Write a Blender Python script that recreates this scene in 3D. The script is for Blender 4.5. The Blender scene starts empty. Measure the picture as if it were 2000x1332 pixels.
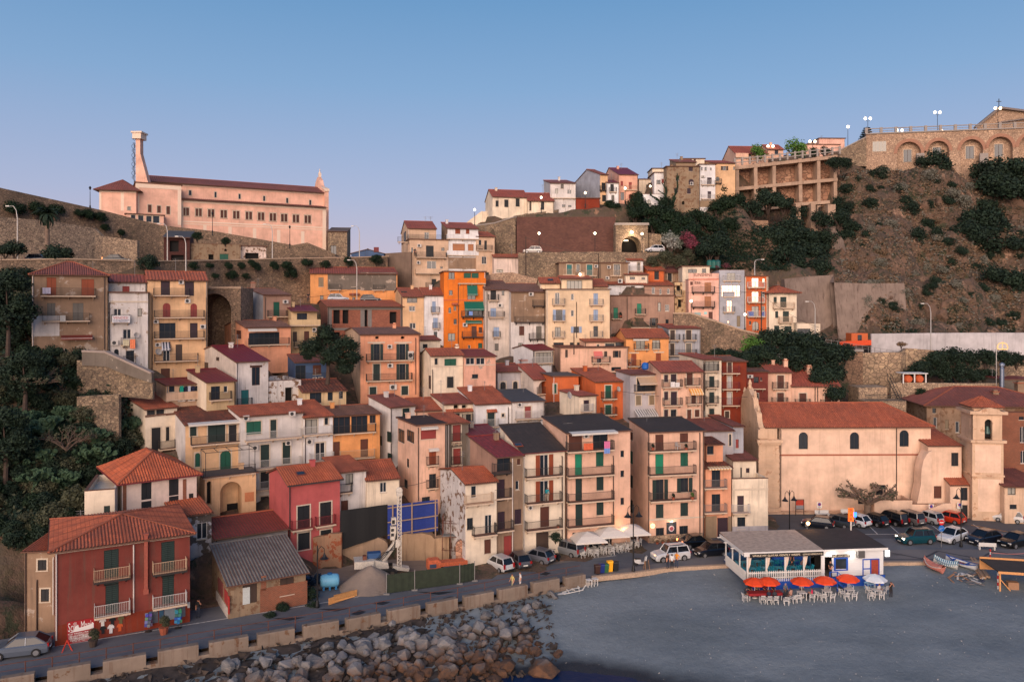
import bpy,math,random
import numpy as np
from mathutils import Vector,Matrix
VV=Vector
rng=random.Random(7)
R=math.radians
scene=bpy.context.scene
MTr,MRo,mco,msi,rgu=Matrix.Translation,Matrix.Rotation,math.cos,math.sin,rng.uniform
COL=scene.collection
F,HZ,HC=1555.0,595.0,28.6
# == camera
cam_d=bpy.data.cameras.new('camera');cam=bpy.data.objects.new('camera',cam_d);COL.objects.link(cam)
cam.location=(0,0,HC);cam.rotation_euler=(R(90),0,0)
cam_d.sensor_width=36;cam_d.lens=36*F/2000;cam_d.shift_y=-(666-HZ)/2000
cam_d.clip_start=0.5;cam_d.clip_end=6000
scene.camera=cam
# == sky, sun, exposure
SUN_EL,SUN_AZ=4.0,-13.0
world=bpy.data.worlds.new('World');scene.world=world;world.use_nodes=True
nt=world.node_tree;nt.nodes.clear()
wo=nt.nodes.new('ShaderNodeOutputWorld');bg=nt.nodes.new('ShaderNodeBackground')
sky=nt.nodes.new('ShaderNodeTexSky');sky.sky_type='NISHITA';sky.sun_disc=False
sky.sun_elevation=R(SUN_EL);sky.sun_rotation=R(180-SUN_AZ);sky.altitude=30
sky.air_density=1.0;sky.dust_density=0.4;sky.ozone_density=3.0
tc=nt.nodes.new('ShaderNodeTexCoord');sx=nt.nodes.new('ShaderNodeSeparateXYZ')
ramp=nt.nodes.new('ShaderNodeValToRGB')
nt.links.new(tc.outputs['Generated'],sx.inputs[0]);nt.links.new(sx.outputs['Z'],ramp.inputs['Fac'])
def srgb(r,g,b):
 f=lambda c:(c/255/12.92)if c<=10.3 else((c/255+0.055)/1.055)**2.4
 return(f(r),f(g),f(b),1.0)
els=ramp.color_ramp.elements
stops=[(0.0,(206,184,200)),(0.06,(198,184,208)),(0.13,(176,182,214)),(0.26,(136,170,210)),(0.40,(96,148,196)),(1.0,(50,96,150))]
while len(els)<len(stops):els.new(0.5)
for e,(p,c)in zip(els,stops):e.position=p;e.color=srgb(*c)
mixw=nt.nodes.new('ShaderNodeMix');mixw.data_type='RGBA';mixw.inputs[0].default_value=0.72
SKYGAIN=10.6
gain=nt.nodes.new('ShaderNodeVectorMath');gain.operation='SCALE';gain.inputs['Scale'].default_value=SKYGAIN
nt.links.new(ramp.outputs['Color'],gain.inputs[0])
nt.links.new(sky.outputs['Color'],mixw.inputs[6]);nt.links.new(gain.outputs[0],mixw.inputs[7])
nt.links.new(mixw.outputs[2],bg.inputs['Color']);bg.inputs['Strength'].default_value=0.082
nt.links.new(bg.outputs[0],wo.inputs['Surface'])
sun_d=bpy.data.lights.new('sun','SUN');sun=bpy.data.objects.new('sun',sun_d);COL.objects.link(sun)
sun_d.energy=5.0;sun_d.color=(1.0,0.755,0.60);sun_d.angle=R(75)
sdir=VV((msi(R(-SUN_AZ))*mco(R(SUN_EL)),mco(R(SUN_AZ))*mco(R(SUN_EL)),-msi(R(SUN_EL))))
sun.rotation_euler=sdir.to_track_quat('-Z','Y').to_euler();sun.location=(-40,-60,60)
scene.view_settings.view_transform='Standard';scene.view_settings.look='None'
scene.view_settings.exposure=0.5;scene.view_settings.gamma=1.0
scene.render.engine='CYCLES'
scene.cycles.max_bounces=5;scene.cycles.diffuse_bounces=3;scene.cycles.glossy_bounces=2;scene.cycles.transmission_bounces=3
scene.cycles.transparent_max_bounces=6;scene.cycles.sample_clamp_indirect=4.0
scene.cycles.use_denoising=True
# == helpers
def P(px,py,d):
 return VV(((px-1000)*d/F,d,HC-(py-HZ)*d/F))
def Pz(px,py,z):
 return P(px,py,(HC-z)*F/(py-HZ))
def C(r,g,b):return srgb(r,g,b)
class MB:
 "collects faces; bD() links them as one mesh object"
 def __init__(s):s.v=[];s.f=[];s.m=[];s.uv={};s.mi=0
 def face(s,pts,mi=None,uv=None):
  b=len(s.v);s.v.extend([tuple(p)for p in pts]);s.f.append(tuple(range(b,b+len(pts))));s.m.append(s.mi if mi is None else mi)
  if uv:s.uv[len(s.f)-1]=uv
 def raw(s,vs,fs,mi=None):
  b=len(s.v);s.v.extend([tuple(p)for p in vs])
  for f in fs:s.f.append(tuple(b+i for i in f));s.m.append(s.mi if mi is None else mi)
 def box(s,x0,x1,y0,y1,z0,z1,mi=None):
  v=[(x0,y0,z0),(x1,y0,z0),(x1,y1,z0),(x0,y1,z0),(x0,y0,z1),(x1,y0,z1),(x1,y1,z1),(x0,y1,z1)]
  s.raw(v,[(0,3,2,1),(4,5,6,7),(0,1,5,4),(1,2,6,5),(2,3,7,6),(3,0,4,7)],mi)
 def bar(s,a,b,w=0.03,h=None,mi=None,w2=None):
  a=VV(a);b=VV(b);h=h or w;d=b-a
  if d.length<1e-6:return
  d.normalize();up=VV((0,0,1))if abs(d.z)<0.95 else VV((1,0,0))
  x=d.cross(up).normalized();y=x.cross(d)
  k=(w2/w)if w2 else 1.0
  q=[x*w/2+y*h/2,-x*w/2+y*h/2,-x*w/2-y*h/2,x*w/2-y*h/2]
  s.raw([a+i for i in q]+[b+i*k for i in q],[(0,1,2,3),(7,6,5,4),(0,4,5,1),(1,5,6,2),(2,6,7,3),(3,7,4,0)],mi)
 def tube(s,pts,rad,n=8,mi=None,cap=True):
  pts=[VV(p)for p in pts];rads=rad if isinstance(rad,(list,tuple))else[rad]*len(pts)
  rings=[];px=None
  for i,p in enumerate(pts):
   d=(pts[min(i+1,len(pts)-1)]-pts[max(i-1,0)])
   d=d.normalized()if d.length>1e-9 else VV((0,0,1))
   if px is None:px=d.orthogonal().normalized()
   px=(px-d*px.dot(d));px=px.normalized()if px.length>1e-6 else d.orthogonal().normalized()
   py=d.cross(px)
   rings.append([p+(px*mco(2*math.pi*k/n)+py*msi(2*math.pi*k/n))*rads[i]for k in range(n)])
  b=len(s.v)
  for r in rings:s.v.extend([tuple(q)for q in r])
  mm=s.mi if mi is None else mi
  for i in range(len(rings)-1):
   for k in range(n):
    s.f.append((b+i*n+k,b+i*n+(k+1)%n,b+(i+1)*n+(k+1)%n,b+(i+1)*n+k));s.m.append(mm)
  if cap:
   s.f.append(tuple(b+k for k in range(n))[::-1]);s.m.append(mm)
   s.f.append(tuple(b+(len(rings)-1)*n+k for k in range(n)));s.m.append(mm)
 def lathe(s,prof,n=12,c=(0,0,0),mi=None):
  b=len(s.v);mm=s.mi if mi is None else mi
  for r,z in prof:
   for k in range(n):s.v.append((c[0]+r*mco(2*math.pi*k/n),c[1]+r*msi(2*math.pi*k/n),c[2]+z))
  for i in range(len(prof)-1):
   for k in range(n):s.f.append((b+i*n+k,b+i*n+(k+1)%n,b+(i+1)*n+(k+1)%n,b+(i+1)*n+k));s.m.append(mm)
  s.f.append(tuple(b+k for k in range(n))[::-1]);s.m.append(mm)
  s.f.append(tuple(b+(len(prof)-1)*n+k for k in range(n)));s.m.append(mm)
 def prism(s,poly,axis,a,b,mi=None):
  "poly: 2D outline; axis 'x','y','z' = extrusion axis from a to b"
  def q(p,t):return{'x':(t,p[0],p[1]),'y':(p[0],t,p[1]),'z':(p[0],p[1],t)}[axis]
  n=len(poly);vs=[q(p,a)for p in poly]+[q(p,b)for p in poly]
  s.raw(vs,[tuple(range(n)),tuple(range(2*n-1,n-1,-1))]+[(i,n+i,n+(i+1)%n,(i+1)%n)for i in range(n)],mi)
 def mesh(s,name,mats,smooth=False):
  me=bpy.data.meshes.new(name);me.from_pydata(s.v,[],s.f)
  for m in(mats if isinstance(mats,(list,tuple))else[mats]):me.materials.append(m)
  me.polygons.foreach_set('material_index',s.m)
  if smooth:me.polygons.foreach_set('use_smooth',[True]*len(s.f))
  if s.uv:
   l=me.uv_layers.new(name='UVMap')
   for fi,uv in s.uv.items():
    st=me.polygons[fi].loop_start
    for k,c in enumerate(uv):l.data[st+k].uv=c
  me.update();return me
 def bD(s,name,mats,parent=None,M=None,smooth=False):
  return put(s.mesh(name,mats,smooth),name,parent,M)
def put(me,name,parent=None,M=None):
 o=bpy.data.objects.new(name,me);COL.objects.link(o)
 if parent is not None:o.parent=parent
 if M is not None:o.matrix_local=M
 return o
def tag(o,label=None,cat=None,group=None,kind=None):
 if label:o['label']=label
 if cat:o['category']=cat
 if group:o['group']=group
 if kind:o['kind']=kind
 return o
def tG(name,label,cat,loc=(0,0,0),rz=0.0,group=None):
 o=bpy.data.objects.new(name,None);COL.objects.link(o);o.empty_display_size=0.3
 o.matrix_world=MTr(loc)@MRo(rz,4,'Z')
 o.location=loc;o.rotation_euler=(0,0,rz)
 return tag(o,label,cat,group)
KIDS={}
def kids(o):return o.children
def copy_tree(o,parent=None):
 c=o.copy();COL.objects.link(c);c.parent=parent
 for ch in o.children:copy_tree(ch,c)
 return c
 # == materials
MATS={}
def nmat(name):
 m=bpy.data.materials.new(name);m.use_nodes=True
 return m,m.node_tree,m.node_tree.nodes['Principled BSDF']
def N(nt,t,**k):
 n=nt.nodes.new(t)
 for a,v in k.items():setattr(n,a,v)
 return n
def mX(nt,fac,a,b,blend='MIX'):
 n=N(nt,'ShaderNodeMix',data_type='RGBA',blend_type=blend)
 for i,v in((0,fac),(6,a),(7,b)):
  if hasattr(v,'links')or isinstance(v,bpy.types.NodeSocket):nt.links.new(v,n.inputs[i])
  else:n.inputs[i].default_value=v
 return n.outputs[2]
def rF(nt,src,p0,p1):
 n=N(nt,'ShaderNodeMapRange');n.inputs[1].default_value=p0;n.inputs[2].default_value=p1
 nt.links.new(src,n.inputs[0]);return n.outputs[0]
def coords(nt,kind='Object',scale=(1,1,1),rand=True):
 t=N(nt,'ShaderNodeTexCoord');mp=N(nt,'ShaderNodeMapping');mp.inputs['Scale'].default_value=scale
 src=t.outputs[kind]
 if rand:
  oi=N(nt,'ShaderNodeObjectInfo');mu=N(nt,'ShaderNodeMath',operation='MULTIPLY');mu.inputs[1].default_value=61.0
  nt.links.new(oi.outputs['Random'],mu.inputs[0])
  ad=N(nt,'ShaderNodeVectorMath',operation='ADD');nt.links.new(src,ad.inputs[0]);nt.links.new(mu.outputs[0],ad.inputs[1]);src=ad.outputs[0]
 nt.links.new(src,mp.inputs[0]);return mp.outputs[0]
def nZ(nt,vec,scale,detail=3,rough=0.55):
 n=N(nt,'ShaderNodeTexNoise');n.inputs['Scale'].default_value=scale;n.inputs['Detail'].default_value=detail;n.inputs['Roughness'].default_value=rough
 if vec is not None:nt.links.new(vec,n.inputs['Vector'])
 return n.outputs['Fac']
def bump(nt,bs,h,strength=0.3,dist=0.03):
 b=N(nt,'ShaderNodeBump');b.inputs['Strength'].default_value=strength;b.inputs['Distance'].default_value=dist
 nt.links.new(h,b.inputs['Height']);nt.links.new(b.outputs[0],bs.inputs['Normal'])
def sc(c,k):return(c[0]*k,c[1]*k,c[2]*k,1)
def pL(name,c,rough=0.6,metal=0.0,var=0.0,emit=None,es=0.0,scale=6.0):
 if name in MATS:return MATS[name]
 m,nt,bs=nmat(name);bs.inputs['Roughness'].default_value=rough;bs.inputs['Metallic'].default_value=metal
 if var:
  v=nZ(nt,coords(nt),scale,4)
  nt.links.new(mX(nt,rF(nt,v,0.3,0.7),sc(c,1-var),sc(c,1+var*0.6)),bs.inputs['Base Color'])
 else:bs.inputs['Base Color'].default_value=c
 if emit:bs.inputs['Emission Color'].default_value=emit;bs.inputs['Emission Strength'].default_value=es
 MATS[name]=m;return m
def wallm(key,c,dirt=0.35,stain=(95,80,70),peel=None,pth=0.56,pscale=0.55,brick=None):
 nm='stucco_'+key
 if nm in MATS:return MATS[nm]
 m,nt,bs=nmat(nm);bs.inputs['Roughness'].default_value=0.9;bs.inputs['Specular IOR Level'].default_value=0.2
 co=coords(nt);big=nZ(nt,co,0.45,5,0.6)
 col=mX(nt,rF(nt,big,0.3,0.7),sc(c,0.74),sc(c,1.1))
 fine=nZ(nt,co,9,4,0.7)
 if peel:
  pn=nZ(nt,co,pscale,9,0.62)
  pm=rF(nt,pn,pth,pth+0.03)
  alt=mX(nt,rF(nt,fine,0.35,0.65),sc(C(*peel),0.75),sc(C(*peel),1.1))
  col=mX(nt,pm,col,alt)
 st=nZ(nt,coords(nt,scale=(2.2,2.2,0.14)),1.3,5,0.65)
 sm=rF(nt,st,0.52,0.78);mu=N(nt,'ShaderNodeMath',operation='MULTIPLY');mu.inputs[1].default_value=dirt
 nt.links.new(sm,mu.inputs[0]);col=mX(nt,mu.outputs[0],col,C(*stain))
 col=mX(nt,rF(nt,fine,0.2,0.9),sc_mul(nt,col,0.9),col)
 nt.links.new(col,bs.inputs['Base Color']);bump(nt,bs,fine,0.35,0.03)
 MATS[nm]=m;return m
def sc_mul(nt,col,k):return mX(nt,1.0,col,(k,k,k,1),'MULTIPLY')
def brickm(key,a,b,mortar,sx=0.25,sy=0.11,kind='Object'):
 nm='brickwork_'+key
 if nm in MATS:return MATS[nm]
 m,nt,bs=nmat(nm);bs.inputs['Roughness'].default_value=0.92
 t=N(nt,'ShaderNodeTexCoord');sp=N(nt,'ShaderNodeSeparateXYZ');cb=N(nt,'ShaderNodeCombineXYZ')
 nt.links.new(t.outputs[kind],sp.inputs[0])
 ad=N(nt,'ShaderNodeMath',operation='ADD');nt.links.new(sp.outputs[0],ad.inputs[0]);nt.links.new(sp.outputs[1],ad.inputs[1])
 nt.links.new(ad.outputs[0],cb.inputs[0]);nt.links.new(sp.outputs[2],cb.inputs[1])
 br=N(nt,'ShaderNodeTexBrick');br.inputs['Scale'].default_value=1;br.inputs['Brick Width'].default_value=sx;br.inputs['Row Height'].default_value=sy
 br.inputs['Mortar Size'].default_value=0.012;br.inputs['Color1'].default_value=C(*a);br.inputs['Color2'].default_value=C(*b);br.inputs['Mortar'].default_value=C(*mortar)
 nt.links.new(cb.outputs[0],br.inputs['Vector'])
 n1=nZ(nt,coords(nt),0.6,6)
 col=mX(nt,rF(nt,n1,0.3,0.75),sc_mul(nt,br.outputs['Color'],0.7),br.outputs['Color'])
 nt.links.new(col,bs.inputs['Base Color']);bump(nt,bs,br.outputs['Fac'],-0.5,0.03)
 MATS[nm]=m;return m
def stonem(key,cols,mortar,scale=2.4,dirt=0.4,veg=0.0,mort=0.09):
 nm='stonework_'+key
 if nm in MATS:return MATS[nm]
 m,nt,bs=nmat(nm);bs.inputs['Roughness'].default_value=0.95
 co=coords(nt,scale=(1,1,1.35));dist=nZ(nt,co,3,2)
 mx=mX(nt,0.06,co,dist)
 vo=N(nt,'ShaderNodeTexVoronoi',feature='F1');vo.inputs['Scale'].default_value=scale;nt.links.new(mx,vo.inputs['Vector'])
 ve=N(nt,'ShaderNodeTexVoronoi',feature='DISTANCE_TO_EDGE');ve.inputs['Scale'].default_value=scale;nt.links.new(mx,ve.inputs['Vector'])
 bw=N(nt,'ShaderNodeSeparateColor');nt.links.new(vo.outputs['Color'],bw.inputs[0])
 cr=N(nt,'ShaderNodeValToRGB');e=cr.color_ramp.elements
 while len(e)<len(cols):e.new(0.5)
 for i,c in enumerate(cols):e[i].position=i/(len(cols)-1);e[i].color=C(*c)
 nt.links.new(bw.outputs[0],cr.inputs[0])
 edge=rF(nt,ve.outputs['Distance'],0.0,mort)
 col=mX(nt,edge,sc(C(*mortar),.5),cr.outputs[0])
 n1=nZ(nt,coords(nt),0.16,7,0.62);dm=N(nt,'ShaderNodeMath',operation='MULTIPLY');dm.inputs[1].default_value=dirt
 nt.links.new(rF(nt,n1,0.42,0.72),dm.inputs[0]);col=mX(nt,dm.outputs[0],col,C(62,54,46))
 if veg:
  n2=nZ(nt,coords(nt),0.35,8,0.7);vm=N(nt,'ShaderNodeMath',operation='MULTIPLY');vm.inputs[1].default_value=veg
  nt.links.new(rF(nt,n2,0.56,0.64),vm.inputs[0]);col=mX(nt,vm.outputs[0],col,C(48,52,36))
 nt.links.new(col,bs.inputs['Base Color']);bump(nt,bs,edge,0.5,0.06)
 MATS[nm]=m;return m
def tilem(key,a,b,c,row=0.36,colw=0.24,moss=0.4):
 nm='roof_tiles_'+key
 if nm in MATS:return MATS[nm]
 m,nt,bs=nmat(nm);bs.inputs['Roughness'].default_value=0.85
 t=N(nt,'ShaderNodeTexCoord');br=N(nt,'ShaderNodeTexBrick')
 br.offset=0.0;br.inputs['Scale'].default_value=1;br.inputs['Brick Width'].default_value=colw;br.inputs['Row Height'].default_value=row
 br.inputs['Mortar Size'].default_value=0.02;br.inputs['Mortar Smooth'].default_value=0.5
 br.inputs['Color1'].default_value=C(*a);br.inputs['Color2'].default_value=C(*b);br.inputs['Mortar'].default_value=sc(C(*b),0.35)
 nt.links.new(t.outputs['UV'],br.inputs['Vector'])
 co=coords(nt);n1=nZ(nt,co,0.7,6,0.65);n2=nZ(nt,co,3.5,3)
 col=mX(nt,rF(nt,n1,0.38,0.68),br.outputs['Color'],C(*c))
 col=mX(nt,0.35,col,br.outputs['Color']);col=mX(nt,rF(nt,nZ(nt,co,.25,5,.7),.4,.7),sc_mul(nt,col,.72),col)
 mm=N(nt,'ShaderNodeMath',operation='MULTIPLY');mm.inputs[1].default_value=moss
 nt.links.new(rF(nt,n2,0.55,0.75),mm.inputs[0]);col=mX(nt,mm.outputs[0],col,C(70,58,48))
 nt.links.new(col,bs.inputs['Base Color']);bump(nt,bs,br.outputs['Fac'],-0.6,0.04)
 MATS[nm]=m;return m
def shutm(key,c):
 nm='louvre_'+key
 if nm in MATS:return MATS[nm]
 m,nt,bs=nmat(nm);bs.inputs['Roughness'].default_value=0.6
 w=N(nt,'ShaderNodeTexWave',wave_type='BANDS',bands_direction='Z');w.inputs['Scale'].default_value=5.5
 nt.links.new(coords(nt,rand=False),w.inputs['Vector'])
 n1=nZ(nt,coords(nt),1.5,4)
 col=mX(nt,w.outputs['Fac'],sc(C(*c),0.7),sc(C(*c),1.1));col=mX(nt,rF(nt,n1,0.3,0.75),col,sc_mul(nt,col,0.75))
 nt.links.new(col,bs.inputs['Base Color']);bump(nt,bs,w.outputs['Fac'],0.5,0.02)
 MATS[nm]=m;return m
 # == palettes
WC=dict(peach=(226,182,156),peachd=(208,146,108),rose=(226,172,148),cream=(230,212,188),creamy=(226,198,164),white=(214,206,200),whitew=(208,194,182),yellow=(226,184,142),orange=(226,122,46),orangey=(228,158,100),orangep=(226,160,126),terra=(204,106,62),red=(124,62,54),redo=(132,56,38),pink=(184,92,90),grey=(150,140,132),greyd=(118,108,98),brown=(150,124,102),brownp=(168,134,116),beige=(210,178,150),pinkw=(224,202,188),blue=(78,100,134),greyw=(178,172,174),yellowp=(206,178,138),stone=(150,128,104),sun=(236,186,166),church=(230,196,170),churchl=(236,186,162),white2=(226,222,220),greyl=(172,172,178))
def wm(key,wear=0):
 c=C(*WC[key])
 if wear=='peelw':return wallm(key+'_peeling',c,0.5,peel=(122,102,86),pth=0.55,pscale=1.0)
 if wear=='peelb':return wallm(key+'_patched',c,0.6,peel=(178,160,144),pth=0.6,pscale=0.9)
 if wear=='dirty':return wallm(key+'_dirty',c,0.65)
 if wear=='ruin':return wallm(key+'_ruined',c,0.7,peel=(128,98,76),pth=0.54,pscale=1.5)
 if wear=='clean':return wallm(key+'_clean',c,0.24)
 return wallm(key,c,0.46)
BRICK=brickm('hollow',(166,98,74),(142,82,62),(120,96,82),0.28,0.16)
BRICKR=brickm('old',(150,78,52),(128,68,46),(140,116,94),0.24,0.1)
SC={'g':(14,86,66),'k':(22,46,42),'n':(24,26,30),'b':(92,48,32),'o':(146,66,30),'p':(178,116,76),'e':(140,122,96),'w':(198,196,194),'y':(110,104,96),'r':(138,44,34),'u':(52,30,42),'t':(30,110,110),'G':(10,130,96),'B':(150,170,200),'c':(70,52,42),'R':(150,58,52)}
def sm(k):return shutm(k,SC[k])
GLASS=pL('window_glass',C(38,44,50),0.08);GLASS.node_tree.nodes['Principled BSDF'].inputs['Specular IOR Level'].default_value=0.6
GLASSB=pL('window_glass_mirror',C(214,190,176),0.14,0.8)
GLASSL=pL('curtained_glass',C(150,146,136),0.25)
VOID=pL('dark_interior',C(20,18,18),0.95)  # near-black; sheets of it stand in for the shade inside openings
FRW=pL('white_frame',C(205,198,190),0.5);FRB=pL('brown_frame',C(70,42,30),0.6);FRD=pL('dark_frame',C(36,34,34),0.6);FRS=pL('stone_surround',C(196,180,160),0.85,var=0.12)
IRON=pL('dark_iron',C(48,44,42),0.6);IRONW=pL('white_iron',C(196,190,184),0.5);IRONB=pL('beige_iron',C(190,160,130),0.6);IRONR=pL('red_iron',C(120,36,40),0.6);IRONG=pL('grey_iron',C(120,116,114),0.5)
SLAB=pL('balcony_concrete',C(196,172,148),0.85,var=0.15);SLABT=pL('balcony_floor',C(124,84,70),0.8,var=0.15);SLABD=pL('dark_concrete',C(52,46,44),0.9,var=0.2)
PIPED=pL('brown_pipe',C(62,46,40),0.6);PIPEW=pL('white_pipe',C(196,186,178),0.5);PIPEC=pL('copper_pipe',C(160,84,60),0.5)
ACW=pL('ac_casing',C(196,188,180),0.6);ACF=pL('ac_fan',C(46,46,48),0.6)
EAVE=pL('eave_board',C(104,70,54),0.8,var=0.2);RIDGE=pL('ridge_tile',C(160,88,60),0.85,var=0.25)
TILES={'t':tilem('terracotta',(204,110,74),(176,90,60),(146,84,64)),'r':tilem('red',(182,94,72),(158,78,62),(136,78,66)),'b':tilem('brown',(154,108,88),(130,90,74),(108,80,70)),'o':tilem('orange',(214,112,70),(188,92,56),(160,90,66)),'m':tilem('mottled',(172,92,62),(96,54,42),(64,44,38),moss=0.5),'d':tilem('slate',(74,62,56),(60,50,46),(52,46,44),0.3,0.5,0.1),'w':tilem('dusky',(154,86,72),(132,74,64),(116,76,70))}
CRIM=pL('crimson_metal',C(112,28,32),0.5,0.0,0.18,scale=1.5);CRIMW=pL('worn_crimson_metal',C(128,44,40),0.6,0.0,0.45,scale=3);SLATE=pL('grey_sheet_roof',C(66,66,68),0.7,0.0,0.2,scale=1.2)
CORR=pL('grey_corrugated_fibre',C(112,106,100),0.85,0.0,0.35,scale=1.2);CORRR=pL('red_corrugated',C(130,50,42),0.7,0.0,0.3,scale=1.5);FLATR=pL('flat_roof_felt',C(92,80,74),0.9,0.0,0.2)
def roofmat(k):
 return{'c':CRIM,'C':CRIMW,'S':SLATE,'g':CORR,'R':CORRR,'f':FLATR}.get(k)or TILES[k]
def roofplane(mb,poly,prof,period,thick=0.12,far=False):
 p=[VV(q)for q in poly];o=p[0];u=(p[1]-p[0]).normalized()
 n=(p[1]-p[0]).cross(p[2]-p[0]).normalized()
 if n.z<0:n=-n
 v=n.cross(u)
 if v.dot(p[2]-p[0])<0:v=-v
 q2=[((q-o).dot(u),(q-o).dot(v))for q in p];m=len(q2)
 lo=[q-VV((0,0,thick))for q in p]
 mb.face(p,1);mb.face(lo[::-1],1)
 for i in range(m):mb.face([p[i],lo[i],lo[(i+1)%m],p[(i+1)%m]],1)
 if prof is None:
  mb.face([q+n*0.012 for q in p],0,[(a,b)for a,b in q2]);return
 a0=min(a for a,b in q2);a1=max(a for a,b in q2)
 cut=sorted({round(a,4)for a,b in q2})
 xs=list(cut);k=len(prof);st=period/k
 i0=math.ceil(a0/st);i=i0
 while i*st<a1:
  xs.append(i*st);i+=1
 xs=sorted(set(xs))
 def rng_at(x):
  vs=[]
  for i in range(m):
   (xa,ya),(xb,yb)=q2[i],q2[(i+1)%m]
   if abs(xa-xb)<1e-6:
    if abs(x-xa)<1e-4:vs+=[ya,yb]
   elif min(xa,xb)-1e-6<=x<=max(xa,xb)+1e-6:
    vs.append(ya+(yb-ya)*(x-xa)/(xb-xa))
  return(min(vs),max(vs))if vs else None
 pr=None
 for x in xs:
  r=rng_at(x)
  if r is None:pr=None;continue
  f=(x/st)%k;i=int(f);t=f-i
  h=prof[i%k]*(1-t)+prof[(i+1)%k]*t+0.015
  A=o+u*x+v*r[0]+n*h;B=o+u*x+v*r[1]+n*h
  cur=(A,B,x,r)
  if pr is not None and abs(pr[2]-x)>1e-6:
   mb.face([pr[0],A,B,pr[1]],0,[(pr[2],pr[3][0]),(x,r[0]),(x,r[1]),(pr[2],pr[3][1])])
  pr=cur
TP=[0.0,0.055,0.08,0.055];TPF=[0.0,0.08];CP=[0.0,0.03,0.0,-0.03];SP=[0,0,0,0,0.05,0]
UNIT={}
def unit_box(mat):
 k=('box',mat.name)
 if k not in UNIT:
  mb=MB();mb.box(0,1,0,1,0,1);UNIT[k]=mb.mesh('leaf',mat)
 return UNIT[k]
def leaf(parent,name,mat,M,x0,x1,y0,y1,z0,z1):
 o=bpy.data.objects.new(name,unit_box(mat));COL.objects.link(o);o.parent=parent
 o.matrix_local=M@MTr((x0,y0,z0))@Matrix.Diagonal((x1-x0,y1-y0,z1-z0,1));return o
I4=Matrix.Identity(4)
def window(par,M,x0,x1,z0,z1,ty,col,fr=None,surround=None,proud=False):
 "M maps the wall frame (x along the wall, y inwards, z up) into the parent's frame"
 w=x1-x0;h=z1-z0
 r=-0.03 if proud else 0.13
 mb=MB();f=fr or{'g':FRW,'b':FRB,'d':FRD}.get(ty,FRD)
 if ty=='P':return
 if ty in 'vA':
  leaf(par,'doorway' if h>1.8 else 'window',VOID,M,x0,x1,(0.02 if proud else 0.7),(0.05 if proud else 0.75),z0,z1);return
 b=min(0.07,w*0.12)
 y0=r-0.03;y1=r+0.03
 mb.box(x0,x0+b,y0,y1,z0,z1);mb.box(x1-b,x1,y0,y1,z0,z1);mb.box(x0+b,x1-b,y0,y1,z1-b,z1);mb.box(x0+b,x1-b,y0,y1,z0,z0+b)
 if ty in 'gdbmlo' and w>0.7:
  nm_=max(2,int(round(w/0.75)))if w>1.9 else 2
  for i in range(1,nm_):
   xm=x0+w*i/nm_;mb.box(xm-b/2,xm+b/2,y0,y1,z0+b,z1-b)
 if surround:
  t=0.13;q=-0.035
  mb.box(x0-t,x0,q,0.02,z0-0.02,z1+t,1);mb.box(x1,x1+t,q,0.02,z0-0.02,z1+t,1);mb.box(x0,x1,q,0.02,z1,z1+t,1)
  mb.box(x0-t-0.03,x1+t+0.03,-0.08,0.02,z0-0.1,z0-0.02,1)
 elif h<1.9:mb.box(x0-0.05,x1+0.05,-0.06,0.02,z0-0.07,z0-0.005,1)
 kind='door' if ty=='D' else 'window'
 o=mb.bD(kind,[f,surround or FRS],par,M)
 if ty in 'gdblmo':
  g={'l':GLASSL,'m':GLASSB}.get(ty,GLASS)
  leaf(o,'pane',g,I4,x0+b*0.6,x1-b*0.6,r+0.0,r+0.012,z0+b*0.6,z1-b*0.6)
 if ty=='s' and w>0.62:
  xm=(x0+x1)/2;yy=0.03 if not proud else-0.085
  leaf(o,'shutter',sm(col),I4,x0+0.02,xm-0.012,yy,yy+0.04,z0+0.03,z1-0.03)
  leaf(o,'shutter',sm(col),I4,xm+0.012,x1-0.02,yy,yy+0.04,z0+0.03,z1-0.03)
 elif ty in 'srD':
  yy=0.04 if not proud else-0.085
  leaf(o,'door_leaf' if ty=='D' else('roller_shutter' if ty=='r' else 'shutter'),sm(col),I4,x0+b*0.6,x1-b*0.6,yy,yy+0.04,z0+0.02,z1-b*0.6)
 if ty=='o':
  leaf(o,'shutter',sm(col),I4,x0-w*0.5,x0-0.03,-0.09,-0.05,z0,z1);leaf(o,'shutter',sm(col),I4,x1+0.03,x1+w*0.5,-0.09,-0.05,z0,z1)
 return o
def railing(par,x0,x1,p,z,mat,h=1.0,step=0.13,sides=True,M=I4,t=0.022):
 mb=MB()
 runs=[((x0,-p),(x1,-p))]+([((x0,-p),(x0,0)),((x1,-p),(x1,0))]if sides else[])
 for a,b in runs:
  a=VV((*a,0));b=VV((*b,0));L=(b-a).length;n=max(1,int(L/step))
  mb.bar(a+VV((0,0,z+h)),b+VV((0,0,z+h)),0.05,0.035);mb.bar(a+VV((0,0,z+0.08)),b+VV((0,0,z+0.08)),0.03,0.03)
  for i in range(n+1):
   q=a+(b-a)*(i/n);s=t*(1.7 if i in(0,n)else 1)
   mb.bar(q+VV((0,0,z)),q+VV((0,0,z+h)),s,s)
 return mb.bD('railing',mat,par,M)
PADS=[]
hO={}
class Fr:pass
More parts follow.
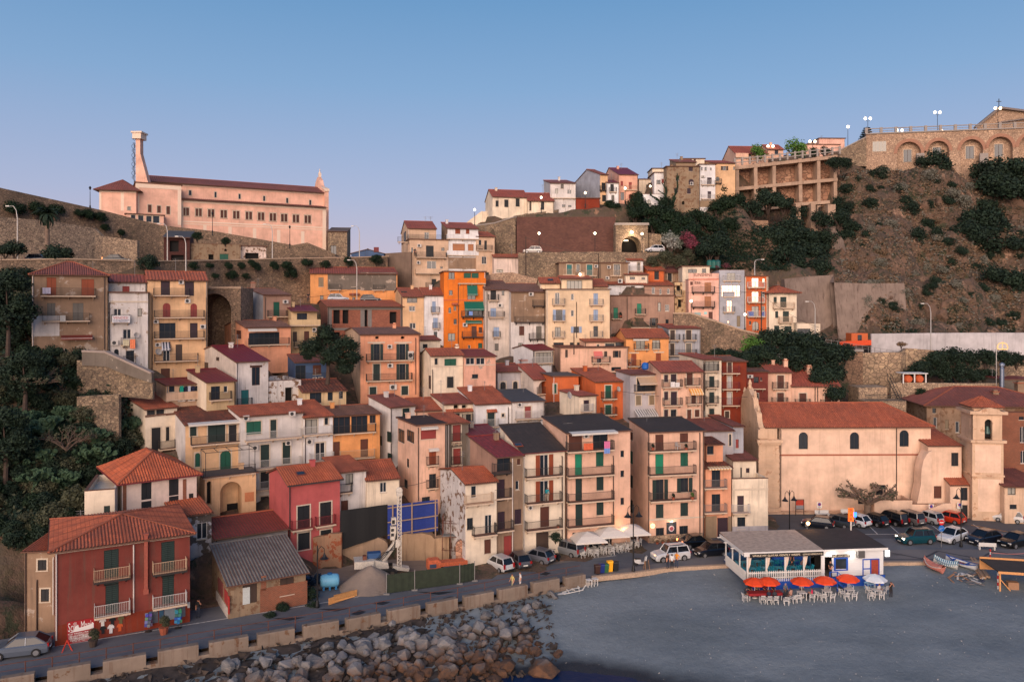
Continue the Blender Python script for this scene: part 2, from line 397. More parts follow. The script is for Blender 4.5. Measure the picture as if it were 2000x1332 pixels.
def house(key,label,xl,xr,yt,yb,d,yaw,dep=8,xs=None,roof='g',yr=None,wall='peach',wear=0,tile='t',W=(),L=(),B=(),E=(),down=3.0,oe=0.35,og=0.15,into=None,side=None,trim=None,name='house',cat='house',rise=None,pad=True,wmat=None,smat=None,ridge_h=None,fr=None,gut=EAVE,group=None):
 th_=R(yaw);u=VV((mco(th_),msi(th_),0));v=VV((-msi(th_),mco(th_),0));cam0=VV((0,0,HC))
 O=P(xl,yb,d);k=(xr-1000)/F;w=(k*d-O.x)/(mco(th_)-k*msi(th_))
 if xs is not None:
  ks=(xs-1000)/F;dep=(O.x-ks*d)/(msi(th_)+ks*mco(th_))
  if dep<1.5 or dep>22:print('!! dep',key,round(dep,1));dep=max(3.0,min(dep,20))if dep>0 else 8
 h=(HC-(yt-HZ)*d/F)-O.z
 if into is None:
  T=tG(name,label,cat,O,th_,group);TM=T.matrix_world.copy()
 else:T=into
 B0=MTr(O)@MRo(th_,4,'Z')
 M=I4 if into is None else T.matrix_world.inverted()@B0
 def fp(px,py,off=0.0):
  D=VV(((px-1000)/F,1,-(py-HZ)/F));t=((O-cam0).dot(v)-off)/D.dot(v);q=cam0+D*t-O
  return q.dot(u),q.z
 def lp(px,py,off=0.0):
  D=VV(((px-1000)/F,1,-(py-HZ)/F));t=((O-cam0).dot(u)-off)/D.dot(u);q=cam0+D*t-O
  return q.dot(v),q.z
 if trim is None and key[0]in 'BCDG' and len(key)<4 and(len(label)*7)%5<3:trim=FRS
 wal=wmat or wm(wall,wear);sid=smat or(wm(*side)if side else wal)
 # ---- roof heights
 if roof in 'gfh' or roof=='fg':
  if rise is None and yr is not None and roof in('g','h'):
   mid=O+u*(w/2)+v*(dep/2);rise=HC-(yr-HZ)*mid.y/F-(O.z+h)
  elif rise is None and yr is not None and roof=='fg':
   rise=HC-(yr-HZ)*(O.y+1)/F-(O.z+h)
  if rise is None:rise=dep*0.16
  if roof!='f' and(rise<0.25 or rise>6):print('!! rise',key,round(rise,2));rise=max(0.5,min(rise,4))
 if roof=='s':
  if rise is None:
   mid=O+u*(w/2)+v*dep;rise=HC-(yr-HZ)*mid.y/F-(O.z+h)
  if rise<0.15 or rise>8:print('!! rise',key,round(rise,2));rise=max(0.4,min(rise,5))
  # ---- front wall with openings
 ops=[];out=[]
 for t in W:
  x0,z1=fp(t[0],t[1]);x1,z0=fp(t[2],t[3])
  if x1<x0:x0,x1=x1,x0
  ty=t[4];arch=ty[0]=='a';ty=ty[1:]if arch else ty
  x0=max(0.06,x0);x1=min(w-0.06,x1);z1=min(h-0.05,z1)
  if x1-x0<0.15 or z1-z0<0.2:print('!! win',key,t);continue
  if ty=='o':ow=x1-x0;x0,x1=x0+ow*0.25,x1-ow*0.25
  ops.append((x0,x1,z0,z1,arch,ty));out.append((x0,x1,z0,z1,ty,t[5]if len(t)>5 else 'k'))
 mb=MB()
 gx=sorted({0.0,w}|{o[0]for o in ops}|{o[1]for o in ops});gz=sorted({-down,h}|{o[2]for o in ops}|{o[3]for o in ops})
 for i in range(len(gx)-1):
  cx=(gx[i]+gx[i+1])/2;run=None
  for j in range(len(gz)-1):
   cz=(gz[j]+gz[j+1])/2;hole=any(o[0]<cx<o[1]and o[2]<cz<o[3]for o in ops)
   if not hole:
    if run is None:run=gz[j]
   if(hole or j==len(gz)-2)and run is not None:
    top=gz[j]if hole else gz[j+1]
    mb.face([(gx[i],0,run),(gx[i+1],0,run),(gx[i+1],0,top),(gx[i],0,top)],0);run=None
 for x0,x1,z0,z1,arch,ty in ops:
  r=2.0 if ty=='P' else 0.74 if ty in 'vA' else 0.2
  mb.face([(x0,0,z0),(x0,r,z0),(x0,r,z1),(x0,0,z1)],0);mb.face([(x1,0,z0),(x1,0,z1),(x1,r,z1),(x1,r,z0)],0)
  mb.face([(x0,0,z1),(x0,r,z1),(x1,r,z1),(x1,0,z1)],0);mb.face([(x0,0,z0),(x1,0,z0),(x1,r,z0),(x0,r,z0)],0)
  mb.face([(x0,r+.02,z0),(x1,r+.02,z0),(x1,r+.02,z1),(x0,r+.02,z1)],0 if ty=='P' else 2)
  if arch:
   rx=(x1-x0)/2;rz=min(rx,(z1-z0)*0.5);cx=(x0+x1)/2;zc=z1-rz;nn=7
   for sgn in(-1,1):
    pts=[(cx+sgn*rx*mco(a*math.pi/2/nn),zc+rz*msi(a*math.pi/2/nn))for a in range(nn+1)]
    for a,b in zip(pts,pts[1:]):
     mb.face([(a[0],0.001,a[1]),(b[0],0.001,b[1]),(cx+sgn*rx,0.001,z1)],0)
     mb.face([(a[0],0.001,a[1]),(b[0],0.001,b[1]),(b[0],min(r,.3),b[1]),(a[0],min(r,.3),a[1])],0)
 zb=h;zf=h
 if roof=='s':
  mb.face([(0,0,-down),(0,0,h),(0,dep,h+rise),(0,dep,-down)],1);mb.face([(w,0,-down),(w,dep,-down),(w,dep,h+rise),(w,0,h)],1)
  mb.face([(0,dep,-down),(0,dep,h+rise),(w,dep,h+rise),(w,dep,-down)],1)
 elif roof=='g':
  mb.face([(0,0,-down),(0,0,h),(0,dep/2,h+rise),(0,dep,h),(0,dep,-down)],1);mb.face([(w,0,-down),(w,dep,-down),(w,dep,h),(w,dep/2,h+rise),(w,0,h)],1)
  mb.face([(0,dep,-down),(0,dep,h),(w,dep,h),(w,dep,-down)],1)
 else:
  mb.face([(0,0,-down),(0,0,h),(0,dep,h),(0,dep,-down)],1);mb.face([(w,0,-down),(w,dep,-down),(w,dep,h),(w,0,h)],1)
  mb.face([(0,dep,-down),(0,dep,h),(w,dep,h),(w,dep,-down)],1)
  if roof=='fg':mb.face([(0,0,h),(w,0,h),(w/2,0,h+rise)],0)
  if roof=='p':
   t=.22;q=h-0.55
   mb.face([(t,t,q),(w-t,t,q),(w-t,dep-t,q),(t,dep-t,q)],1)
   for a,b in(((0,0),(w,t)),((0,dep-t),(w,dep)),((0,t),(t,dep-t)),((w-t,t),(w,dep-t))):
    mb.box(a[0]+.003,b[0]-.003,a[1]+.003,b[1]-.003,q,h+0.03,1)
 mb.bD('wall',[wal,sid,VOID],T,M)
 # ---- roof
 rm=roofmat(tile);rb=MB();near=d<108
 if tile in 'dSf':prof,per=None,1
 elif tile in 'gR':prof,per=CP,0.3
 elif tile in 'cC':prof,per=SP,0.6
 else:prof,per=(TP,0.27)if near else(TPF,0.44)
 if roof=='g':
  g=rise/(dep/2);ze=h-g*oe+.06;zr=h+rise+.06
  roofplane(rb,[(-og,-oe,ze),(w+og,-oe,ze),(w+og,dep/2,zr),(-og,dep/2,zr)],prof,per)
  roofplane(rb,[(w+og,dep+oe,ze),(-og,dep+oe,ze),(-og,dep/2,zr),(w+og,dep/2,zr)],prof,per)
  rb.bar((-og,dep/2,zr+.03),(w+og,dep/2,zr+.03),.24,.12,2)
  rb.bar((-og,-oe-.04,ze-.03),(w+og,-oe-.04,ze-.03),.09,.09,3)
 elif roof=='s':
  g=rise/dep;ze=h-g*oe+.06;zr=h+rise+.06
  roofplane(rb,[(-og,-oe,ze),(w+og,-oe,ze),(w+og,dep+.1,zr+g*.1),(-og,dep+.1,zr+g*.1)],prof,per)
  rb.bar((-og,-oe-.04,ze-.03),(w+og,-oe-.04,ze-.03),.09,.09,3)
  rb.bar((-og,dep+.1,zr+.06),(w+og,dep+.1,zr+.06),.24,.12,2)
 elif roof=='h':
  hd=min(w,dep)/2;g=rise/(dep/2)if w>=dep else rise/(w/2);ze=h-g*oe+.06;zr=h+rise+.06
  a,b,c_,e=(-oe,-oe,ze),(w+oe,-oe,ze),(w+oe,dep+oe,ze),(-oe,dep+oe,ze)
  if w>=dep:r0,r1=(hd,dep/2,zr),(w-hd,dep/2,zr)
  else:r0,r1=(w/2,hd,zr),(w/2,dep-hd,zr)
  if w>=dep:
   roofplane(rb,[a,b,r1,r0]if w-dep>.05 else[a,b,r0],prof,per);roofplane(rb,[c_,e,r0,r1]if w-dep>.05 else[c_,e,r0],prof,per)
   roofplane(rb,[e,a,r0],prof,per);roofplane(rb,[b,c_,r1],prof,per)
  else:
   roofplane(rb,[a,b,r0],prof,per);roofplane(rb,[c_,e,r1],prof,per)
   roofplane(rb,[e,a,r0,r1],prof,per);roofplane(rb,[b,c_,r1,r0],prof,per)
  for p_,q_ in((a,r0),(b,r1),(c_,r1),(e,r0),(r0,r1)):
   if(VV(p_)-VV(q_)).length>.1:rb.bar(VV(p_)+VV((0,0,.07)),VV(q_)+VV((0,0,.07)),.22,.12,2)
  rb.bar((-oe,-oe-.04,ze-.03),(w+oe,-oe-.04,ze-.03),.1,.1,3);rb.bar((-oe-.04,-oe,ze-.03),(-oe-.04,dep+oe,ze-.03),.1,.1,3)
 elif roof=='fg':
  g=rise/(w/2);ze=h-g*oe+.06;zr=h+rise+.06
  roofplane(rb,[(-oe,dep+.1,ze),(-oe,-og-.1,ze),(w/2,-og-.1,zr),(w/2,dep+.1,zr)],prof,per)
  roofplane(rb,[(w+oe,-og-.1,ze),(w+oe,dep+.1,ze),(w/2,dep+.1,zr),(w/2,-og-.1,zr)],prof,per)
  rb.bar((w/2,-og-.1,zr+.03),(w/2,dep+.1,zr+.03),.24,.12,2)
 elif roof=='f':
  rb.box(-.25,w+.25,-.3,dep+.1,h+.003,h+.16,1);rb.face([(-.25,-.3,h+.172),(w+.25,-.3,h+.172),(w+.25,dep+.1,h+.172),(-.25,dep+.1,h+.172)],0)
 elif roof=='p':
  rb.box(-.04,w+.04,-.04,.25,h+.032,h+.1,1);rb.box(-.04,.25,.25,dep,h+.032,h+.1,1)
 if rb.f:rb.bD('roof' if roof!='p' else 'coping',[rm,EAVE,RIDGE if tile not in 'cCSgdf' else rm,gut],T,M)
 for x0,x1,z0,z1,ty,col in out:window(T,M,x0,x1,z0,z1,ty,col,fr,trim)
 ML=M@Matrix(((0,1,0,0),(-1,0,0,0),(0,0,1,0),(0,0,0,1)))
 for t in L:
  y0,z1=lp(t[0],t[1]);y1,z0=lp(t[2],t[3]);ty=t[4].lstrip('a')
  if abs(y0-y1)<.2:continue
  window(T,ML,-max(y0,y1),-min(y0,y1),min(z0,z1),max(z0,z1),ty,t[5]if len(t)>5 else 'k',fr,None,True)
 for t in B:
  x0,x1,y=t[:3];st=t[3]if len(t)>3 else 'i';p=t[4]if len(t)>4 else 0.9
  a,z=fp(x0,y,p);b,z2=fp(x1,y,p);zc=(fp((x0+x1)/2,y,p)[1])
  sb=MB();sb.box(a,b,-p,.03,zc,zc+.16,0);sb.box(a+.03,b-.03,-p+.03,-.003,zc+.163,zc+.17,1)
  fa=SLABD if 'k' in st else SLAB
  if 's' in st:
   sb.box(a,b,-p,-p+.12,zc+.165,zc+1.05,2);sb.box(a,a+.12,-p+.12,-.003,zc+.165,zc+1.05,2);sb.box(b-.12,b,-p+.12,-.003,zc+.165,zc+1.05,2)
  n=2 if b-a<3 else 3
  for i in range(n):
   xx=a+.25+(b-a-.6)*i/max(1,n-1);sb.prism([(-p*.8,zc-.003),(0,zc-.003),(0,zc-.4),(-p*.25,zc-.26)],'x',xx,xx+.12,0)
  bo=sb.bD('balcony',[fa,SLABT,wal],T,M)
  if 's' not in st:railing(bo,a+.04,b-.04,p-.05,zc+.16,{'i':IRON,'k':IRON,'w':IRONW,'b':IRONB,'r':IRONR,'g':IRONG}[st[0]])
 fo=Fr();fo.T,fo.M,fo.w,fo.dep,fo.h,fo.fp,fo.lp,fo.O,fo.u,fo.v,fo.rise=T,M,w,dep,h,fp,lp,O,u,v,(rise or 0)
 fo.wal=wal;fo.TM=B0;fo.roof=roof;fo.ze=h
 fo.down=down
 for e in E:extra(fo,e)
 hO[key]=fo
 if pad:PADS.append((O.copy(),O+u*w,O+v*dep,O+u*w+v*dep))
 return fo
PAINT={}
def pN(rgb,rough=0.7,var=0.12):
 k='paint_%d_%d_%d'%rgb
 return pL(k,C(*rgb),rough,0,var)
def extra(f,e):
 k=e[0];T,M=f.T,f.M
 if k=='ac':
  x0,z1=f.fp(e[1],e[2],.3);x1,z0=f.fp(e[3],e[4],.3)
  mb=MB();mb.box(x0,x1,-.36,-.06,z0,z1,0);mb.box(x0+.05,x1-.05,-.06,.01,z0-.03,z0+.05,1)
  o=mb.bD('air_conditioner',[ACW,ACF],T,M)
  r=min(x1-x0,z1-z0)*.38;fb=MB();cx=x0+(x1-x0)*.42;cz=(z0+z1)/2
  fb.prism([(cx+r*mco(a*.524),cz+r*msi(a*.524))for a in range(12)],'y',-.375,-.355);fb.bD('fan',ACF,o)
 elif k=='pipe':
  x,z1=f.fp(e[1],e[2],.08);x2,z0=f.fp(e[1],e[3],.08)
  mb=MB();mb.tube([(x,-.09,z0),(x,-.09,z1-.25),(x,-.02,z1)],.06,6);mb.bD('drainpipe',e[4]if len(e)>4 else PIPED,T,M)
 elif k=='dish':
  x,z=f.fp(e[1],e[2],.4);mb=MB();r=e[3]if len(e)>3 else.42
  rings=[]
  mb.lathe([(0.02,-.02),(r*.5,.02),(r,.14),(r*.97,.16),(r*.5,.05),(0.02,.01)],12)
  mb.bar((0,0,0),(0,0.0,.42),.025)
  Q=M@MTr((x,-.4,z))@MRo(R(75),4,'X')@MRo(R(25),4,'Y')
  o=mb.bD('satellite_dish',pN((168,162,156)),T,Q)
  ar=MB();ar.bar((x,-.4,z),(x,0.02,z-.25),.04);ar.bD('bracket',IRONG,T,M)
 elif k=='ant':
  x,z=f.fp(e[1],e[2],-f.dep*.5);y=f.dep*.5;zb=f.h+f.rise-.3
  mb=MB();mb.bar((x,y,zb),(x,y,z),.05)
  for q,l in((.05,.6),(.25,.5),(.45,.4)):
   mb.bar((x-l,y,z-q),(x+l,y,z-q),.025)
  mb.bar((x-.1,y-.6,z-.25),(x+.1,y+.6,z-.25),.025);mb.bD('antenna',IRONG,T,M)
 elif k=='chim':
  fr=e[4]if len(e)>4 else.5;y=f.dep*fr;x,z=f.fp(e[1],e[2],-y);s=e[3]if len(e)>3 else.6
  mb=MB();mb.box(x-s/2,x+s/2,y-s/2,y+s/2,f.h-.2,z,0);mb.box(x-s*.65,x+s*.65,y-s*.65,y+s*.65,z+.002,z+.1,1)
  mb.box(x-s*.35,x+s*.35,y-s*.35,y+s*.35,z+.102,z+.3,0);mb.bD('chimney',[f.wal,RIDGE],T,M)
 elif k=='band':
  z=f.fp((e[4]if len(e)>4 else 1000),e[1])[1]if False else f.h-0;
  x0,z=f.fp(e[1],e[2]);hh=e[4]if len(e)>4 else.18
  mb=MB();mb.box(-.02,f.w+.02,-.08,.02,z-hh,z);mb.bD('string_course',e[3]if len(e)>3 else FRS,T,M)
 elif k=='strip':
  x0,z1=f.fp(e[1],e[2]);x1,z0=f.fp(e[3],e[4]);mb=MB();mb.box(x0,x1,-.025-(.01 if len(e)>7 else 0),.01,z0,z1)
  mb.bD(e[6]if len(e)>6 else 'plaster_patch',e[5],T,M)
 elif k=='awn':
  pr=e[6]if len(e)>6 else 1.1
  x0,z1=f.fp(e[1],e[3]);x1,_=f.fp(e[2],e[3]);_,z0=f.fp(e[1],e[4],pr)
  mb=MB();n=max(4,int((x1-x0)/.18));mats=e[5]if isinstance(e[5],tuple)else(e[5],e[5])
  for i in range(n):
   a=x0+(x1-x0)*i/n;b=x0+(x1-x0)*(i+1)/n;q=i%2
   mb.face([(a,-.03,z1),(a,-pr,z0),(b,-pr,z0),(b,-.03,z1)],q);mb.face([(a,-.03,z1-.03),(b,-.03,z1-.03),(b,-pr,z0-.03),(a,-pr,z0-.03)],q)
   mb.face([(a,-pr,z0),(a,-pr-.01,z0-.22),(b,-pr-.01,z0-.22),(b,-pr,z0)],q)
  o=mb.bD('awning',list(mats),T,M)
  ab=MB();ab.bar((x0+.05,-.02,z0-.25),(x0+.05,-pr+.02,z0-.05),.03);ab.bar((x1-.05,-.02,z0-.25),(x1-.05,-pr+.02,z0-.05),.03);ab.bar((x0,-pr,z0-.02),(x1,-pr,z0-.02),.045);ab.bD('awning_arm',IRONW,T,M)
 elif k=='hood':
  x0,z1=f.fp(e[1],e[3]);x1,_=f.fp(e[2],e[3]);pr=e[4]if len(e)>4 else.6
  mb=MB();roofplane(mb,[(x0,-pr,z1-.35),(x1,-pr,z1-.35),(x1,.02,z1),(x0,.02,z1)],TP,.27,.06);mb.bD('door_canopy',[TILES['t'],EAVE],T,M)
 elif k=='sky':
  x,z=f.fp(e[1],e[2],-f.dep*.22);y=f.dep*.22
  sl=f.rise/(f.dep/2 if f.roof in 'gh' else f.dep);z=f.h+sl*y+.12;a=math.atan(sl)
  Q=M@MTr((x,y,z))@MRo(a,4,'X');mb=MB();mb.box(-.5,.5,-.4,.4,0,.12,0);mb.box(-.4,.4,-.3,.3,.122,.13,1)
  mb.bD('skylight',[pN((120,58,40))if len(e)<4 else FRD,GLASS],T,Q)
 elif k=='lamp':
  x,z=f.fp(e[1],e[2],.4);mb=MB();mb.bar((x,0,z+.2),(x,-.4,z+.25),.04);mb.lathe([(.06,.22),(.16,.1),(.12,-.15),(.04,-.2)],8,(x,-.4,z));mb.bD('wall_lamp',IRON,T,M)
 elif k=='text':
  x0,z1=f.fp(e[1],e[2],.05);x1,z0=f.fp(e[3],e[4],.05)
  text(e[5],e[6],T,M@MTr((x0,e[7]if len(e)>7 else-.05,z0))@MRo(R(90),4,'X'),x1-x0,z1-z0)
def text(s,mat,parent,M,w,h,name='lettering',rot=0):
 cu=bpy.data.curves.new('t','FONT');cu.body=s;cu.size=1;cu.extrude=0.005;cu.resolution_u=2
 to=bpy.data.objects.new('t',cu);COL.objects.link(to)
 dg=bpy.context.evaluated_depsgraph_get();me=bpy.data.meshes.new_from_object(to.evaluated_get(dg));bpy.data.objects.remove(to);bpy.data.curves.remove(cu)
 n=len(me.vertices);a=np.empty(n*3);me.vertices.foreach_get('co',a);a=a.reshape(-1,3);lo=a.min(0);hi=a.max(0)
 a[:,0]=(a[:,0]-lo[0])/(hi[0]-lo[0])*w;a[:,1]=(a[:,1]-lo[1])/(hi[1]-lo[1])*h
 me.vertices.foreach_set('co',a.ravel());me.materials.clear();me.materials.append(mat);me.name=name;me.update()
 return put(me,name,parent,M)
GW=pN((150,170,166));AWG=pN((0,92,76));AWW=pN((205,198,188));AWB=pN((176,150,124));AWO=pN((206,120,60))
H=house
# == upper row on the west spur
H('A1','weathered brown house with crimson hip roof and orange shutters, beside dark trees',62,210,535,682,104,30,8,roof='h',yr=513,wall='brown',wear='peelb',tile='w',trim=None,W=[(91,542,110,579,'s','o'),(159,545,184,580,'s','o'),(92,592,108,630,'s','y'),(142,592,163,630,'s','y'),(92,645,100,653,'g')],B=[(79,187,580),(82,176,629)],E=[('pipe',204,538,682),('strip',62,617,116,656,wm('white'),'white_lower_wall'),('awn',119,180,655,661,pN((120,50,40)),1.2)])
H('A2','narrow flaking white house with a for sale banner on its balcony',212,289,572,716,109,27,8,roof='f',wall='white',wear='peelb',tile='f',W=[(222,603,237,617,'g','k'),(269,603,277,618,'l','k'),(240,643,256,662,'g'),(246,685,262,712,'d','k'),(223,682,232,702,'ad','k')],B=[(217,254,631,'i',.7),(236,265,676,'i',.7),(240,266,712,'i',.9)],E=[('ac',217,665,231,674),('pipe',214,588,700),('dish',266,655,.4),('band',212,588,FRS,.2)])
H('A2u','',212,286,551,573,111,27,5,roof='s',yr=538,wall='white',wear='peelb',tile='r',into=hO['A2'].T,pad=False,W=[(239,559,253,573,'s','R')])
H('A3','tall peach house with four floors of long iron balconies beside the viaduct arch',288,405,546,742,113,28,7,roof='g',yr=531,wall='yellow',tile='t',W=[(314,547,332,578,'D','u'),(361,550,379,578,'D','u'),(318,592,333,620,'as','R'),(372,593,385,620,'as','R'),(311,631,343,661,'d'),(371,631,386,661,'D','u'),(318,679,332,705,'g'),(343,673,356,705,'D','c'),(314,720,332,740,'D','b')],B=[(300,370,579),(301,400,622),(301,400,663),(302,388,707)],E=[('ac',349,547,359,555),('ac',300,625,310,632),('ac',391,634,402,642),('ac',361,584,372,592),('ac',303,670,314,677),('pipe',297,578,735),('pipe',403,580,700),('awn',315,332,668,682,(pN((190,190,196)),pN((60,64,80))),.9),('dish',309,687,.5)])
H('A5','orange cottage with an arched gable window and dark veranda glazing',480,568,640,692,119,33,xs=439,roof='g',yr=626,wall='orangep',tile='b',W=[(486,650,546,676,'d')],L=[(463,645,471,662,'as','b')],B=[(486,566,675,'i',.5)],E=[('awn',483,539,641,645,AWW,.7)])
H('A6','grey gabled house with a green balcony door above the cottage roofs',514,568,576,650,129,36,xs=457,roof='g',yr=564,wall='brownp',side=('greyl',0),tile='b',W=[(534,590,546,621,'D','g')],B=[(525,563,620)],E=[('ac',553,586,563,593),('chim',494,553,.6,.5),('pipe',518,580,640)])
H('A7','long orange house with patches of grey plaster and a red roof under the stone wall',606,776,534,590,150,14,7,roof='s',yr=523,wall='orangey',tile='r',W=[(622,542,632,560,'s','e'),(648,543,661,567,'d'),(686,543,696,560,'s','e'),(734,540,746,567,'s','e'),(650,575,657,583,'ad'),(625,577,632,585,'d'),(688,581,694,589,'d'),(716,583,738,590,'d')],B=[(642,666,567,'i',.6),(729,752,568,'i',.6)],E=[('strip',640,535,704,566,wm('greyd','peelb')),('strip',704,532,774,568,wm('greyd','peelb')),('hood',682,702,573,.6)])
H('A8','unfinished brick house with concrete frame and empty window holes',640,787,599,668,136,20,xs=606,roof='g',yr=587,wall='grey',wmat=BRICK,tile='t',oe=.6,W=[(651,605,664,632,'v'),(669,605,681,632,'v'),(712,605,718,638,'v'),(761,609,775,632,'v'),(651,649,664,668,'v')],E=[('band',640,599,pN((120,112,104)),.55),('band',640,641,pN((120,112,104)),.4),('strip',640,603,648,668,pN((118,110,104)),'concrete_column'),('strip',704,603,712,641,pN((118,110,104)),'concrete_column'),('strip',718,603,726,641,pN((118,110,104)),'concrete_column'),('strip',782,605,787,650,pN((118,110,104)),'concrete_column')])
H('A9','pale yellow house with solid balcony parapet and dark red canopy roof',569,619,607,690,128,24,6,roof='s',yr=598,wall='yellowp',tile='c',oe=1.0,W=[(580,612,600,630,'d'),(572,648,580,667,'D','c'),(594,647,604,675,'D','b')],B=[(566,626,637,'is',1.0),(575,594,679)],E=[('ac',610,640,618,648)])
H('A10','beige stepped apartment house with roof terrace high on the skyline',800,876,468,568,161,14,xs=786,roof='f',wall='beige',tile='f',W=[(832,480,847,503,'D','n'),(862,484,868,490,'d'),(834,510,852,526,'g'),(843,545,852,565,'D','n'),(860,521,865,526,'d'),(803,484,807,494,'d')],B=[(813,873,504,'i',1.0),(812,874,535,'is',.9),(832,872,563,'i',.7)],L=[(788,490,793,500,'d')],E=[('ac',815,477,823,483),('ac',814,510,821,516)])
H('A10u','',797,852,446,470,163,14,xs=784,roof='g',yr=433,wall='beige',tile='r',into=hO['A10'].T,pad=False,W=[(829,454,838,468,'g')],L=[(789,455,793,472,'d')],B=[(797,872,470,'i',.9),(777,797,474,'i',.5)],E=[('ant',841,423)])
H('A11','house with bright white upper storeys and closed peach roller shutters',874,934,446,526,163,14,8,roof='s',yr=436,wall='white2',tile='r',smat=wm('brown'),W=[(889,447,899,457,'s','o'),(910,448,917,457,'s','o'),(884,476,908,492,'r','p'),(914,477,925,492,'r','p'),(898,496,901,500,'d'),(903,510,912,526,'D','o')],B=[(873,935,468,'ws',.7),(873,935,500,'ws',.5)],E=[('strip',876,503,934,526,wm('brown','peelb'),'stone_base')])
H('A12','slim beige house under a red roof next to the white terraces',930,966,462,560,164,14,7,roof='s',yr=454,wall='beige',tile='t',wear='dirty',W=[(935,469,940,479,'d'),(946,470,951,491,'D','n'),(935,486,943,490,'r','b'),(941,501,950,516,'g'),(947,532,955,548,'D','n')],B=[(931,962,490,'i',.5)])
H('A13','tall orange house with green awnings over its balconies',867,948,531,686,141,10,8,roof='f',wall='orange',tile='t',W=[(876,532,888,545,'d'),(877,567,884,576,'d'),(876,601,881,611,'d'),(886,598,891,606,'d'),(886,623,892,633,'d'),(875,651,889,665,'l'),(906,533,920,551,'r','g'),(921,533,935,551,'r','g'),(913,573,929,586,'d'),(908,596,944,618,'d'),(921,637,931,659,'D','b'),(935,639,942,650,'s','b'),(934,670,942,684,'D','g'),(914,674,919,682,'g')],B=[(895,949,555,'bs',.5),(902,949,620,'k',1.0),(903,949,660,'k',.9)],E=[('pipe',895,552,684),('awn',912,932,557,575,AWG,.8),('awn',906,946,589,604,AWG,1.3),('awn',909,941,626,630,AWG,.5),('ac',904,631,913,638),('hood',882,895,592,.4),('band',867,585,pN((196,96,50)),.2)])
H('A14','yellow gable-ended house under a shallow red roof',787,828,580,668,140,14,xs=761,roof='g',yr=563,wall='yellow',tile='t',W=[(795,582,815,591,'d'),(799,598,811,608,'g'),(800,631,812,642,'g')],E=[('sky',789,573,1),('pipe',784,580,660)])
H('A14w','slender white house between the yellow and the orange house',827,871,577,668,141,12,7,roof='s',yr=563,wall='white2',wear='dirty',tile='t',W=[(844,589,851,612,'s','B'),(846,621,855,643,'s','B'),(847,648,854,660,'d')],B=[(842,859,612,'i',.5),(845,860,643,'i',.5)])
H('A15','narrow off-white house with brown roof beside the orange tower house',948,998,566,707,140,12,8,roof='s',yr=549,wall='whitew',tile='b',wear='dirty',W=[(958,566,969,589,'D','n'),(980,567,985,577,'d'),(958,602,969,621,'s','B'),(964,639,975,660,'s','B'),(966,671,974,685,'s','y'),(966,704,976,711,'ad'),(987,701,992,710,'d')],B=[(954,975,588,'i',.6),(955,986,621,'i',.8),(963,978,660,'i',.5)],E=[('ac',972,593,982,600),('pipe',951,570,700)])
H('A16','stained old house with bare brown plaster above and white below',998,1065,570,692,139,12,8,roof='s',yr=555,wall='white',wear='dirty',tile='b',W=[(1014,574,1022,588,'s','y'),(1045,575,1057,598,'s','e'),(1012,604,1024,628,'s','y'),(1047,605,1057,630,'s','y'),(1014,637,1024,655,'s','b'),(1047,637,1058,662,'s','y'),(1012,670,1021,680,'l'),(1050,671,1060,680,'l')],B=[(1041,1065,599,'k',.6),(1006,1065,631,'k',.7),(1034,1068,664,'k',.6)],E=[('strip',998,571,1065,629,wm('brown','peelb'),'bare_plaster'),('ac',1033,571,1042,578)])
H('A17','tall cream house with twin columns of blue-white balcony doors',1067,1191,566,706,138,3,9,roof='f',wall='creamy',wear='clean',tile='f',W=[(1084,572,1093,596,'g'),(1159,573,1168,596,'s','B'),(1115,574,1121,586,'g'),(1080,605,1104,628,'o','B'),(1159,605,1168,628,'s','B'),(1115,606,1121,618,'g'),(1084,639,1095,660,'l'),(1159,637,1168,660,'d'),(1115,638,1136,650,'o','B'),(1081,669,1101,693,'d'),(1113,669,1120,674,'d'),(1127,669,1136,674,'d')],B=[(1079,1104,596,'g',.6),(1152,1179,597,'g',.6),(1080,1104,628,'g',.6),(1152,1179,628,'g',.6),(1079,1104,660,'g',.6),(1153,1178,660,'g',.6)],E=[('band',1067,566,FRS,.15),('pipe',1126,590,660)])
H('A17u','',1097,1157,545,568,142,3,5,roof='s',yr=540,wall='creamy',tile='t',into=hO['A17'].T,pad=False,W=[(1107,548,1137,566,'l')])
H('A17v','',1055,1094,553,568,143,3,6,roof='g',yr=543,wall='creamy',tile='t',into=hO['A17'].T,pad=False,E=[('sky',1075,549,1)])
H('A17r','',1158,1187,560,567,143,3,6,roof='s',yr=546,wall='creamy',tile='t',into=hO['A17'].T,pad=False)
H('A18','broad dusky pink house with turquoise balcony doors',1192,1317,578,648,148,0,8,roof='f',wall='brownp',tile='f',wear='dirty',W=[(1198,601,1207,624,'D','G'),(1244,593,1253,616,'D','G'),(1285,591,1291,608,'l'),(1299,595,1307,608,'g'),(1240,621,1257,641,'s','c'),(1269,621,1285,640,'o','c'),(1300,624,1306,633,'d')],B=[(1195,1215,624,'i',.7),(1241,1262,615,'i',.6),(1233,1272,641,'i',.7)],E=[('pipe',1225,580,645)])
H('A18w','',1185,1262,556,580,151,0,6,roof='s',yr=545,wall='white2',tile='t',into=hO['A18'].T,pad=False,W=[(1232,559,1240,582,'D','c'),(1209,571,1213,580,'d')],E=[('ac',1207,545,1216,553)])
H('A18p','',1259,1316,558,580,150,0,7,roof='s',yr=547,wall='brownp',tile='t',into=hO['A18'].T,pad=False,W=[(1273,561,1279,574,'g'),(1288,564,1292,575,'g'),(1303,564,1308,574,'g')])
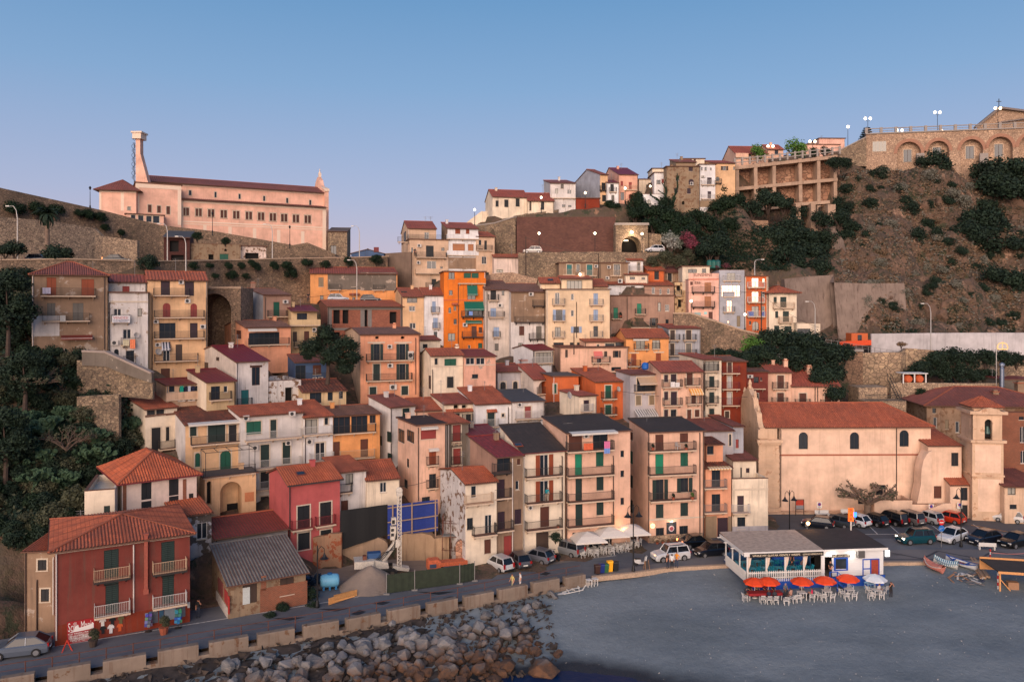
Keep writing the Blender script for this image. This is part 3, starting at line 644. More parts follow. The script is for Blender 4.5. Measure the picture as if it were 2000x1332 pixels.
H('A19','roofless ochre ruin wedged beside the guesthouse',1318,1343,552,612,150,0,6,roof='p',wall='yellowp',wear='ruin',W=[(1322,556,1329,568,'v'),(1324,585,1331,600,'v')],B=[(1318,1332,578,'i',.6)])
SIGNM=pN((92,54,44))
H('A20','pink guesthouse with orange shutters and rooftop name sign',1345,1404,546,628,146,-4,8,roof='p',wall='sun',tile='f',W=[(1376,550,1389,572,'s','p'),(1376,579,1389,601,'s','p'),(1384,609,1392,627,'D','b')],B=[(1352,1397,572,'k',.8),(1352,1397,601,'k',.8)],E=[('strip',1345,534,1404,545,wm('sun'),'parapet_sign_board'),('band',1345,545,pN((196,96,70)),.15),('text',1355,534,1391,540,'SUNSHINE',SIGNM,-.06),('text',1357,550,1368,555,'B&B',SIGNM,-.04),('strip',1348,550,1353,557,SIGNM,'star_emblem'),('strip',1356,610,1369,618,GW,'notice'),('strip',1375,609,1381,614,pN((150,200,200)),'notice')])
H('A20u','',1333,1386,521,536,150,-4,6,roof='f',wall='cream',tile='t',into=hO['A20'].T,pad=False,W=[(1344,526,1361,533,'d'),(1371,525,1379,533,'d')])
H('A21','pale grey house whose wide window mirrors the bright evening sky',1405,1454,528,640,146,-4,8,roof='p',wall='greyl',wear='clean',W=[(1409,557,1446,580,'m'),(1419,587,1430,610,'m'),(1420,532,1436,548,'l'),(1439,617,1446,638,'D','e'),(1420,626,1425,632,'m')],B=[(1412,1447,550,'w',.3),(1413,1435,581,'ws',.2),(1413,1436,611,'g',.5)])
H('A22','brick-red house with white corner quoins and blue cloths on its balcony',1455,1501,540,660,146,-3,8,roof='f',wall='terra',wear='clean',tile='S',W=[(1468,543,1482,562,'m'),(1489,544,1494,552,'m'),(1468,569,1482,591,'m'),(1488,570,1494,581,'g'),(1468,598,1482,618,'l'),(1488,598,1494,608,'g'),(1463,627,1467,634,'d'),(1469,628,1482,645,'al')],B=[(1461,1495,563,'w',.7),(1461,1495,592,'w',.7),(1461,1495,620,'w',.8)],E=[('strip',1462,609,1472,618,pN((20,80,170)),'blue_cloth'),('strip',1487,609,1495,618,pN((20,80,170)),'blue_cloth'),('strip',1455,541,1457,655,FRS,'quoins'),('strip',1497,541,1501,655,FRS,'quoins')])
H('A23','cream villa with dark green shutters at the end of the upper street',1502,1556,570,656,145,-3,9,roof='h',yr=560,wall='cream',tile='t',oe=.7,W=[(1511,580,1517,593,'s','k'),(1524,580,1536,602,'s','k'),(1514,608,1520,621,'s','k'),(1529,608,1541,631,'s','k'),(1512,636,1522,656,'D','k'),(1532,637,1546,650,'s','k')],B=[(1511,1553,603,'b',.7),(1522,1549,631,'b',.8)])
H('A23t','',1556,1602,632,660,143,-3,8,roof='p',wall='cream',into=hO['A23'].T,pad=False,W=[(1557,642,1583,655,'d')],E=[])
# == middle rows
H('B1','peach apartment house with paired dark shutters beside a leafy fig tree',704,820,654,790,117,18,xs=671,roof='g',yr=640,wall='orangep',tile='b',side=('beige','dirty'),W=[(724,672,748,706,'o','k'),(774,672,798,704,'o','k'),(729,711,742,745,'s','k'),(774,711,798,744,'o','k'),(722,756,735,773,'s','k'),(784,754,797,771,'s','k'),(733,657,740,662,'v'),(783,657,790,662,'v')],B=[(716,809,706),(716,806,745)],E=[('ac',757,673,766,681),('ac',757,710,768,718),('ac',761,751,775,761),('chim',770,634,.5,.4),('pipe',812,660,770),('strip',718,668,752,670,FRS,'lintel'),('strip',770,668,804,670,FRS,'lintel'),('ac',797,686,808,702)],fr=None)
H('B2','pale cream house with a green ribbon window and red roof',842,906,695,775,116,20,xs=823,roof='g',yr=681,wall='cream',tile='t',W=[(868,701,891,715,'s','g'),(849,700,855,712,'d'),(873,736,886,757,'s','n')],L=[(838,733,842,760,'d')],E=[('band',844,715,FRS,.12),('pipe',845,722,770),('chim',892,676,.6,.5)])
H('B3','blotchy pink house with white-framed sunroom under striped red roof',907,968,697,760,117,20,6,roof='s',yr=683,wall='rose',wear='peelb',tile='R',W=[(910,699,927,712,'g'),(930,699,947,712,'g'),(922,731,934,739,'d')],E=[('band',907,713,FRS,.1)])
H('B3b','low cream annex with small shuttered window above the pale house',817,860,665,684,128,15,6,roof='s',yr=661,wall='cream',tile='r',W=[(826,672,835,680,'s','n')])
H('B4','white house with dark stone quoins and recessed balcony',1041,1080,684,740,128,28,xs=1003,roof='g',yr=674,wall='white2',tile='c',W=[(1046,689,1077,712,'l')],B=[(1042,1080,711,'w',.5)],E=[('strip',1041,686,1044,735,pN((80,70,66)),'quoins'),('strip',1077,686,1080,738,pN((80,70,66)),'quoins')])
H('B5','grey-beige house with two small arched windows under a brown roof',972,1032,727,768,122,18,7,roof='s',yr=711,wall='greyw',wear='dirty',tile='r',W=[(977,746,988,761,'ad'),(1002,745,1011,760,'ad')],E=[('chim',1023,704,1.1,.9)])
H('B5a','white house with tall arched loggia under a sloping brown roof',1042,1079,741,802,119,24,xs=1012,roof='s',yr=712,wall='whitew',tile='r',W=[(1052,745,1073,773,'aP'),(1060,781,1073,798,'aA')],B=[(1050,1076,771,'i',.3)])
H('B6','long peach house with flat eaves and a pink awning over its balcony',1095,1226,680,724,131,6,8,roof='f',wall='peach',tile='t',W=[(1104,683,1109,698,'s','c'),(1166,687,1174,710,'d'),(1180,686,1186,697,'s','c'),(1197,685,1212,698,'o','c'),(1194,717,1213,724,'d')],B=[(1157,1193,710,'i',.8)],E=[('awn',1159,1176,686,697,pN((206,110,100)),.7)])
H('B6u','',1142,1222,668,682,134,6,6,roof='s',yr=660,wall='peach',tile='t',into=hO['B6'].T,pad=False,W=[(1182,671,1200,678,'d'),(1202,667,1219,677,'d'),(1166,673,1170,681,'d')])
H('B7','bright yellow-orange house with flower boxes and red-brown shutters',1223,1306,660,725,133,4,9,roof='g',yr=643,wall='orangey',wear='clean',tile='t',W=[(1242,664,1260,684,'l'),(1274,664,1289,683,'l'),(1233,691,1243,714,'s','o'),(1281,690,1291,712,'s','o')],B=[(1239,1268,684,'i',.6),(1274,1290,683,'i',.3),(1227,1252,717,'i',.7)],E=[('awn',1236,1266,661,663,AWW,.4),('strip',1228,688,1248,690,FRS,'lintel'),('strip',1277,687,1297,689,FRS,'lintel')])
H('B8','grey-white house with four balcony doors and thin red roof edge',1306,1368,642,712,137,4,xs=1285,roof='s',yr=634,wall='greyl',wear='dirty',tile='r',W=[(1309,645,1318,665,'D','c'),(1340,645,1350,665,'D','c'),(1309,671,1317,694,'D','c'),(1340,671,1350,696,'s','y')],B=[(1306,1329,666,'i',.8),(1336,1361,666,'i',.8),(1306,1362,696,'i',.8)])
H('G7','flat-roofed taupe house with dark teal doors below the tunnel road',1092,1228,514,550,153,3,8,roof='f',wall='brown',wear='dirty',tile='f',W=[(1107,517,1117,539,'D','t'),(1126,517,1132,530,'d'),(1146,517,1157,539,'D','t'),(1199,517,1211,539,'d')],B=[(1100,1124,538,'b',.5),(1139,1166,540,'b',.5),(1192,1214,540,'b',.5)],E=[('ac',1161,517,1168,523),('ac',1186,519,1193,525),('ac',1183,540,1190,546),('pipe',1172,515,548)])
H('G9','small white house with orange roof and lit blue door frame',1226,1256,509,535,156,2,6,roof='s',yr=500,wall='white2',tile='o',W=[(1245,513,1250,531,'s','y')],B=[(1229,1256,531,'w',.6)])
H('G9o','little orange-red house with one tall dark door',1265,1298,528,553,154,2,6,roof='s',yr=517,wall='terra',tile='o',W=[(1278,530,1287,546,'D','n')])
H('G9d','low house under a maroon roof near the terrace garden',1298,1340,532,556,156,0,7,roof='g',yr=522,wall='brown',wear='ruin',tile='w',W=[(1304,534,1312,550,'D','n')])
H('G9b','cream strip house with tiny windows under the little white house',1222,1266,537,556,152,2,5,roof='s',yr=533,wall='cream',tile='t',W=[(1230,541,1240,546,'d'),(1253,542,1260,546,'d')])
H('G10','squat pinkish-white block with red roof edge below the brown wall',965,1020,503,534,160,6,5,roof='s',yr=498,wall='pinkw',wear='dirty',tile='t',W=[(970,527,982,532,'l')])
H('C1','terracotta house with green shutters and two air conditioners on its roof',1163,1222,746,815,113,18,xs=1116,roof='s',yr=720,wall='terra',wear='dirty',tile='t',trim=FRS,W=[(1182,753,1194,781,'D','g'),(1182,791,1194,812,'D','g')],B=[(1178,1206,781,'i',.8),(1176,1206,812,'i',.6)],E=[('dish',1207,760,.4)])
H('C1b','orange side block with square green window beside the terracotta house',1080,1130,736,780,116,14,6,roof='f',wall='terra',tile='f',W=[(1080,750,1087,768,'s','g')])
H('C2','small beige annex with satellite dishes on a red roof',1131,1165,774,812,108,28,xs=1093,roof='s',yr=762,wall='cream',wear='dirty',tile='r',W=[(1140,782,1151,807,'D','u')],B=[(1137,1160,806,'w',.4)],E=[('dish',1111,772,.5)])
H('C3','tall white house with beige awning and striped sunshade',1231,1291,732,824,112,17,xs=1203,roof='s',yr=723,wall='greyw',wear='clean',tile='w',W=[(1244,737,1279,766,'d'),(1242,773,1252,791,'s','e'),(1268,773,1278,790,'s','e')],B=[(1241,1280,767,'i',.5)],E=[('awn',1244,1280,737,750,AWB,1.0),('awn',1238,1284,800,813,(pN((210,206,200)),pN((96,100,104))),1.4),('pipe',1287,735,815,PIPEC)])
H('C4','beige house with plum shutters and white washing on a balcony',1291,1373,727,826,111,12,8,roof='g',yr=706,wall='peach',tile='r',W=[(1297,732,1305,746,'s','u'),(1310,731,1321,756,'s','u'),(1341,728,1353,753,'D','b'),(1297,765,1305,781,'s','u'),(1310,765,1322,793,'s','u'),(1350,771,1359,792,'D','b'),(1297,800,1305,817,'s','u'),(1310,800,1321,815,'d'),(1342,800,1350,821,'D','b'),(1357,800,1366,814,'s','b')],B=[(1296,1334,758,'i',.8),(1340,1369,755,'i',.6),(1298,1334,794,'i',.8),(1343,1371,791,'i',.7)],E=[('awn',1345,1370,759,769,(pN((224,150,60)),pN((226,196,150))),.8),('pipe',1371,730,815),('chim',1340,714,.9,.7)])
H('C5','narrow cream house with a stack of dark green doors and open top loggia',1375,1409,703,824,115,10,xs=1327,roof='s',yr=691,wall='cream',tile='r',W=[(1376,706,1404,728,'l'),(1385,735,1395,760,'s','k'),(1385,766,1395,791,'s','k'),(1385,798,1395,812,'s','k')],B=[(1376,1405,727,'i',.5),(1381,1405,759,'i',.7),(1381,1405,790,'i',.7)],E=[('pipe',1375,706,820)])
H('C6','deep orange-red house with three stacked balconies',1409,1458,706,830,118,2,8,roof='s',yr=696,wall='redo',tile='b',W=[(1421,708,1429,731,'D','c'),(1421,735,1429,761,'r','w'),(1421,766,1429,792,'r','w'),(1416,803,1424,816,'s','c')],B=[(1411,1446,731,'r',.8),(1411,1446,762,'r',.8),(1411,1446,794,'r',.8)])
H('C7','small vermilion house with green mesh on its balconies',1457,1500,726,798,123,2,8,roof='s',yr=715,wall='red',tile='b',wear='clean',W=[(1472,736,1482,749,'d'),(1485,737,1488,743,'d'),(1474,767,1483,786,'g')],B=[(1459,1496,761,'gs',.7),(1459,1496,793,'gs',.7)],E=[('ac',1460,732,1471,738)],smat=wm('red'))
H('C8','beige house with tall brown shutters and tiled roof behind the church',1500,1546,727,800,125,1,8,roof='g',yr=710,wall='peach',tile='r',trim=FRS,W=[(1518,733,1531,761,'s','b'),(1518,767,1531,791,'s','b')],B=[(1510,1540,761,'i',.6),(1509,1540,791,'i',.7)],E=[('chim',1534,704,.6,.3)])
H('C9','beige house with two roof dormers and an arched brown door',1546,1640,753,800,125,0,9,roof='g',yr=720,wall='peach',tile='r',trim=FRS,W=[(1561,768,1575,794,'s','b'),(1611,769,1623,795,'as','b')],B=[(1554,1584,794,'i',.5),(1604,1630,795,'i',.5)],E=[('chim',1580,716,.8,.35),('pipe',1592,754,798),('pipe',1597,754,798)])
# == west cluster
H('D1','cream house with a plain side wall and brown glazed loft band',284,346,800,885,98,42,xs=231,roof='s',yr=763,wall='cream',tile='t',wear='clean',W=[(287,797,303,810,'d'),(305,797,321,810,'d'),(296,836,314,880,'D','n'),(324,834,331,860,'s','n')],B=[(313,346,879,'i',.8)],E=[('band',284,811,EAVE,.25)])
H('D2','yellow house with white gable wall, green arched door and vaulted porch',362,478,830,1000,93.5,31,xs=332,roof='s',yr=789,wall='yellow',tile='m',side=('white','clean'),W=[(371,834,384,851,'s','k'),(406,831,440,862,'s','k'),(447,830,462,866,'D','n'),(430,881,451,922,'as','g'),(381,885,391,911,'as','g')],B=[(374,474,869,'i',.9)],E=[('awn',366,470,826,830,AWW,.9)])
H('D3','white terrace house with dark green shutters and white balcony rails',470,592,814,975,95.5,31,7,roof='s',yr=795,wall='white',wear='clean',tile='t',W=[(481,824,510,847,'s','g'),(528,820,540,858,'D','k'),(509,869,526,912,'D','k'),(552,864,567,905,'D','k'),(509,922,525,952,'s','n'),(509,970,525,1002,'s','n')],B=[(481,590,860,'w',.9),(496,589,915,'w',.9),(497,560,958,'w',.7)],E=[('ac',493,870,504,879),('ac',558,861,569,869),('ac',475,812,487,821)])
H('D4','white house with an open loggia and white balconies beneath a steep red roof',594,650,816,920,99,31,8,roof='s',yr=784,wall='white2',wear='clean',tile='t',W=[(597,820,620,846,'l'),(634,816,641,829,'d'),(616,865,635,899,'g')],B=[(595,651,851,'w',.9),(607,653,903,'w',.9)],E=[('ac',599,858,611,867),('ac',565,804,577,812)])
H('D5','ochre house with a wide brown-framed sunroom band',650,742,813,905,101,24,7,roof='s',yr=793,wall='orangey',wear='dirty',tile='b',fr=FRB,W=[(651,815,684,848,'b'),(686,813,718,843,'b'),(722,811,734,826,'b'),(651,863,664,898,'D','b'),(704,858,719,896,'D','b')],B=[(650,735,848,'i',.5),(665,733,897,'b',.6)])
H('D6','cream-white corner house with dusky red roof and narrow black shutters',762,811,796,925,104,36,xs=720,roof='s',yr=772,wall='white',tile='w',W=[(786,798,800,813,'s','k')],L=[(757,842,765,864,'s','k'),(758,884,766,900,'s','k'),(740,850,746,870,'s','k')])
H('D7','slim peach tower house with brown roller shutters and glazed corner',815,869,832,984,93,26,xs=777,roof='f',wall='peach',tile='m',W=[(822,837,852,856,'r','R'),(838,880,852,912,'s','o'),(838,926,852,957,'d'),(824,971,840,980,'d')],L=[(796,838,809,866,'d'),(779,836,790,866,'d'),(796,895,799,913,'d'),(791,935,796,954,'d')],B=[(834,858,911,'i',.3),(834,857,956,'i',.3)],E=[('pipe',817,835,978),('awn',821,854,834,837,AWW,.4),('awn',836,856,876,879,AWW,.4)])
H('D8','grubby grey-brown house with red roller shutters and white drainpipe',869,915,828,925,97,22,7,roof='s',yr=808,wall='greyd',wear='dirty',tile='t',W=[(884,830,900,866,'r','R'),(885,876,900,911,'r','R')],B=[(883,902,865,'i',.3),(882,904,910,'i',.3)],E=[('pipe',876,829,920,PIPEW)])
H('E1','low cream house with broad brown-tiled roof between taller houses',591,676,766,800,108,24,7,roof='s',yr=742,wall='yellowp',tile='m',W=[(605,767,628,787,'d'),(640,766,650,782,'d'),(662,762,670,778,'d')])
H('E2','large off-white house with bright crimson metal roof and teal door',461,524,707,798,106,38,xs=364,roof='g',yr=675,wall='white',wear='peelb',tile='c',side=('whitew',0),fr=FRB,W=[(492,717,508,752,'b'),(471,762,486,796,'D','t')],L=[(399,707,407,720,'d'),(423,697,428,705,'d')],B=[(464,494,795,'i',.5)],E=[('pipe',462,712,790,PIPEW),('strip',488,714,512,717,FRB,'lintel')])
H('E3','roofless white shell of a house behind grey scaffold poles',525,588,745,800,109,32,xs=497,roof='p',wall='white',wear='ruin',W=[(557,757,572,786,'v')])
H('E4','blue house with dark red roof half hidden by the fig tree',576,641,708,760,116,24,7,roof='s',yr=692,wall='blue',tile='w',W=[(577,714,597,744,'d'),(611,713,627,731,'s','b')],B=[(578,641,744,'i',.6)],E=[('ac',611,737,619,743),('ac',622,736,631,742)])
H('E5','small cream house with crimson roof and dim yellow porch',403,460,747,800,101,38,xs=366,roof='s',yr=722,wall='yellowp',tile='c',side=('cream',0),W=[(437,754,445,766,'g'),(412,755,430,784,'d')],B=[(411,454,783,'i',.6)])
H('E6','squat terrace house with laundry line under a maroon lean-to roof',325,402,753,800,102,38,5,roof='s',yr=740,wall='beige',tile='c',W=[(330,753,341,765,'d'),(350,757,384,768,'d')],B=[(325,402,781,'bs',.6)],E=[('ac',348,772,362,784),('ac',367,771,381,783)])
H('G1','tiny peach house under an orange roof in a gap of the lane',812,868,803,828,106,20,6,roof='s',yr=778,wall='peach',tile='t')
H('G2','cream house with small twin attic windows under red tiles',868,930,790,840,106,20,7,roof='s',yr=770,wall='cream',tile='r',W=[(886,791,896,798,'v'),(902,791,912,797,'v'),(910,809,920,826,'d'),(888,808,898,818,'d')],B=[(904,925,826,'i',.4)],E=[('hood',870,930,800,.5)])
H('G3','white house with dark green door and big orange-red roof',929,1000,790,842,106,19,9,roof='s',yr=757,wall='white2',wear='clean',tile='t',trim=FRS,W=[(952,804,966,835,'D','k'),(980,808,985,814,'d')],B=[(947,975,836,'w',.7)],E=[('pipe',993,795,835),('hood',950,970,800,.3)])
H('G4','whitish house with slate-grey roof and a pink door',1001,1064,785,842,107,18,8,roof='s',yr=762,wall='white',wear='dirty',tile='S',W=[(1025,794,1037,821,'D','R'),(1032,826,1038,840,'d')],B=[(1009,1061,820,'w',.8)],E=[('ac',1011,787,1020,794)])
H('G5','house showing only a strip of crimson roof behind the corroded red roof',916,976,851,880,97,20,5,roof='s',yr=842,wall='grey',tile='c')
H('G6','whitewashed house with maroon roof beside the slim orange house',1376,1432,842,900,104,8,8,roof='s',yr=818,wall='greyw',tile='w',W=[(1424,848,1428,870,'d')])
H('G6b','narrow white annex squeezed against the church flank',1432,1452,833,905,105,6,9,roof='s',yr=812,wall='greyl',tile='w',W=[(1437,858,1443,875,'s','R')])
# == street row
H('F0','pinkish-white house with dark green shutters, brick quoins and orange hip roof',238,384,940,1012,82,37,xs=201,roof='h',yr=880,wall='pinkw',wear='clean',tile='o',gut=pN((120,40,44)),oe=.5,W=[(276,941,296,974,'s','n'),(330,932,349,966,'s','n'),(276,980,296,1010,'s','n'),(330,970,349,1000,'s','n'),(369,964,378,978,'s','n')],L=[(212,936,218,958,'s','n')],E=[('strip',240,948,247,1010,BRICKR,'brick_quoins'),('strip',357,936,364,980,BRICKR,'brick_quoins')])
H('F0t','',165,224,960,1020,79,20,8,roof='p',wall='cream',into=hO['F0'].T,pad=False,W=[(203,988,215,1001,'s','k'),(222,985,228,1006,'s','k')])
H('F1','large brick-red house with green shutters and a souvenir shop below',107,371,1075,1261,66.6,29.5,11,roof='h',yr=1006,wall='red',wear='dirty',tile='t',oe=.45,W=[(203,1075,232,1140,'s','k'),(315,1059,341,1124,'s','k'),(206,1142,232,1206,'s','k'),(317,1124,340,1190,'s','k')],B=[(183,255,1137,'bk',.9),(299,366,1122,'bk',.9),(184,255,1206,'w',.9),(299,366,1188,'w',.9)],E=[('pipe',261,1064,1196,PIPEW),('strip',107,1222,371,1262,wm('redo'),'shop_front_paint'),('pipe',110,1082,1250,PIPEW),('band',107,1076,FRS,.25)])
H('F1b','olive-brown side wing with two small dark windows against the red house',48,112,1076,1262,70.5,6,8,roof='s',yr=1040,wall='brown',wear='peelb',tile='t',trim=FRS,W=[(74,1093,91,1113,'s','n'),(80,1150,96,1174,'s','n')],E=[('pipe',72,1132,1236),('pipe',104,1088,1200,PIPEW)])
H('F2','derelict stone shed with grey corrugated roof and boarded windows',446,597,1141,1210,72.4,31,xs=414,roof='s',yr=1054,wall='stone',wear='ruin',tile='g',og=.25,oe=.5,W=[(474,1139,502,1175,'s','c'),(547,1128,574,1159,'s','c')],E=[('strip',508,1150,600,1205,BRICKR,'exposed_brick'),('strip',510,1125,520,1152,BRICKR,'exposed_brick'),('strip',474,1148,488,1178,pN((186,190,186)),'poster',1)])
H('F3','tiny house with flaking blue-white plaster and bright orange tiles',342,413,1010,1082,80,33,xs=318,roof='s',yr=978,wall='grey',wear='peelw',tile='o',W=[(384,1022,405,1051,'g')],wmat=wallm('flaking_blue',C(186,184,188),.5,peel=(96,88,82),pth=.5,pscale=.7),side=('brown','dirty'))
H('F4','lean-to with a long worn red metal roof behind the stone shed',420,562,1052,1075,81,31,6,roof='s',yr=1006,wall='grey',tile='R')
H('F5','rose-pink house with stone-framed dark windows and small red balconies',565,664,946,1085,85,33,xs=526,roof='g',yr=908,wall='pink',wear='clean',tile='o',gut=pN((50,54,56)),trim=FRS,oe=.4,og=.3,W=[(581,989,605,1034,'s','n'),(625,982,647,1027,'s','n'),(582,1042,605,1071,'s','n'),(626,1036,647,1058,'s','n')],B=[(571,611,1037,'r',.6),(618,657,1029,'r',.6)],E=[('pipe',566,950,1080,FRD),('sky',587,930)])
H('F6','small whitewashed house with a barred balcony beside the rose house',663,715,923,1000,90,28,7,roof='s',yr=898,wall='white',wear='dirty',tile='t',W=[(675,926,690,945,'l'),(666,978,680,1010,'D','b')],B=[(663,689,965,'i',.6)])
H('F7','weathered low house with one small window above the dark hoarding',716,780,938,990,91,20,xs=701,roof='s',yr=900,wall='cream',wear='dirty',tile='t',W=[(742,942,755,961,'g')])
H('F8','cream house with a torn-open gable wall and collapsing ridge',909,970,945,1098,85.5,24,xs=860,roof='g',yr=914,wall='cream',wear='clean',tile='o',side=('white','ruin'),W=[(920,949,931,972,'g'),(912,1012,924,1034,'d'),(947,1006,961,1042,'g'),(946,1054,959,1080,'D','b')],B=[(911,965,987,'b',.8),(927,972,1049,'i',.9)])
H('F9','grey-brown house with corroded crimson roof and iron balconies',970,1021,893,1090,87.5,25,xs=918,roof='s',yr=852,wall='brown',wear='dirty',tile='C',side=('brownp','dirty'),W=[(960,895,997,926,'d'),(971,937,986,978,'s','u'),(1007,939,1014,956,'g'),(1010,896,1016,907,'s','b'),(972,1000,986,1040,'s','u'),(1005,995,1018,1022,'s','u'),(984,1047,1000,1088,'D','R')],B=[(966,1000,926,'k',.8),(966,1000,976,'i',.5),(968,1005,1040,'i',.9)],E=[('pipe',1001,895,1085,PIPEW)])
H('F10','cream street house with open brown shutters and a slate-brown roof with skylight',1021,1103,884,1078,89.5,21,xs=977,roof='s',yr=829,wall='cream',wear='clean',tile='d',fr=FRW,gut=pN((104,44,40)),W=[(1046,889,1080,929,'o','o'),(1046,940,1080,980,'o','o'),(1055,990,1073,1028,'D','b'),(1047,1040,1072,1072,'D','c')],B=[(1029,1100,934),(1030,1100,985),(1030,1100,1037)],E=[('sky',1012,838),('pipe',1098,890,1060),('ac',1032,988,1041,995)])
H('F11','wide cream apartment block with terrace loggia and open-air restaurant below',1107,1231,846,1072,91.5,17,xs=1060,roof='s',yr=812,wall='peach',wear='clean',tile='d',W=[(1111,847,1137,884,'D','b'),(1158,847,1187,875,'d','b'),(1123,887,1137,931,'D','G'),(1164,883,1179,910,'s','g'),(1124,935,1137,980,'D','k'),(1165,931,1179,957,'s','k'),(1124,985,1138,1030,'D','k'),(1165,980,1179,1005,'s','k'),(1212,880,1219,892,'d'),(1212,919,1219,931,'d'),(1212,972,1219,985,'d'),(1118,1040,1140,1070,'d'),(1150,1038,1195,1070,'d')],B=[(1111,1201,883,'i',1.1),(1111,1201,932),(1111,1201,982),(1111,1201,1031)],E=[('pipe',1107,850,1060),('pipe',1198,890,1030),('awn',1110,1199,843,848,AWW,1.2),('ant',1109,826),('ac',1140,848,1151,855)])
H('F12','cream apartment block with a lit round restaurant sign and stone plinth',1267,1375,844,1062,95.5,12,xs=1229,roof='s',yr=817,wall='peach',wear='clean',tile='d',W=[(1280,849,1296,881,'s','b'),(1328,846,1344,864,'s','b'),(1280,887,1296,928,'D','G'),(1329,884,1344,910,'s','g'),(1274,937,1304,978,'o','k'),(1322,934,1352,960,'o','k'),(1281,985,1296,1011,'s','k'),(1329,982,1344,1007,'s','k'),(1281,1031,1297,1051,'d'),(1327,1027,1344,1049,'d')],L=[(1232,843,1236,860,'s','b'),(1232,880,1236,906,'s','g'),(1232,927,1236,953,'s','k'),(1232,975,1236,1002,'s','k')],B=[(1270,1361,883),(1270,1361,930),(1272,1361,980)],E=[('pipe',1267,845,1050),('pipe',1367,845,1045,IRON),('band',1267,1014,FRS,.15)])
H('F13','slim orange house with tiered tile roofs and dark doors',1378,1428,914,1050,97.5,8,7,roof='s',yr=886,wall='orangep',tile='m',W=[(1390,917,1407,953,'d'),(1390,965,1407,1003,'d'),(1401,1011,1422,1048,'D','u')],B=[(1377,1421,956,'g',.8),(1377,1421,1004,'g',.8)],E=[('awn',1381,1424,911,915,(pN((220,200,160)),pN((190,140,90))),.8),('strip',1378,1008,1400,1050,wm('stone'),'stone_base'),('strip',1422,1008,1428,1050,wm('stone'),'stone_base')])
H('F13u','',1380,1412,868,890,100,8,6,roof='s',yr=852,wall='orangep',tile='m',into=hO['F13'].T,pad=False,W=[(1379,871,1394,887,'d')])
H('F14','cream house with a parapet roof terrace beside the church square',1430,1500,936,1044,98.5,5,7,roof='p',wall='cream',tile='f',wear='dirty',W=[(1440,968,1453,1005,'D','u'),(1440,1010,1456,1033,'d')],B=[(1432,1466,1005,'w',.8)],E=[('band',1430,954,FRS,.25),('strip',1430,1028,1500,1044,wm('greyw'),'grey_plinth')])
H('F14u','',1432,1477,899,940,102,5,5,roof='s',yr=892,wall='cream',tile='w',into=hO['F14'].T,pad=False,W=[(1446,913,1449,935,'D','n'),(1457,914,1464,923,'s','u')])
H('D2p','',400,500,934,1019,89.6,31,3.2,roof='f',wall='yellow',tile='f',into=hO['D2'].T,pad=False,W=[(430,943,472,1016,'aP'),(404,940,413,985,'aA')],B=[(397,500,931,'i',.3)],E=[('strip',478,962,496,978,pN((190,120,80)),'rust_stain')])
_f=hO['D2p'];mb=MB();_w=_f.w;_z=_f.h+.2
for _x in(.1,_w-.1):
 for _y in(.1,3.0):mb.bar((_x,_y,_z),(_x,_y,_z+2.6),.06)
for _y in(.1,3.0):mb.bar((.1,_y,_z+2.6),(_w-.1,_y,_z+2.6),.06)
for i in range(5):mb.bar((.1+(_w-.2)*i/4,.1,_z+2.6),(.1+(_w-.2)*i/4,3.0,_z+2.6),.05)
mb.bD('pergola_frame',IRON,_f.T,_f.M);mb=MB();_a=_f.fp(443,984,-2.0);_b=_f.fp(464,1012,-2.0);mb.box(_a[0],_b[0],1.9,1.97,_b[1],_a[1]);mb.bD('porch_door',VOID,_f.T,_f.M)
# == upper town on the ridge
H('H1','old cream house at the ramp top with grey shuttered windows',962,1031,384,420,176,12,9,roof='g',yr=372,wall='cream',wear='dirty',tile='r',W=[(1007,388,1015,404,'s','n'),(985,390,993,405,'s','n'),(968,392,974,404,'s','n')])
H('H1b','low cream house beside the lit lamp on the ridge lane',1031,1082,392,415,176,6,8,roof='g',yr=378,wall='cream',wear='dirty',tile='r',W=[(1034,390,1038,412,'D','c'),(1057,394,1063,410,'D','n')],E=[])
H('H2','two-storey whitish house with flat brown roof line on the ridge',1075,1124,358,412,178,2,xs=1051,roof='s',yr=353,wall='white',wear='dirty',tile='w',W=[(1084,369,1090,385,'l'),(1095,360,1101,369,'s','y'),(1108,371,1116,382,'g'),(1098,400,1104,405,'d'),(1110,401,1116,405,'d')],B=[(1078,1124,388,'bs',.5)])
H('H3','house with blank grey gable and a yellow front beside it',1172,1187,341,398,182,20,xs=1123,roof='g',yr=332,wall='yellow',side=('greyl',0),tile='w',W=[(1175,357,1183,374,'s','n'),(1176,381,1184,394,'s','n')],B=[(1173,1187,373,'k',.6)])
H('H3b','brick-red garden building under the grey gable',1125,1171,388,404,178,2,5,roof='f',wall='redo',tile='f')
H('H4','slot-like white house with black balcony door and maroon roof',1186,1208,357,398,181,4,6,roof='s',yr=353,wall='white2',tile='c',W=[(1192,360,1199,376,'s','n'),(1194,381,1200,394,'s','y')],B=[(1190,1205,376,'i',.5)])
H('H4b','pink house with rosy shutters and crimson roof on the ridge',1209,1246,341,396,183,6,xs=1172,roof='g',yr=329,wall='rose',wear='clean',tile='c',W=[(1212,354,1217,364,'s','R'),(1228,356,1234,371,'s','R'),(1228,380,1235,389,'s','R'),(1212,376,1219,391,'d')],B=[(1221,1245,372,'b',.5)])
H('H5','white villa with arched windows and dark roof pergolas above ivy',1256,1300,380,408,180,-4,8,roof='p',wall='white2',wear='clean',W=[(1263,390,1271,402,'al'),(1286,388,1294,400,'al')])
H('H5b','beige block under a black canopy behind the white villa',1248,1280,351,385,188,0,8,roof='f',wall='cream',tile='d',W=[(1262,361,1270,369,'d')])
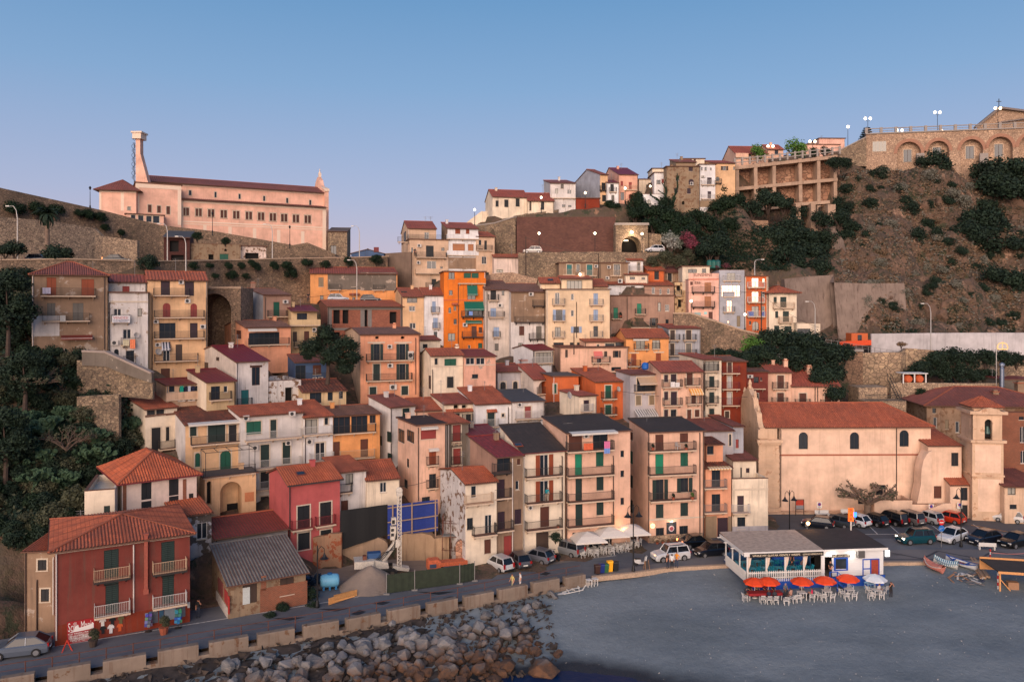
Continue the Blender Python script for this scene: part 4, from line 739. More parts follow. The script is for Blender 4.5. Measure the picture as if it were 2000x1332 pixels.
H('H5c','white stepped house with overhanging dark pergola roof',1278,1302,338,385,183,0,8,roof='f',wall='white2',tile='d',oe=1,W=[(1282,352,1290,360,'d'),(1292,350,1298,358,'s','R')])
H('H5e','terrace house roofed by a black shelter at the skyline',1274,1320,330,345,187,0,6,roof='f',wall='cream',tile='d',W=[(1305,324,1312,331,'d')])
H('H6','big bare stone tower house with plum shutters and a climbing vine',1302,1366,326,425,179,2,xs=1300,roof='f',wall='stone',wear='ruin',tile='w',W=[(1345,325,1353,335,'s','u'),(1320,346,1326,354,'d'),(1345,350,1355,361,'as','u'),(1317,367,1324,377,'s','u'),(1342,368,1349,379,'s','u'),(1332,393,1337,400,'av')],E=[('ac',1348,356,1354,362)])
H('H6u','',1320,1360,317,328,181,2,6,roof='s',yr=313,wall='stone',tile='w',into=hO['H6'].T,pad=False)
H('H6v','cream attic house peeping over the stone tower house',1330,1376,311,325,188,0,6,roof='f',wall='cream',tile='w',W=[(1346,311,1351,317,'s','b'),(1355,311,1359,317,'s','b')])
H('H7','tall white house with plum balcony doors and three little attic windows',1367,1397,322,405,180,2,8,roof='f',wall='white2',wear='clean',tile='f',W=[(1369,327,1372,333,'d'),(1376,327,1380,334,'d'),(1387,328,1390,333,'d'),(1381,347,1390,363,'s','u'),(1382,374,1389,390,'s','u')],B=[(1370,1397,362,'w',.5),(1370,1397,390,'w',.5)],E=[('ac',1370,343,1377,347),('strip',1367,392,1397,405,wm('stone'),'stone_base')])
H('H8','tall yellow house with green-shuttered window beside the white house',1393,1436,319,388,182,2,8,roof='s',yr=315,wall='yellow',wear='clean',tile='r',W=[(1408,325,1422,333,'o','c'),(1398,346,1405,354,'d'),(1432,326,1436,332,'d')],B=[(1396,1410,359,'k',.5)])
H('H9','ochre house with curved balcony behind a round tree on the skyline',1436,1500,300,325,192,4,9,roof='g',yr=287,wall='peach',tile='r',W=[(1447,302,1452,318,'d'),(1462,303,1468,318,'d')],B=[(1437,1462,308,'s',.7)])
H('H9b','small tiled house with curved gable behind the promenade rail',1500,1530,292,308,196,4,7,roof='g',yr=284,wall='peach',tile='r',W=[(1513,294,1520,302,'d')])
H('H10','long low salmon house above the promenade corner',1574,1640,283,298,205,2,9,roof='f',wall='sun',tile='f')
H('H10b','',1600,1650,271,286,207,2,8,roof='f',wall='sun',tile='f',into=hO['H10'].T,pad=False)
# == behind the parish church
H('K1','large rough-brick palazzo with a broad maroon hip roof',1810,2090,790,962,121,-6,14,roof='h',yr=756,wall='brown',wear='ruin',tile='w',oe=.6,W=[(1821,797,1828,807,'d'),(1823,815,1830,835,'g'),(1846,820,1853,838,'s','e'),(1866,823,1874,845,'g'),(1990,833,2000,872,'ag')],E=[('chim',1943,765,.8,.3),('chim',1992,748,1.2,.4)])
H('K1f','exposed brick building with tall arched window by the bell tower',1955,2060,806,985,114,-2,8,roof='p',wall='stone',wmat=BRICKR,W=[(1990,812,2000,820,'d'),(1992,833,2002,865,'ag'),(1993,880,2003,905,'ag')])
H('K2','low tiled house with a glowing orange lamp beyond the bell tower',1962,2050,950,1024,104,-2,8,roof='s',yr=915,wall='beige',tile='w',W=[(1968,952,1984,966,'l'),(1972,985,1986,994,'d')])
H('K3','sunlit house glimpsed past the promenade cafe roof with metal shed',1958,2030,742,760,128,-2,6,roof='f',wall='greyd',tile='c',W=[(1962,717,1992,738,'l')])
# == ground
def edgeY(x):
 pts=[(-120,24),(-35.6,61.1),(-14.9,71.1),(5.3,81.9),(7.6,83.0),(13,84.6),(17,86.2),(24,87.2),(41,88.0),(60,88.4),(200,88.4)]
 return float(np.interp(x,[p[0]for p in pts],[p[1]for p in pts]))
def sandz(x,y):
 dist=max(0.0,edgeY(x)-y);s=float(np.interp(x,[-40,0,15,26,60],[.24,.17,.114,.092,.088]))
 base=float(np.interp(x,[5,9,20],[-0.6,-0.42,-0.12]))
 z=base-s*dist
 return max(z,-5.5)
SEA=-2.65
CT=[]
def ctl(*a):
 for px,py,d in a:CT.append(tuple(P(px,py,d)))
for q in PADS:
 for c in q:CT.append((c.x,c.y,c.z-.25))
ctl((-400,1180,70),(-150,1180,72),(0,1180,73),(50,1010,84),(150,1010,84),(-100,950,86),(0,850,92),(100,850,95),(180,800,98),(230,720,106),(0,700,100),(-300,700,100),(120,692,103),(260,735,107),(200,760,102))
ctl((0,525,122),(150,520,127),(270,515,133),(400,512,146),(560,508,158),(750,505,168),(0,520,132),(150,518,136),(270,512,142),(400,508,154),(560,505,166),(750,500,176),(-300,530,115),(-300,520,125))
ctl((330,600,122),(450,610,136),(600,600,152),(740,592,160),(60,560,114),(200,560,117))
ctl((30,505,137),(100,505,145),(195,510,152),(250,510,157),(312,512,161),(380,512,164),(440,510,167),(520,505,171))
ctl((0,395,150),(-300,350,140),(200,425,160),(400,465,172),(600,492,184),(200,450,200),(640,505,206),(400,480,215),(0,440,190),(-300,400,180))
ctl((800,500,174),(900,500,174),(1000,496,172),(1150,496,170),(1230,494,172),(1290,494,168),(800,520,195),(1050,548,156),(1250,545,160),(1210,640,156),(1260,640,156),(1300,640,156),(940,440,186),(1000,424,178),(1100,418,184),(1200,402,186),(1100,425,200),(1000,440,200))
ctl((1015,496,167),(1050,496,168),(1090,496,168.5),(1130,496,169),(1170,496,169),(1200,496,169),(1050,497,164),(1100,497,164),(1150,497,164),(1200,660,141),(1250,660,143),(1300,660,143),(1220,665,138),(1450,440,186),(1500,440,187),(1550,450,187),(1600,460,186),(1635,430,186),(1480,440,184),(1530,450,184),(1575,455,183))
ctl((1300,440,174),(1400,440,176),(1350,505,163),(1450,505,165),(1530,525,160),(1500,450,178),(1570,500,170),(1440,345,194),(1640,312,198),(1450,440,183),(1600,490,176),(1350,470,168))
ctl((1650,345,190),(1800,335,188),(2000,325,186),(2250,320,186),(1660,350,200),(2000,330,210),(1700,450,172),(1850,450,173),(2000,450,173),(2250,450,173),(1720,540,158),(1850,560,160),(2000,560,160),(2250,560,160),(1800,648,150),(2000,648,150),(2250,650,150),(1650,692,142),(1800,692,142),(2000,695,142),(2250,695,142))
ctl((1670,800,133),(1800,805,131),(2000,805,131),(2250,805,131),(1600,665,143),(1640,690,141),(1400,705,137),(1500,700,133),(1600,740,128),(1620,790,120),(1700,810,128))
for x in range(-60,80,6):
 for t in(1,5,9):CT.append((x,edgeY(x)+t,-.15))
for x in range(20,110,8):
 for y in(92,98,104,110,118):CT.append((x,y,-.15))
for x,y in((-24,79),(-20,80),(-16,82),(-12,83),(-8,84),(-18,84),(-14,86),(-9,88)):CT.append((x,y,-.1))
for x in range(28,112,4):
 for y in range(96,121,4):CT.append((x,y,-.15))
for px in range(625,900,30):
 for py in range(1085,1190,12):
  q=Pz(px,py,0)
  if q.y>edgeY(q.x)+8.5 and q.y<90:CT.append((q.x,q.y,-.12))
CA=np.array(CT)
def tz_arr(X,Y):
 Z=np.empty_like(X)
 for i in range(len(X)):
  d2=(CA[:,0]-X[i])**2+(CA[:,1]-Y[i])**2+.4;wgt=d2**-2.2;Z[i]=(wgt*CA[:,2]).sum()/wgt.sum()
 return Z
GX=np.arange(-150,200,1.7);GY=np.arange(40,232,1.7)
XX,YY=np.meshgrid(GX,GY);ZZ=tz_arr(XX.ravel(),YY.ravel()).reshape(XX.shape)
EY=np.array([edgeY(x)for x in GX])
import mathutils.noise as mn
for j in range(len(GY)):
 for i in range(len(GX)):
  if GY[j]<EY[i]+1.2:ZZ[j,i]=-6.5
  elif ZZ[j,i]>3 and GX[i]>55 and GY[j]>143:
   n=mn.fractal(VV((GX[i]*.11,GY[j]*.11,ZZ[j,i]*.11)),1,2,5);ZZ[j,i]+=n*2.0
_tx=P(1234,492,168).x;_tz=P(1234,494,168).z-.6
for j in range(len(GY)):
 for i in range(len(GX)):
  if abs(GX[i]-_tx)<4.2 and 163<GY[j]<175:ZZ[j,i]=min(ZZ[j,i],_tz)
def tz(x,y):
 fx=min(max((x-GX[0])/1.7,0),len(GX)-1.001);fy=min(max((y-GY[0])/1.7,0),len(GY)-1.001);i,j=int(fx),int(fy);a,b=fx-i,fy-j
 return float(ZZ[j,i]*(1-a)*(1-b)+ZZ[j,i+1]*a*(1-b)+ZZ[j+1,i]*(1-a)*b+ZZ[j+1,i+1]*a*b)
def hit(px,py,d0=55,d1=235):
 d=d0
 while d<d1:
  p=P(px,py,d)
  if p.z<tz(p.x,p.y)and tz(p.x,p.y)>-3:return p
  d+=.5
 return None
def grid_mesh(name,gx,gy,zz,mat,smooth=True):
 ny,nx=zz.shape;vs=[(float(gx[i]),float(gy[j]),float(zz[j,i]))for j in range(ny)for i in range(nx)]
 fs=[(j*nx+i,j*nx+i+1,(j+1)*nx+i+1,(j+1)*nx+i)for j in range(ny-1)for i in range(nx-1)]
 mb=MB();mb.v=vs;mb.f=fs;mb.m=[0]*len(fs);return mb.bD(name,mat,smooth=smooth)
def earthm():
 m,nt,bs=nmat('hillside_earth');bs.inputs['Roughness'].default_value=.95
 co=coords(nt,rand=False);a=nZ(nt,co,.12,8,.65);b=nZ(nt,co,.9,6,.7);c=nZ(nt,coords(nt,scale=(1,1,.35),rand=False),.5,6,.65)
 col=mX(nt,rF(nt,a,.4,.62),C(112,86,70),C(84,72,60));col=mX(nt,rF(nt,b,.46,.62),col,C(84,72,54))  # soil tones lowered so the slope looks shaded beside the lit houses
 col=mX(nt,rF(nt,c,.6,.72),col,C(186,138,108));col=mX(nt,rF(nt,nZ(nt,co,.35,7,.7),.54,.6),col,C(60,62,42))
 nt.links.new(col,bs.inputs['Base Color']);bump(nt,bs,b,1.0,.5);return m
tag(grid_mesh('hillside',GX,GY,ZZ,earthm()),kind='structure')
def cliffm():
 m,nt,bs=nmat('cliff_rock');bs.inputs['Roughness'].default_value=.95;co=coords(nt,rand=False);a=nZ(nt,co,.16,9,.68);b=nZ(nt,co,1.3,7,.75);c=nZ(nt,coords(nt,scale=(1,.6,.5),rand=False),.35,8,.7)
 col=mX(nt,rF(nt,a,.38,.64),C(122,94,76),C(84,72,62));col=mX(nt,rF(nt,c,.56,.66),col,C(176,140,116));col=mX(nt,rF(nt,b,.5,.62),col,C(78,64,50));col=mX(nt,rF(nt,nZ(nt,co,.5,8,.75),.53,.58),col,C(58,58,42))  # rock tones kept low as well, the cliff's shade is in the colour
 nt.links.new(col,bs.inputs['Base Color']);bump(nt,bs,b,1.0,.7);return m
KX=np.arange(60,152,.62);KY=np.arange(141,189,.62);KZ=np.zeros((len(KY),len(KX)))
for j,y in enumerate(KY):
 for i,x in enumerate(KX):
  p=VV((x*.3,y*.3,3.3));KZ[j,i]=tz(x,y)+.1+(mn.fractal(p,.8,2.1,6)*1.3+mn.ridged_multi_fractal(p*.45,.8,2.1,5,1,2)*.95-1.0)*min(1,max(0,(x-60)/8))*min(1,max(0,(y-143)/5))*min(1,max(0,(189-y)/6))
tag(grid_mesh('cliff',KX,KY,KZ,cliffm(),False),kind='structure')
def sandm():
 m,nt,bs=nmat('grey_beach_sand');bs.inputs['Roughness'].default_value=.95;bs.inputs['Specular IOR Level'].default_value=.15
 co=coords(nt,rand=False);a=nZ(nt,coords(nt,scale=(.6,1.3,1),rand=False),.12,6);b=nZ(nt,co,1.6,5,.7);f=nZ(nt,co,2.4,5,.72)
 col=mX(nt,rF(nt,a,.35,.7),C(134,142,146),C(108,117,122));col=mX(nt,rF(nt,b,.3,.75),sc_mul(nt,col,.82),col)
 g=N(nt,'ShaderNodeNewGeometry');s=N(nt,'ShaderNodeSeparateXYZ');nt.links.new(g.outputs['Position'],s.inputs[0])
 ad=N(nt,'ShaderNodeMath',operation='MULTIPLY_ADD');ad.inputs[1].default_value=.5;nt.links.new(a,ad.inputs[0]);nt.links.new(s.outputs['Z'],ad.inputs[2])
 wet=rF(nt,ad.outputs[0],-2.02,-2.25);col=mX(nt,wet,col,C(48,52,58))
 nt.links.new(col,bs.inputs['Base Color']);r=N(nt,'ShaderNodeMapRange');r.inputs[3].default_value=.95;r.inputs[4].default_value=.45;nt.links.new(wet,r.inputs[0]);nt.links.new(r.outputs[0],bs.inputs['Roughness'])
 bump(nt,bs,f,.8,.13);return m
SX=np.arange(-60,110,.55);SY=np.arange(44,92,.5)
SZ=np.zeros((len(SY),len(SX)))
for j,y in enumerate(SY):
 for i,x in enumerate(SX):
  e=edgeY(x);SZ[j,i]=sandz(x,y)+mn.noise(VV((x*.22,y*.3,0)))*.1+mn.noise(VV((x*.9,y*1.3,5)))*.06 if y<e+.6 else-2.0
tag(grid_mesh('beach',SX,SY,SZ,sandm()),kind='structure')
def seam():
 m,nt,bs=nmat('dark_sea_water');bs.inputs['Base Color'].default_value=C(12,40,76);bs.inputs['Roughness'].default_value=.35;bs.inputs['Specular IOR Level'].default_value=.25;bs.inputs['IOR'].default_value=1.33
 co=coords(nt,scale=(1,1.6,1),rand=False);bump(nt,bs,nZ(nt,co,1.1,4,.6),.35,.12);return m
mb=MB();mb.face([(-3000,-2500,SEA),(3000,-2500,SEA),(3000,86,SEA),(-3000,86,SEA)]);tag(mb.bD('water',seam()),kind='structure')
def sandfar():
 mb=MB();mb.face([(-3000,232,-8),(3000,232,-8),(3000,3000,-8),(-3000,3000,-8)]);mb.face([(-3000,60,-8),(-150,40,-8),(-150,232,-8),(-3000,232,-8)]);mb.face([(200,40,-8),(3000,60,-8),(3000,232,-8),(200,232,-8)])
 return mb
tag(sandfar().bD('far_ground',pL('far_land',C(90,84,70),.95)),kind='structure')
# ---- street, promenade and square
def asphm(nm,c,c2,sc_=1.0):
 m,nt,bs=nmat(nm);bs.inputs['Roughness'].default_value=.85
 co=coords(nt,rand=False);a=nZ(nt,co,.18,6,.65);b=nZ(nt,co,5,3);k=nZ(nt,coords(nt,scale=(.25,1.2,1),rand=False),.6,6,.7)
 col=mX(nt,rF(nt,a,.35,.68),C(*c),C(*c2));col=mX(nt,rF(nt,k,.6,.7),col,sc_mul(nt,col,.55));col=mX(nt,rF(nt,b,.2,.8),sc_mul(nt,col,.85),col)
 nt.links.new(col,bs.inputs['Base Color']);bump(nt,bs,b,.3,.02);return m
ASPH=asphm('street_asphalt',(110,112,116),(88,90,96));ASPHD=asphm('square_asphalt',(88,88,92),(72,74,78));DUST=asphm('dusty_yard',(150,132,116),(122,108,98));PAVE=asphm('promenade_paving',(124,118,114),(106,102,102))
def sheet(name,pts,z,mat,kind='structure'):
 mb=MB();mb.face([(x,y,z)for x,y in pts]);return tag(mb.bD(name,mat),kind=kind)
def off(x,t):
 return(x-.45*t,edgeY(x)+.9*t)
def strip(name,xs,t0,t1,z,mat):
 mb=MB()
 for a,b in zip(xs,xs[1:]):
  p,q,r,s=off(a,t0),off(b,t0),off(b,t1),off(a,t1);mb.face([(*p,z),(*q,z),(*r,z),(*s,z)])
 return tag(mb.bD(name,mat),kind='structure')
RX=list(np.linspace(-58,23,30))
strip('street',RX,.3,9.5,.03,ASPH)
sheet('parking_square',[(16.4,93.8),(120,97.2),(120,125),(14,118)],.034,ASPHD)
sheet('promenade_road',[(14,86.5),(30,91.8),(120,92.0),(120,98),(14,97)],.04,ASPH)
def kerbed(name,pts,z,mat,zb=-.3):
 mb=MB();mb.prism(pts,'z',zb,z);return tag(mb.bD(name,mat),kind='structure')
kerbed('promenade',[(8.6,83.6),(13,84.9),(17,86.5),(24,87.5),(41,88.3),(120,88.7),(120,93.2),(46,92.6),(30,91.0),(22,90.0),(15.5,87.4),(11.5,85.6)],.15,PAVE,-1.2)
mb=MB()
zig=[(30+i*3.2,89.2 if i%2 else 92.0)for i in range(24)]
for a,b in zip(zig,zig[1:]):mb.bar((a[0],a[1],.152),(b[0],b[1],.152),.28,.008)
mb.bar((30,89.0,.152),(110,89.1,.152),.2,.008);tag(mb.bD('paving_chevrons',pL('dark_paving',C(60,60,64),.8,var=.1)),kind='structure')
STONEK=pL('kerb_stone',C(176,150,126),.9,var=.25)
mb=MB();ke=[(8.4,83.3),(13,84.6),(17,86.2),(24,87.2),(41,88.0),(120,88.4)]
for a,b in zip(ke,ke[1:]):mb.bar((*a,-.05),(*b,-.05),.45,.5)
tag(mb.bD('promenade_kerb',STONEK),kind='structure')
WLINE=pL('road_paint',C(190,186,180),.8,var=.3)
mb=MB()
for a,b in zip(RX[8:-4],RX[9:-3]):
 p,q=off(a,6.1),off(b,6.1);mb.bar((*p,.036),(*q,.036),.12,.006)
for i in range(9):
 x=38+i*2.75;mb.bar((x,103.6,.042),(x-.7,99.2,.042),.12,.006)
mb.bar((36,99.0,.042),(62,99.4,.042),.12,.006)
tag(mb.bD('parking_lines',WLINE),kind='structure')
YL=pL('yellow_road_paint',C(206,140,50),.8,var=.3);mb=MB();mb.bar((59.5,103.2,.046),(64,98.6,.046),.14,.006);mb.bar((64,98.6,.046),(66.5,102.6,.046),.14,.006);tag(mb.bD('yellow_markings',YL),kind='structure')
sheet('parking_apron',[off(-3,6.2),off(14,6.2),off(15.5,9.0),off(-1,13)],.046,asphm('pale_concrete_apron',(140,128,118),(118,110,104)))
sheet('construction_yard',[(-25.5,77),(-9.5,84.5),(-4,93),(-20,96),(-28,84)],.05,DUST)
mb=MB()
for px,py,w,h in((745,1178,1.6,.8),(700,1196,1.3,1.2),(1065,1120,1.2,1.0),(880,1168,1.5,.7),(560,1210,3,.35),(650,1192,3,.4),(850,1160,4,.3)):
 c=Pz(px,py,.04);mb.prism([(c.x-w/2,c.y-h/2+w*.2),(c.x+w*.1,c.y-h/2),(c.x+w/2,c.y+w*.2),(c.x,c.y+h/2+w*.1)],'z',.034,.044)
tag(mb.bD('tar_patches',pL('fresh_tar',C(38,38,42),.7)),kind='structure')
BX=np.arange(-62,3.5,.8);BY=np.arange(40,84,.8);BZ=np.zeros((len(BY),len(BX)))
for j,y in enumerate(BY):
 for i,x in enumerate(BX):
  e=edgeY(x);q=VV((x*.9,y*.9,0));BZ[j,i]=sandz(x,y)+.05+mn.noise(q)*.3+mn.noise(q*2.1)*.16-max(0,(x+7)*.13)-max(0,(e-y-11)*.1)if y<e+.5 else-3
tag(grid_mesh('rubble_bed',BX,BY,BZ,pL('dark_rock_bed',C(60,52,48),.9,0,.5,scale=1.5),False),kind='structure')
# == sea wall
CONC=wallm('sea_concrete',C(138,122,108),.8,stain=(92,58,40),peel=(120,92,72),pth=.6,pscale=1.3)
sw=tG('sea_wall','stained concrete sea wall of separate parapet blocks with rusty posts between','sea wall',(-20,edgeY(-20),0))
SWI=MTr((20,-edgeY(-20),0))
a=VV((-62,edgeY(-62),0));b=VV((8.0,edgeY(8.0),0))
mb=MB()
xs=list(np.linspace(-62,8.2,40))
for x0,x1 in zip(xs,xs[1:]):
 p,q=VV((x0,edgeY(x0),-1.55)),VV((x1,edgeY(x1),-1.55));mb.bar(p,q+(q-p)*.02,.75,2.6)
mb.bD('base_wall',CONC,sw,SWI)
BL=[(-80,-14),(2,68),(93,177),(201,285),(308,387),(408,484),(502,574),(591,660),(675,741),(756,818),(833,891),(905,961),(972,1027),(1038,1089),(1101,1140)]
def on_wall(px,z):
 lo,hi=-70.0,12.0
 for _ in range(50):
  m_=(lo+hi)/2
  if m_/edgeY(m_)>(px-1000)/F:hi=m_
  else:lo=m_
 return VV((lo,edgeY(lo),z))
for p0,p1 in BL:
 p,q=on_wall(p0,0),on_wall(p1,0);d=(q-p).normalized();n=VV((d.y,-d.x,0))
 t=rgu(-.05,.05);L=(q-p).length;mb=MB()
 pr=[(-.33,-.45),(.33,-.4),(.36,.56+t),(.28,.66+t),(-.28,.66+t),(-.34,.56+t)]
 mb.prism([(u_,z_)for u_,z_ in pr],'x',0,L)
 M=SWI@MTr(p+n*.06)@Matrix(((d.x,-d.y,0,0),(d.y,d.x,0,0),(0,0,1,0),(0,0,0,1)))
 mb.bD('parapet_block',CONC,sw,M)
mb=MB();RUST=pL('rusty_iron',C(96,56,42),.85,var=.3)
n=46
pts=[on_wall(px,0)+VV((-.35,.75,0))for px in np.linspace(-60,1140,n)]
for i,p in enumerate(pts):
 if i%2==0:mb.bar(p+VV((0,0,-.3)),p+VV((0,0,1.25)),.06)
for p,q in zip(pts,pts[1:]):mb.bar(p+VV((0,0,1.2)),q+VV((0,0,1.2)),.045);mb.bar(p+VV((0,0,.7)),q+VV((0,0,.7)),.03)
mb.bD('railing',RUST,sw,SWI)
# == retaining walls
def rw_(name,label,top,bot,mat,th=.8,cat='wall',cop=None,lean=0,into=None,cop_h=.25):
 "top: photo points with depth; bot: photo rows of the foot under each"
 O=P(top[0][0],bot[0],top[0][2])
 T=into or tG(name,label,cat,O);Ti=T.matrix_world.inverted()
 if into is None:Ti=MTr(-O)
 tp=[P(*t)for t in top];bt=[VV((p.x,p.y,HC-(b-HZ)*t[2]/F))for p,b,t in zip(tp,bot,top)]
 back=VV((0,th,0));mb=MB();n=len(tp)
 for i in range(n-1):
  a,b,c,d=bt[i]-VV((0,lean,0)),bt[i+1]-VV((0,lean,0)),tp[i+1],tp[i]
  L=(b-a).length;m_=max(1,int(L/3))
  mb.face([a,b,c,d]);mb.face([d,c,c+back,d+back]);mb.face([b+back,a+back,d+back,c+back])
 for i in(0,n-1):mb.face([bt[i]-VV((0,lean,0)),tp[i],tp[i]+back,bt[i]+back])
 mb.bD('wall' if into is None else name,mat,T,Ti)
 if cop:
  cb=MB()
  for p,q in zip(tp,tp[1:]):cb.bar(p+back*.5+VV((0,0,.02)),q+back*.5+VV((0,0,.02)),th+.2,cop_h)
  cb.bD('coping',cop,T,Ti)
 return T
ST1=stonem('rubble',[(150,126,102),(128,108,90),(170,146,118),(108,92,78)],(96,84,72),2.6,.5,.25)
ST2=stonem('pale_rubble',[(182,154,126),(158,134,112),(196,168,138),(134,114,96)],(118,102,88),2.4,.25,.12)
ST3=stonem('old_masonry',[(146,120,98),(124,104,86),(166,138,112)],(96,82,70),2.2,.5,.3)
ST4=stonem('warm_masonry',[(190,158,132),(166,136,112),(206,172,142)],(140,114,96),2.2,.35,.1)
BRW=brickm('fortress',(112,74,62),(96,62,54),(90,68,60),.5,.22)
CONR=wallm('raw_concrete',C(140,122,110),.9,stain=(74,58,54));CONG=pL('grey_concrete',C(150,140,132),.85,var=.2)
rw_('terrace_wall','tall sloping stone wall beneath the pink church forming the skyline',[(-260,305,128),(0,367,140),(195,410,155),(312,440,163),(420,452,168),(500,466,172),(572,479,176),(600,474,177),(655,497,180)],[540,535,520,515,512,512,510,510,510],ST3,1.0)
rw_('rubble_wall','pale rubble stone wall behind the palm tree along the upper road',[(-260,420,124),(0,424,134),(100,432,141),(185,446,148),(200,461,149),(268,470,152)],[545,535,525,520,518,516],ST2,.8)
rw_('road_wall','long overgrown stone retaining wall carrying the upper road above the houses',[(-260,520,112),(0,508,118),(130,506,123),(270,510,130),(330,510,135),(450,508,146),(560,505,153),(690,503,160),(757,501,164)],[640,640,640,640,660,660,640,620,620],ST3,.7,cop=STONEK,cop_h=.2)
rw_('grey_block','bare grey-brown retaining block beside the beige apartment house',[(753,495,166),(803,492,160)],[585,585],wallm('bare_cement',C(128,108,94),.5),5)
rw_('bastion_wall','big dark brown brick bastion wall below the ridge road',[(1009,424,170),(1100,424,171),(1202,424,172)],[502,502,502],BRW,1.2)
rw_('ridge_wall','stone parapet wall climbing along the ridge road above the brick bastion',[(1003,422,173),(1060,414,176),(1120,405,180),(1180,396,184),(1226,390,187)],[440,440,440,440,440],ST1,.8)
rw_('ramp_wall','stone ramp wall with pale rail beside the brick bastion',[(928,441,176),(968,436,174),(1007,424,171)],[505,505,505],ST1,.8,cop=CONG)
rw_('flank_wall','plastered old wall of the ramp rising behind the slim beige house',[(912,434,182),(940,413,182),(992,414,182)],[450,450,450],wm('cream','dirty'),2)
rw_('tunnel_road_wall','masonry wall under the tunnel road with old plaster posts',[(1012,494,158),(1090,493,158),(1180,492,158),(1262,494,158),(1300,492,158)],[560,560,560,560,560],ST1,.7)
rw_('rough_bank','rough ochre rock bank above the cream apartment house',[(958,535,152),(1000,532,153),(1050,545,150)],[575,575,575],ST4,3)
rw_('concrete_wall','high stained concrete retaining wall beside the end of the upper street',[(1532,545,152),(1580,540,154),(1628,537,155),(1629,552,152),(1700,554,153),(1766,553,154)],[675,680,690,690,700,700],CONR,2,lean=2.5)
rw_('white_wall','long white-painted road wall with grey streaks at the cliff foot',[(1702,652,143),(1765,651,143),(1766,651,143),(1900,650,143),(2000,650,143),(2200,652,143)],[700,700,700,700,700,700],wallm('streaked_white',C(196,190,190),.6,stain=(110,100,98)),.5)
rw_('street_wall','stone street wall with blind arches descending below the guesthouse',[(1316,612,142),(1350,612,141),(1400,628,139),(1450,645,138),(1490,654,137),(1555,668,136),(1600,672,136)],[680,690,700,700,700,700,720],ST3,.8,cop=STONEK)
rw_('road_viaduct','coursed stone viaduct wall below the white road wall',[(1640,688,139),(1668,690,138),(1760,688,138),(1770,680,139),(1900,690,139),(2010,708,138),(2200,720,137)],[830,830,830,830,830,830,830],stonem('coursed',[(176,148,120),(150,126,104),(190,162,130)],(120,104,88),1.3,.3,.15),1.0)
rw_('garden_wall','low garden wall below the barrel shelter',[(1740,750,131),(1760,747,130),(1900,749,129),(1980,748,129)],[800,800,800,800],ST2,.6)
rw_('terrace_platform','pale stone terrace block with iron railing behind the church',[(1677,757,127),(1733,756,127)],[830,830],ST2,4)
rw_('lower_terrace','low stone terrace above the church roof with dark fence',[(1690,783,124),(1770,783,124)],[830,830],ST2,3)
rw_('steps_wall','white-coped stepped garden wall below the narrow white house',[(160,686,100),(207,688,100),(235,701,99),(296,729,98)],[714,716,728,748],wm('greyd','peelb'),.5,cop=pN((150,134,124)))
rw_('hillside_wall','mossy grey retaining wall under the plastered garden steps',[(150,704,100.3),(240,706,100),(298,744,98.2)],[775,775,780],ST1,.5)
rw_('garden_terrace_wall','rubble terrace wall among dark bushes beside the cream house',[(150,775,95),(190,772,95),(232,771,95.5)],[850,855,860],ST1,.6)
# ---- tunnel portal
tp_=tG('tunnel_portal','lit stone road tunnel portal with rounded arch at the foot of the ridge','tunnel',P(1234,492,168));TI=MTr(-P(1234,492,168))
def arch_wall(mb,x0,x1,z0,z1,y,cx,r,zc,th,mi=0,n=12):
 pts=[(cx-r*mco(math.pi*k/n),zc+r*msi(math.pi*k/n))for k in range(n+1)]
 mb.face([(x0,y,z0),(cx-r,y,z0),(cx-r,y,z1),(x0,y,z1)],mi);mb.face([(cx+r,y,z0),(x1,y,z0),(x1,y,z1),(cx+r,y,z1)],mi)
 for a,b in zip(pts,pts[1:]):
  mb.face([(a[0],y,a[1]),(b[0],y,b[1]),(b[0],y,z1),(a[0],y,z1)],mi);mb.face([(a[0],y,a[1]),(a[0],y+th,a[1]),(b[0],y+th,b[1]),(b[0],y,b[1])],mi)
 for s in(-1,1):mb.face([(cx+s*r,y,z0),(cx+s*r,y+th,z0),(cx+s*r,y+th,zc),(cx+s*r,y,zc)],mi)
 mb.face([(x0,y,z1),(x1,y,z1),(x1,y+th,z1),(x0,y+th,z1)],mi);mb.face([(x0,y,z0),(x0,y,z1),(x0,y+th,z1),(x0,y+th,z0)],mi);mb.face([(x1,y,z0),(x1,y,z1),(x1,y+th,z1),(x1,y+th,z0)],mi)
def arch_ring(mb,cx,r0,r1,zc,z0,y0,y1,mi=0,n=12):
 o=[(cx-r1*mco(math.pi*k/n),zc+r1*msi(math.pi*k/n))for k in range(n+1)];i_=[(cx-r0*mco(math.pi*k/n),zc+r0*msi(math.pi*k/n))for k in range(n+1)]
 for k in range(n):mb.prism([i_[k],o[k],o[k+1],i_[k+1]],'y',y0,y1,mi)
 if z0<zc:
  for s in(-1,1):mb.box(min(cx+s*r0,cx+s*r1),max(cx+s*r0,cx+s*r1),y0,y1,z0,zc,mi)
mb=MB();arch_wall(mb,-3.4,3.4,-.5,6.0,0,-.1,2.1,1.2,6.2);mb.bD('wall',[ST1],tp_)
mb=MB();arch_ring(mb,-.1,2.08,2.75,1.2,-.5,-.12,.3);mb.bD('arch_ring',ST2,tp_)
mb=MB();mb.box(-3.6,3.6,-.3,.5,5.6,6.1);mb.bD('cornice',CONG,tp_)
mb=MB();mb.box(-2.3,2.1,6.2,6.3,-.5,3.6);mb.bD('tunnel_dark_sheet',VOID,tp_)  # black sheet closing the bore, painted in place of the tunnel's darkness
LGT=pL('lamp_glow',C(255,240,215),.5,emit=(1,.74,.46,1),es=5);LGT2=pL('lamp_glow_bright',C(255,240,215),.5,emit=(1,.82,.58,1),es=12)
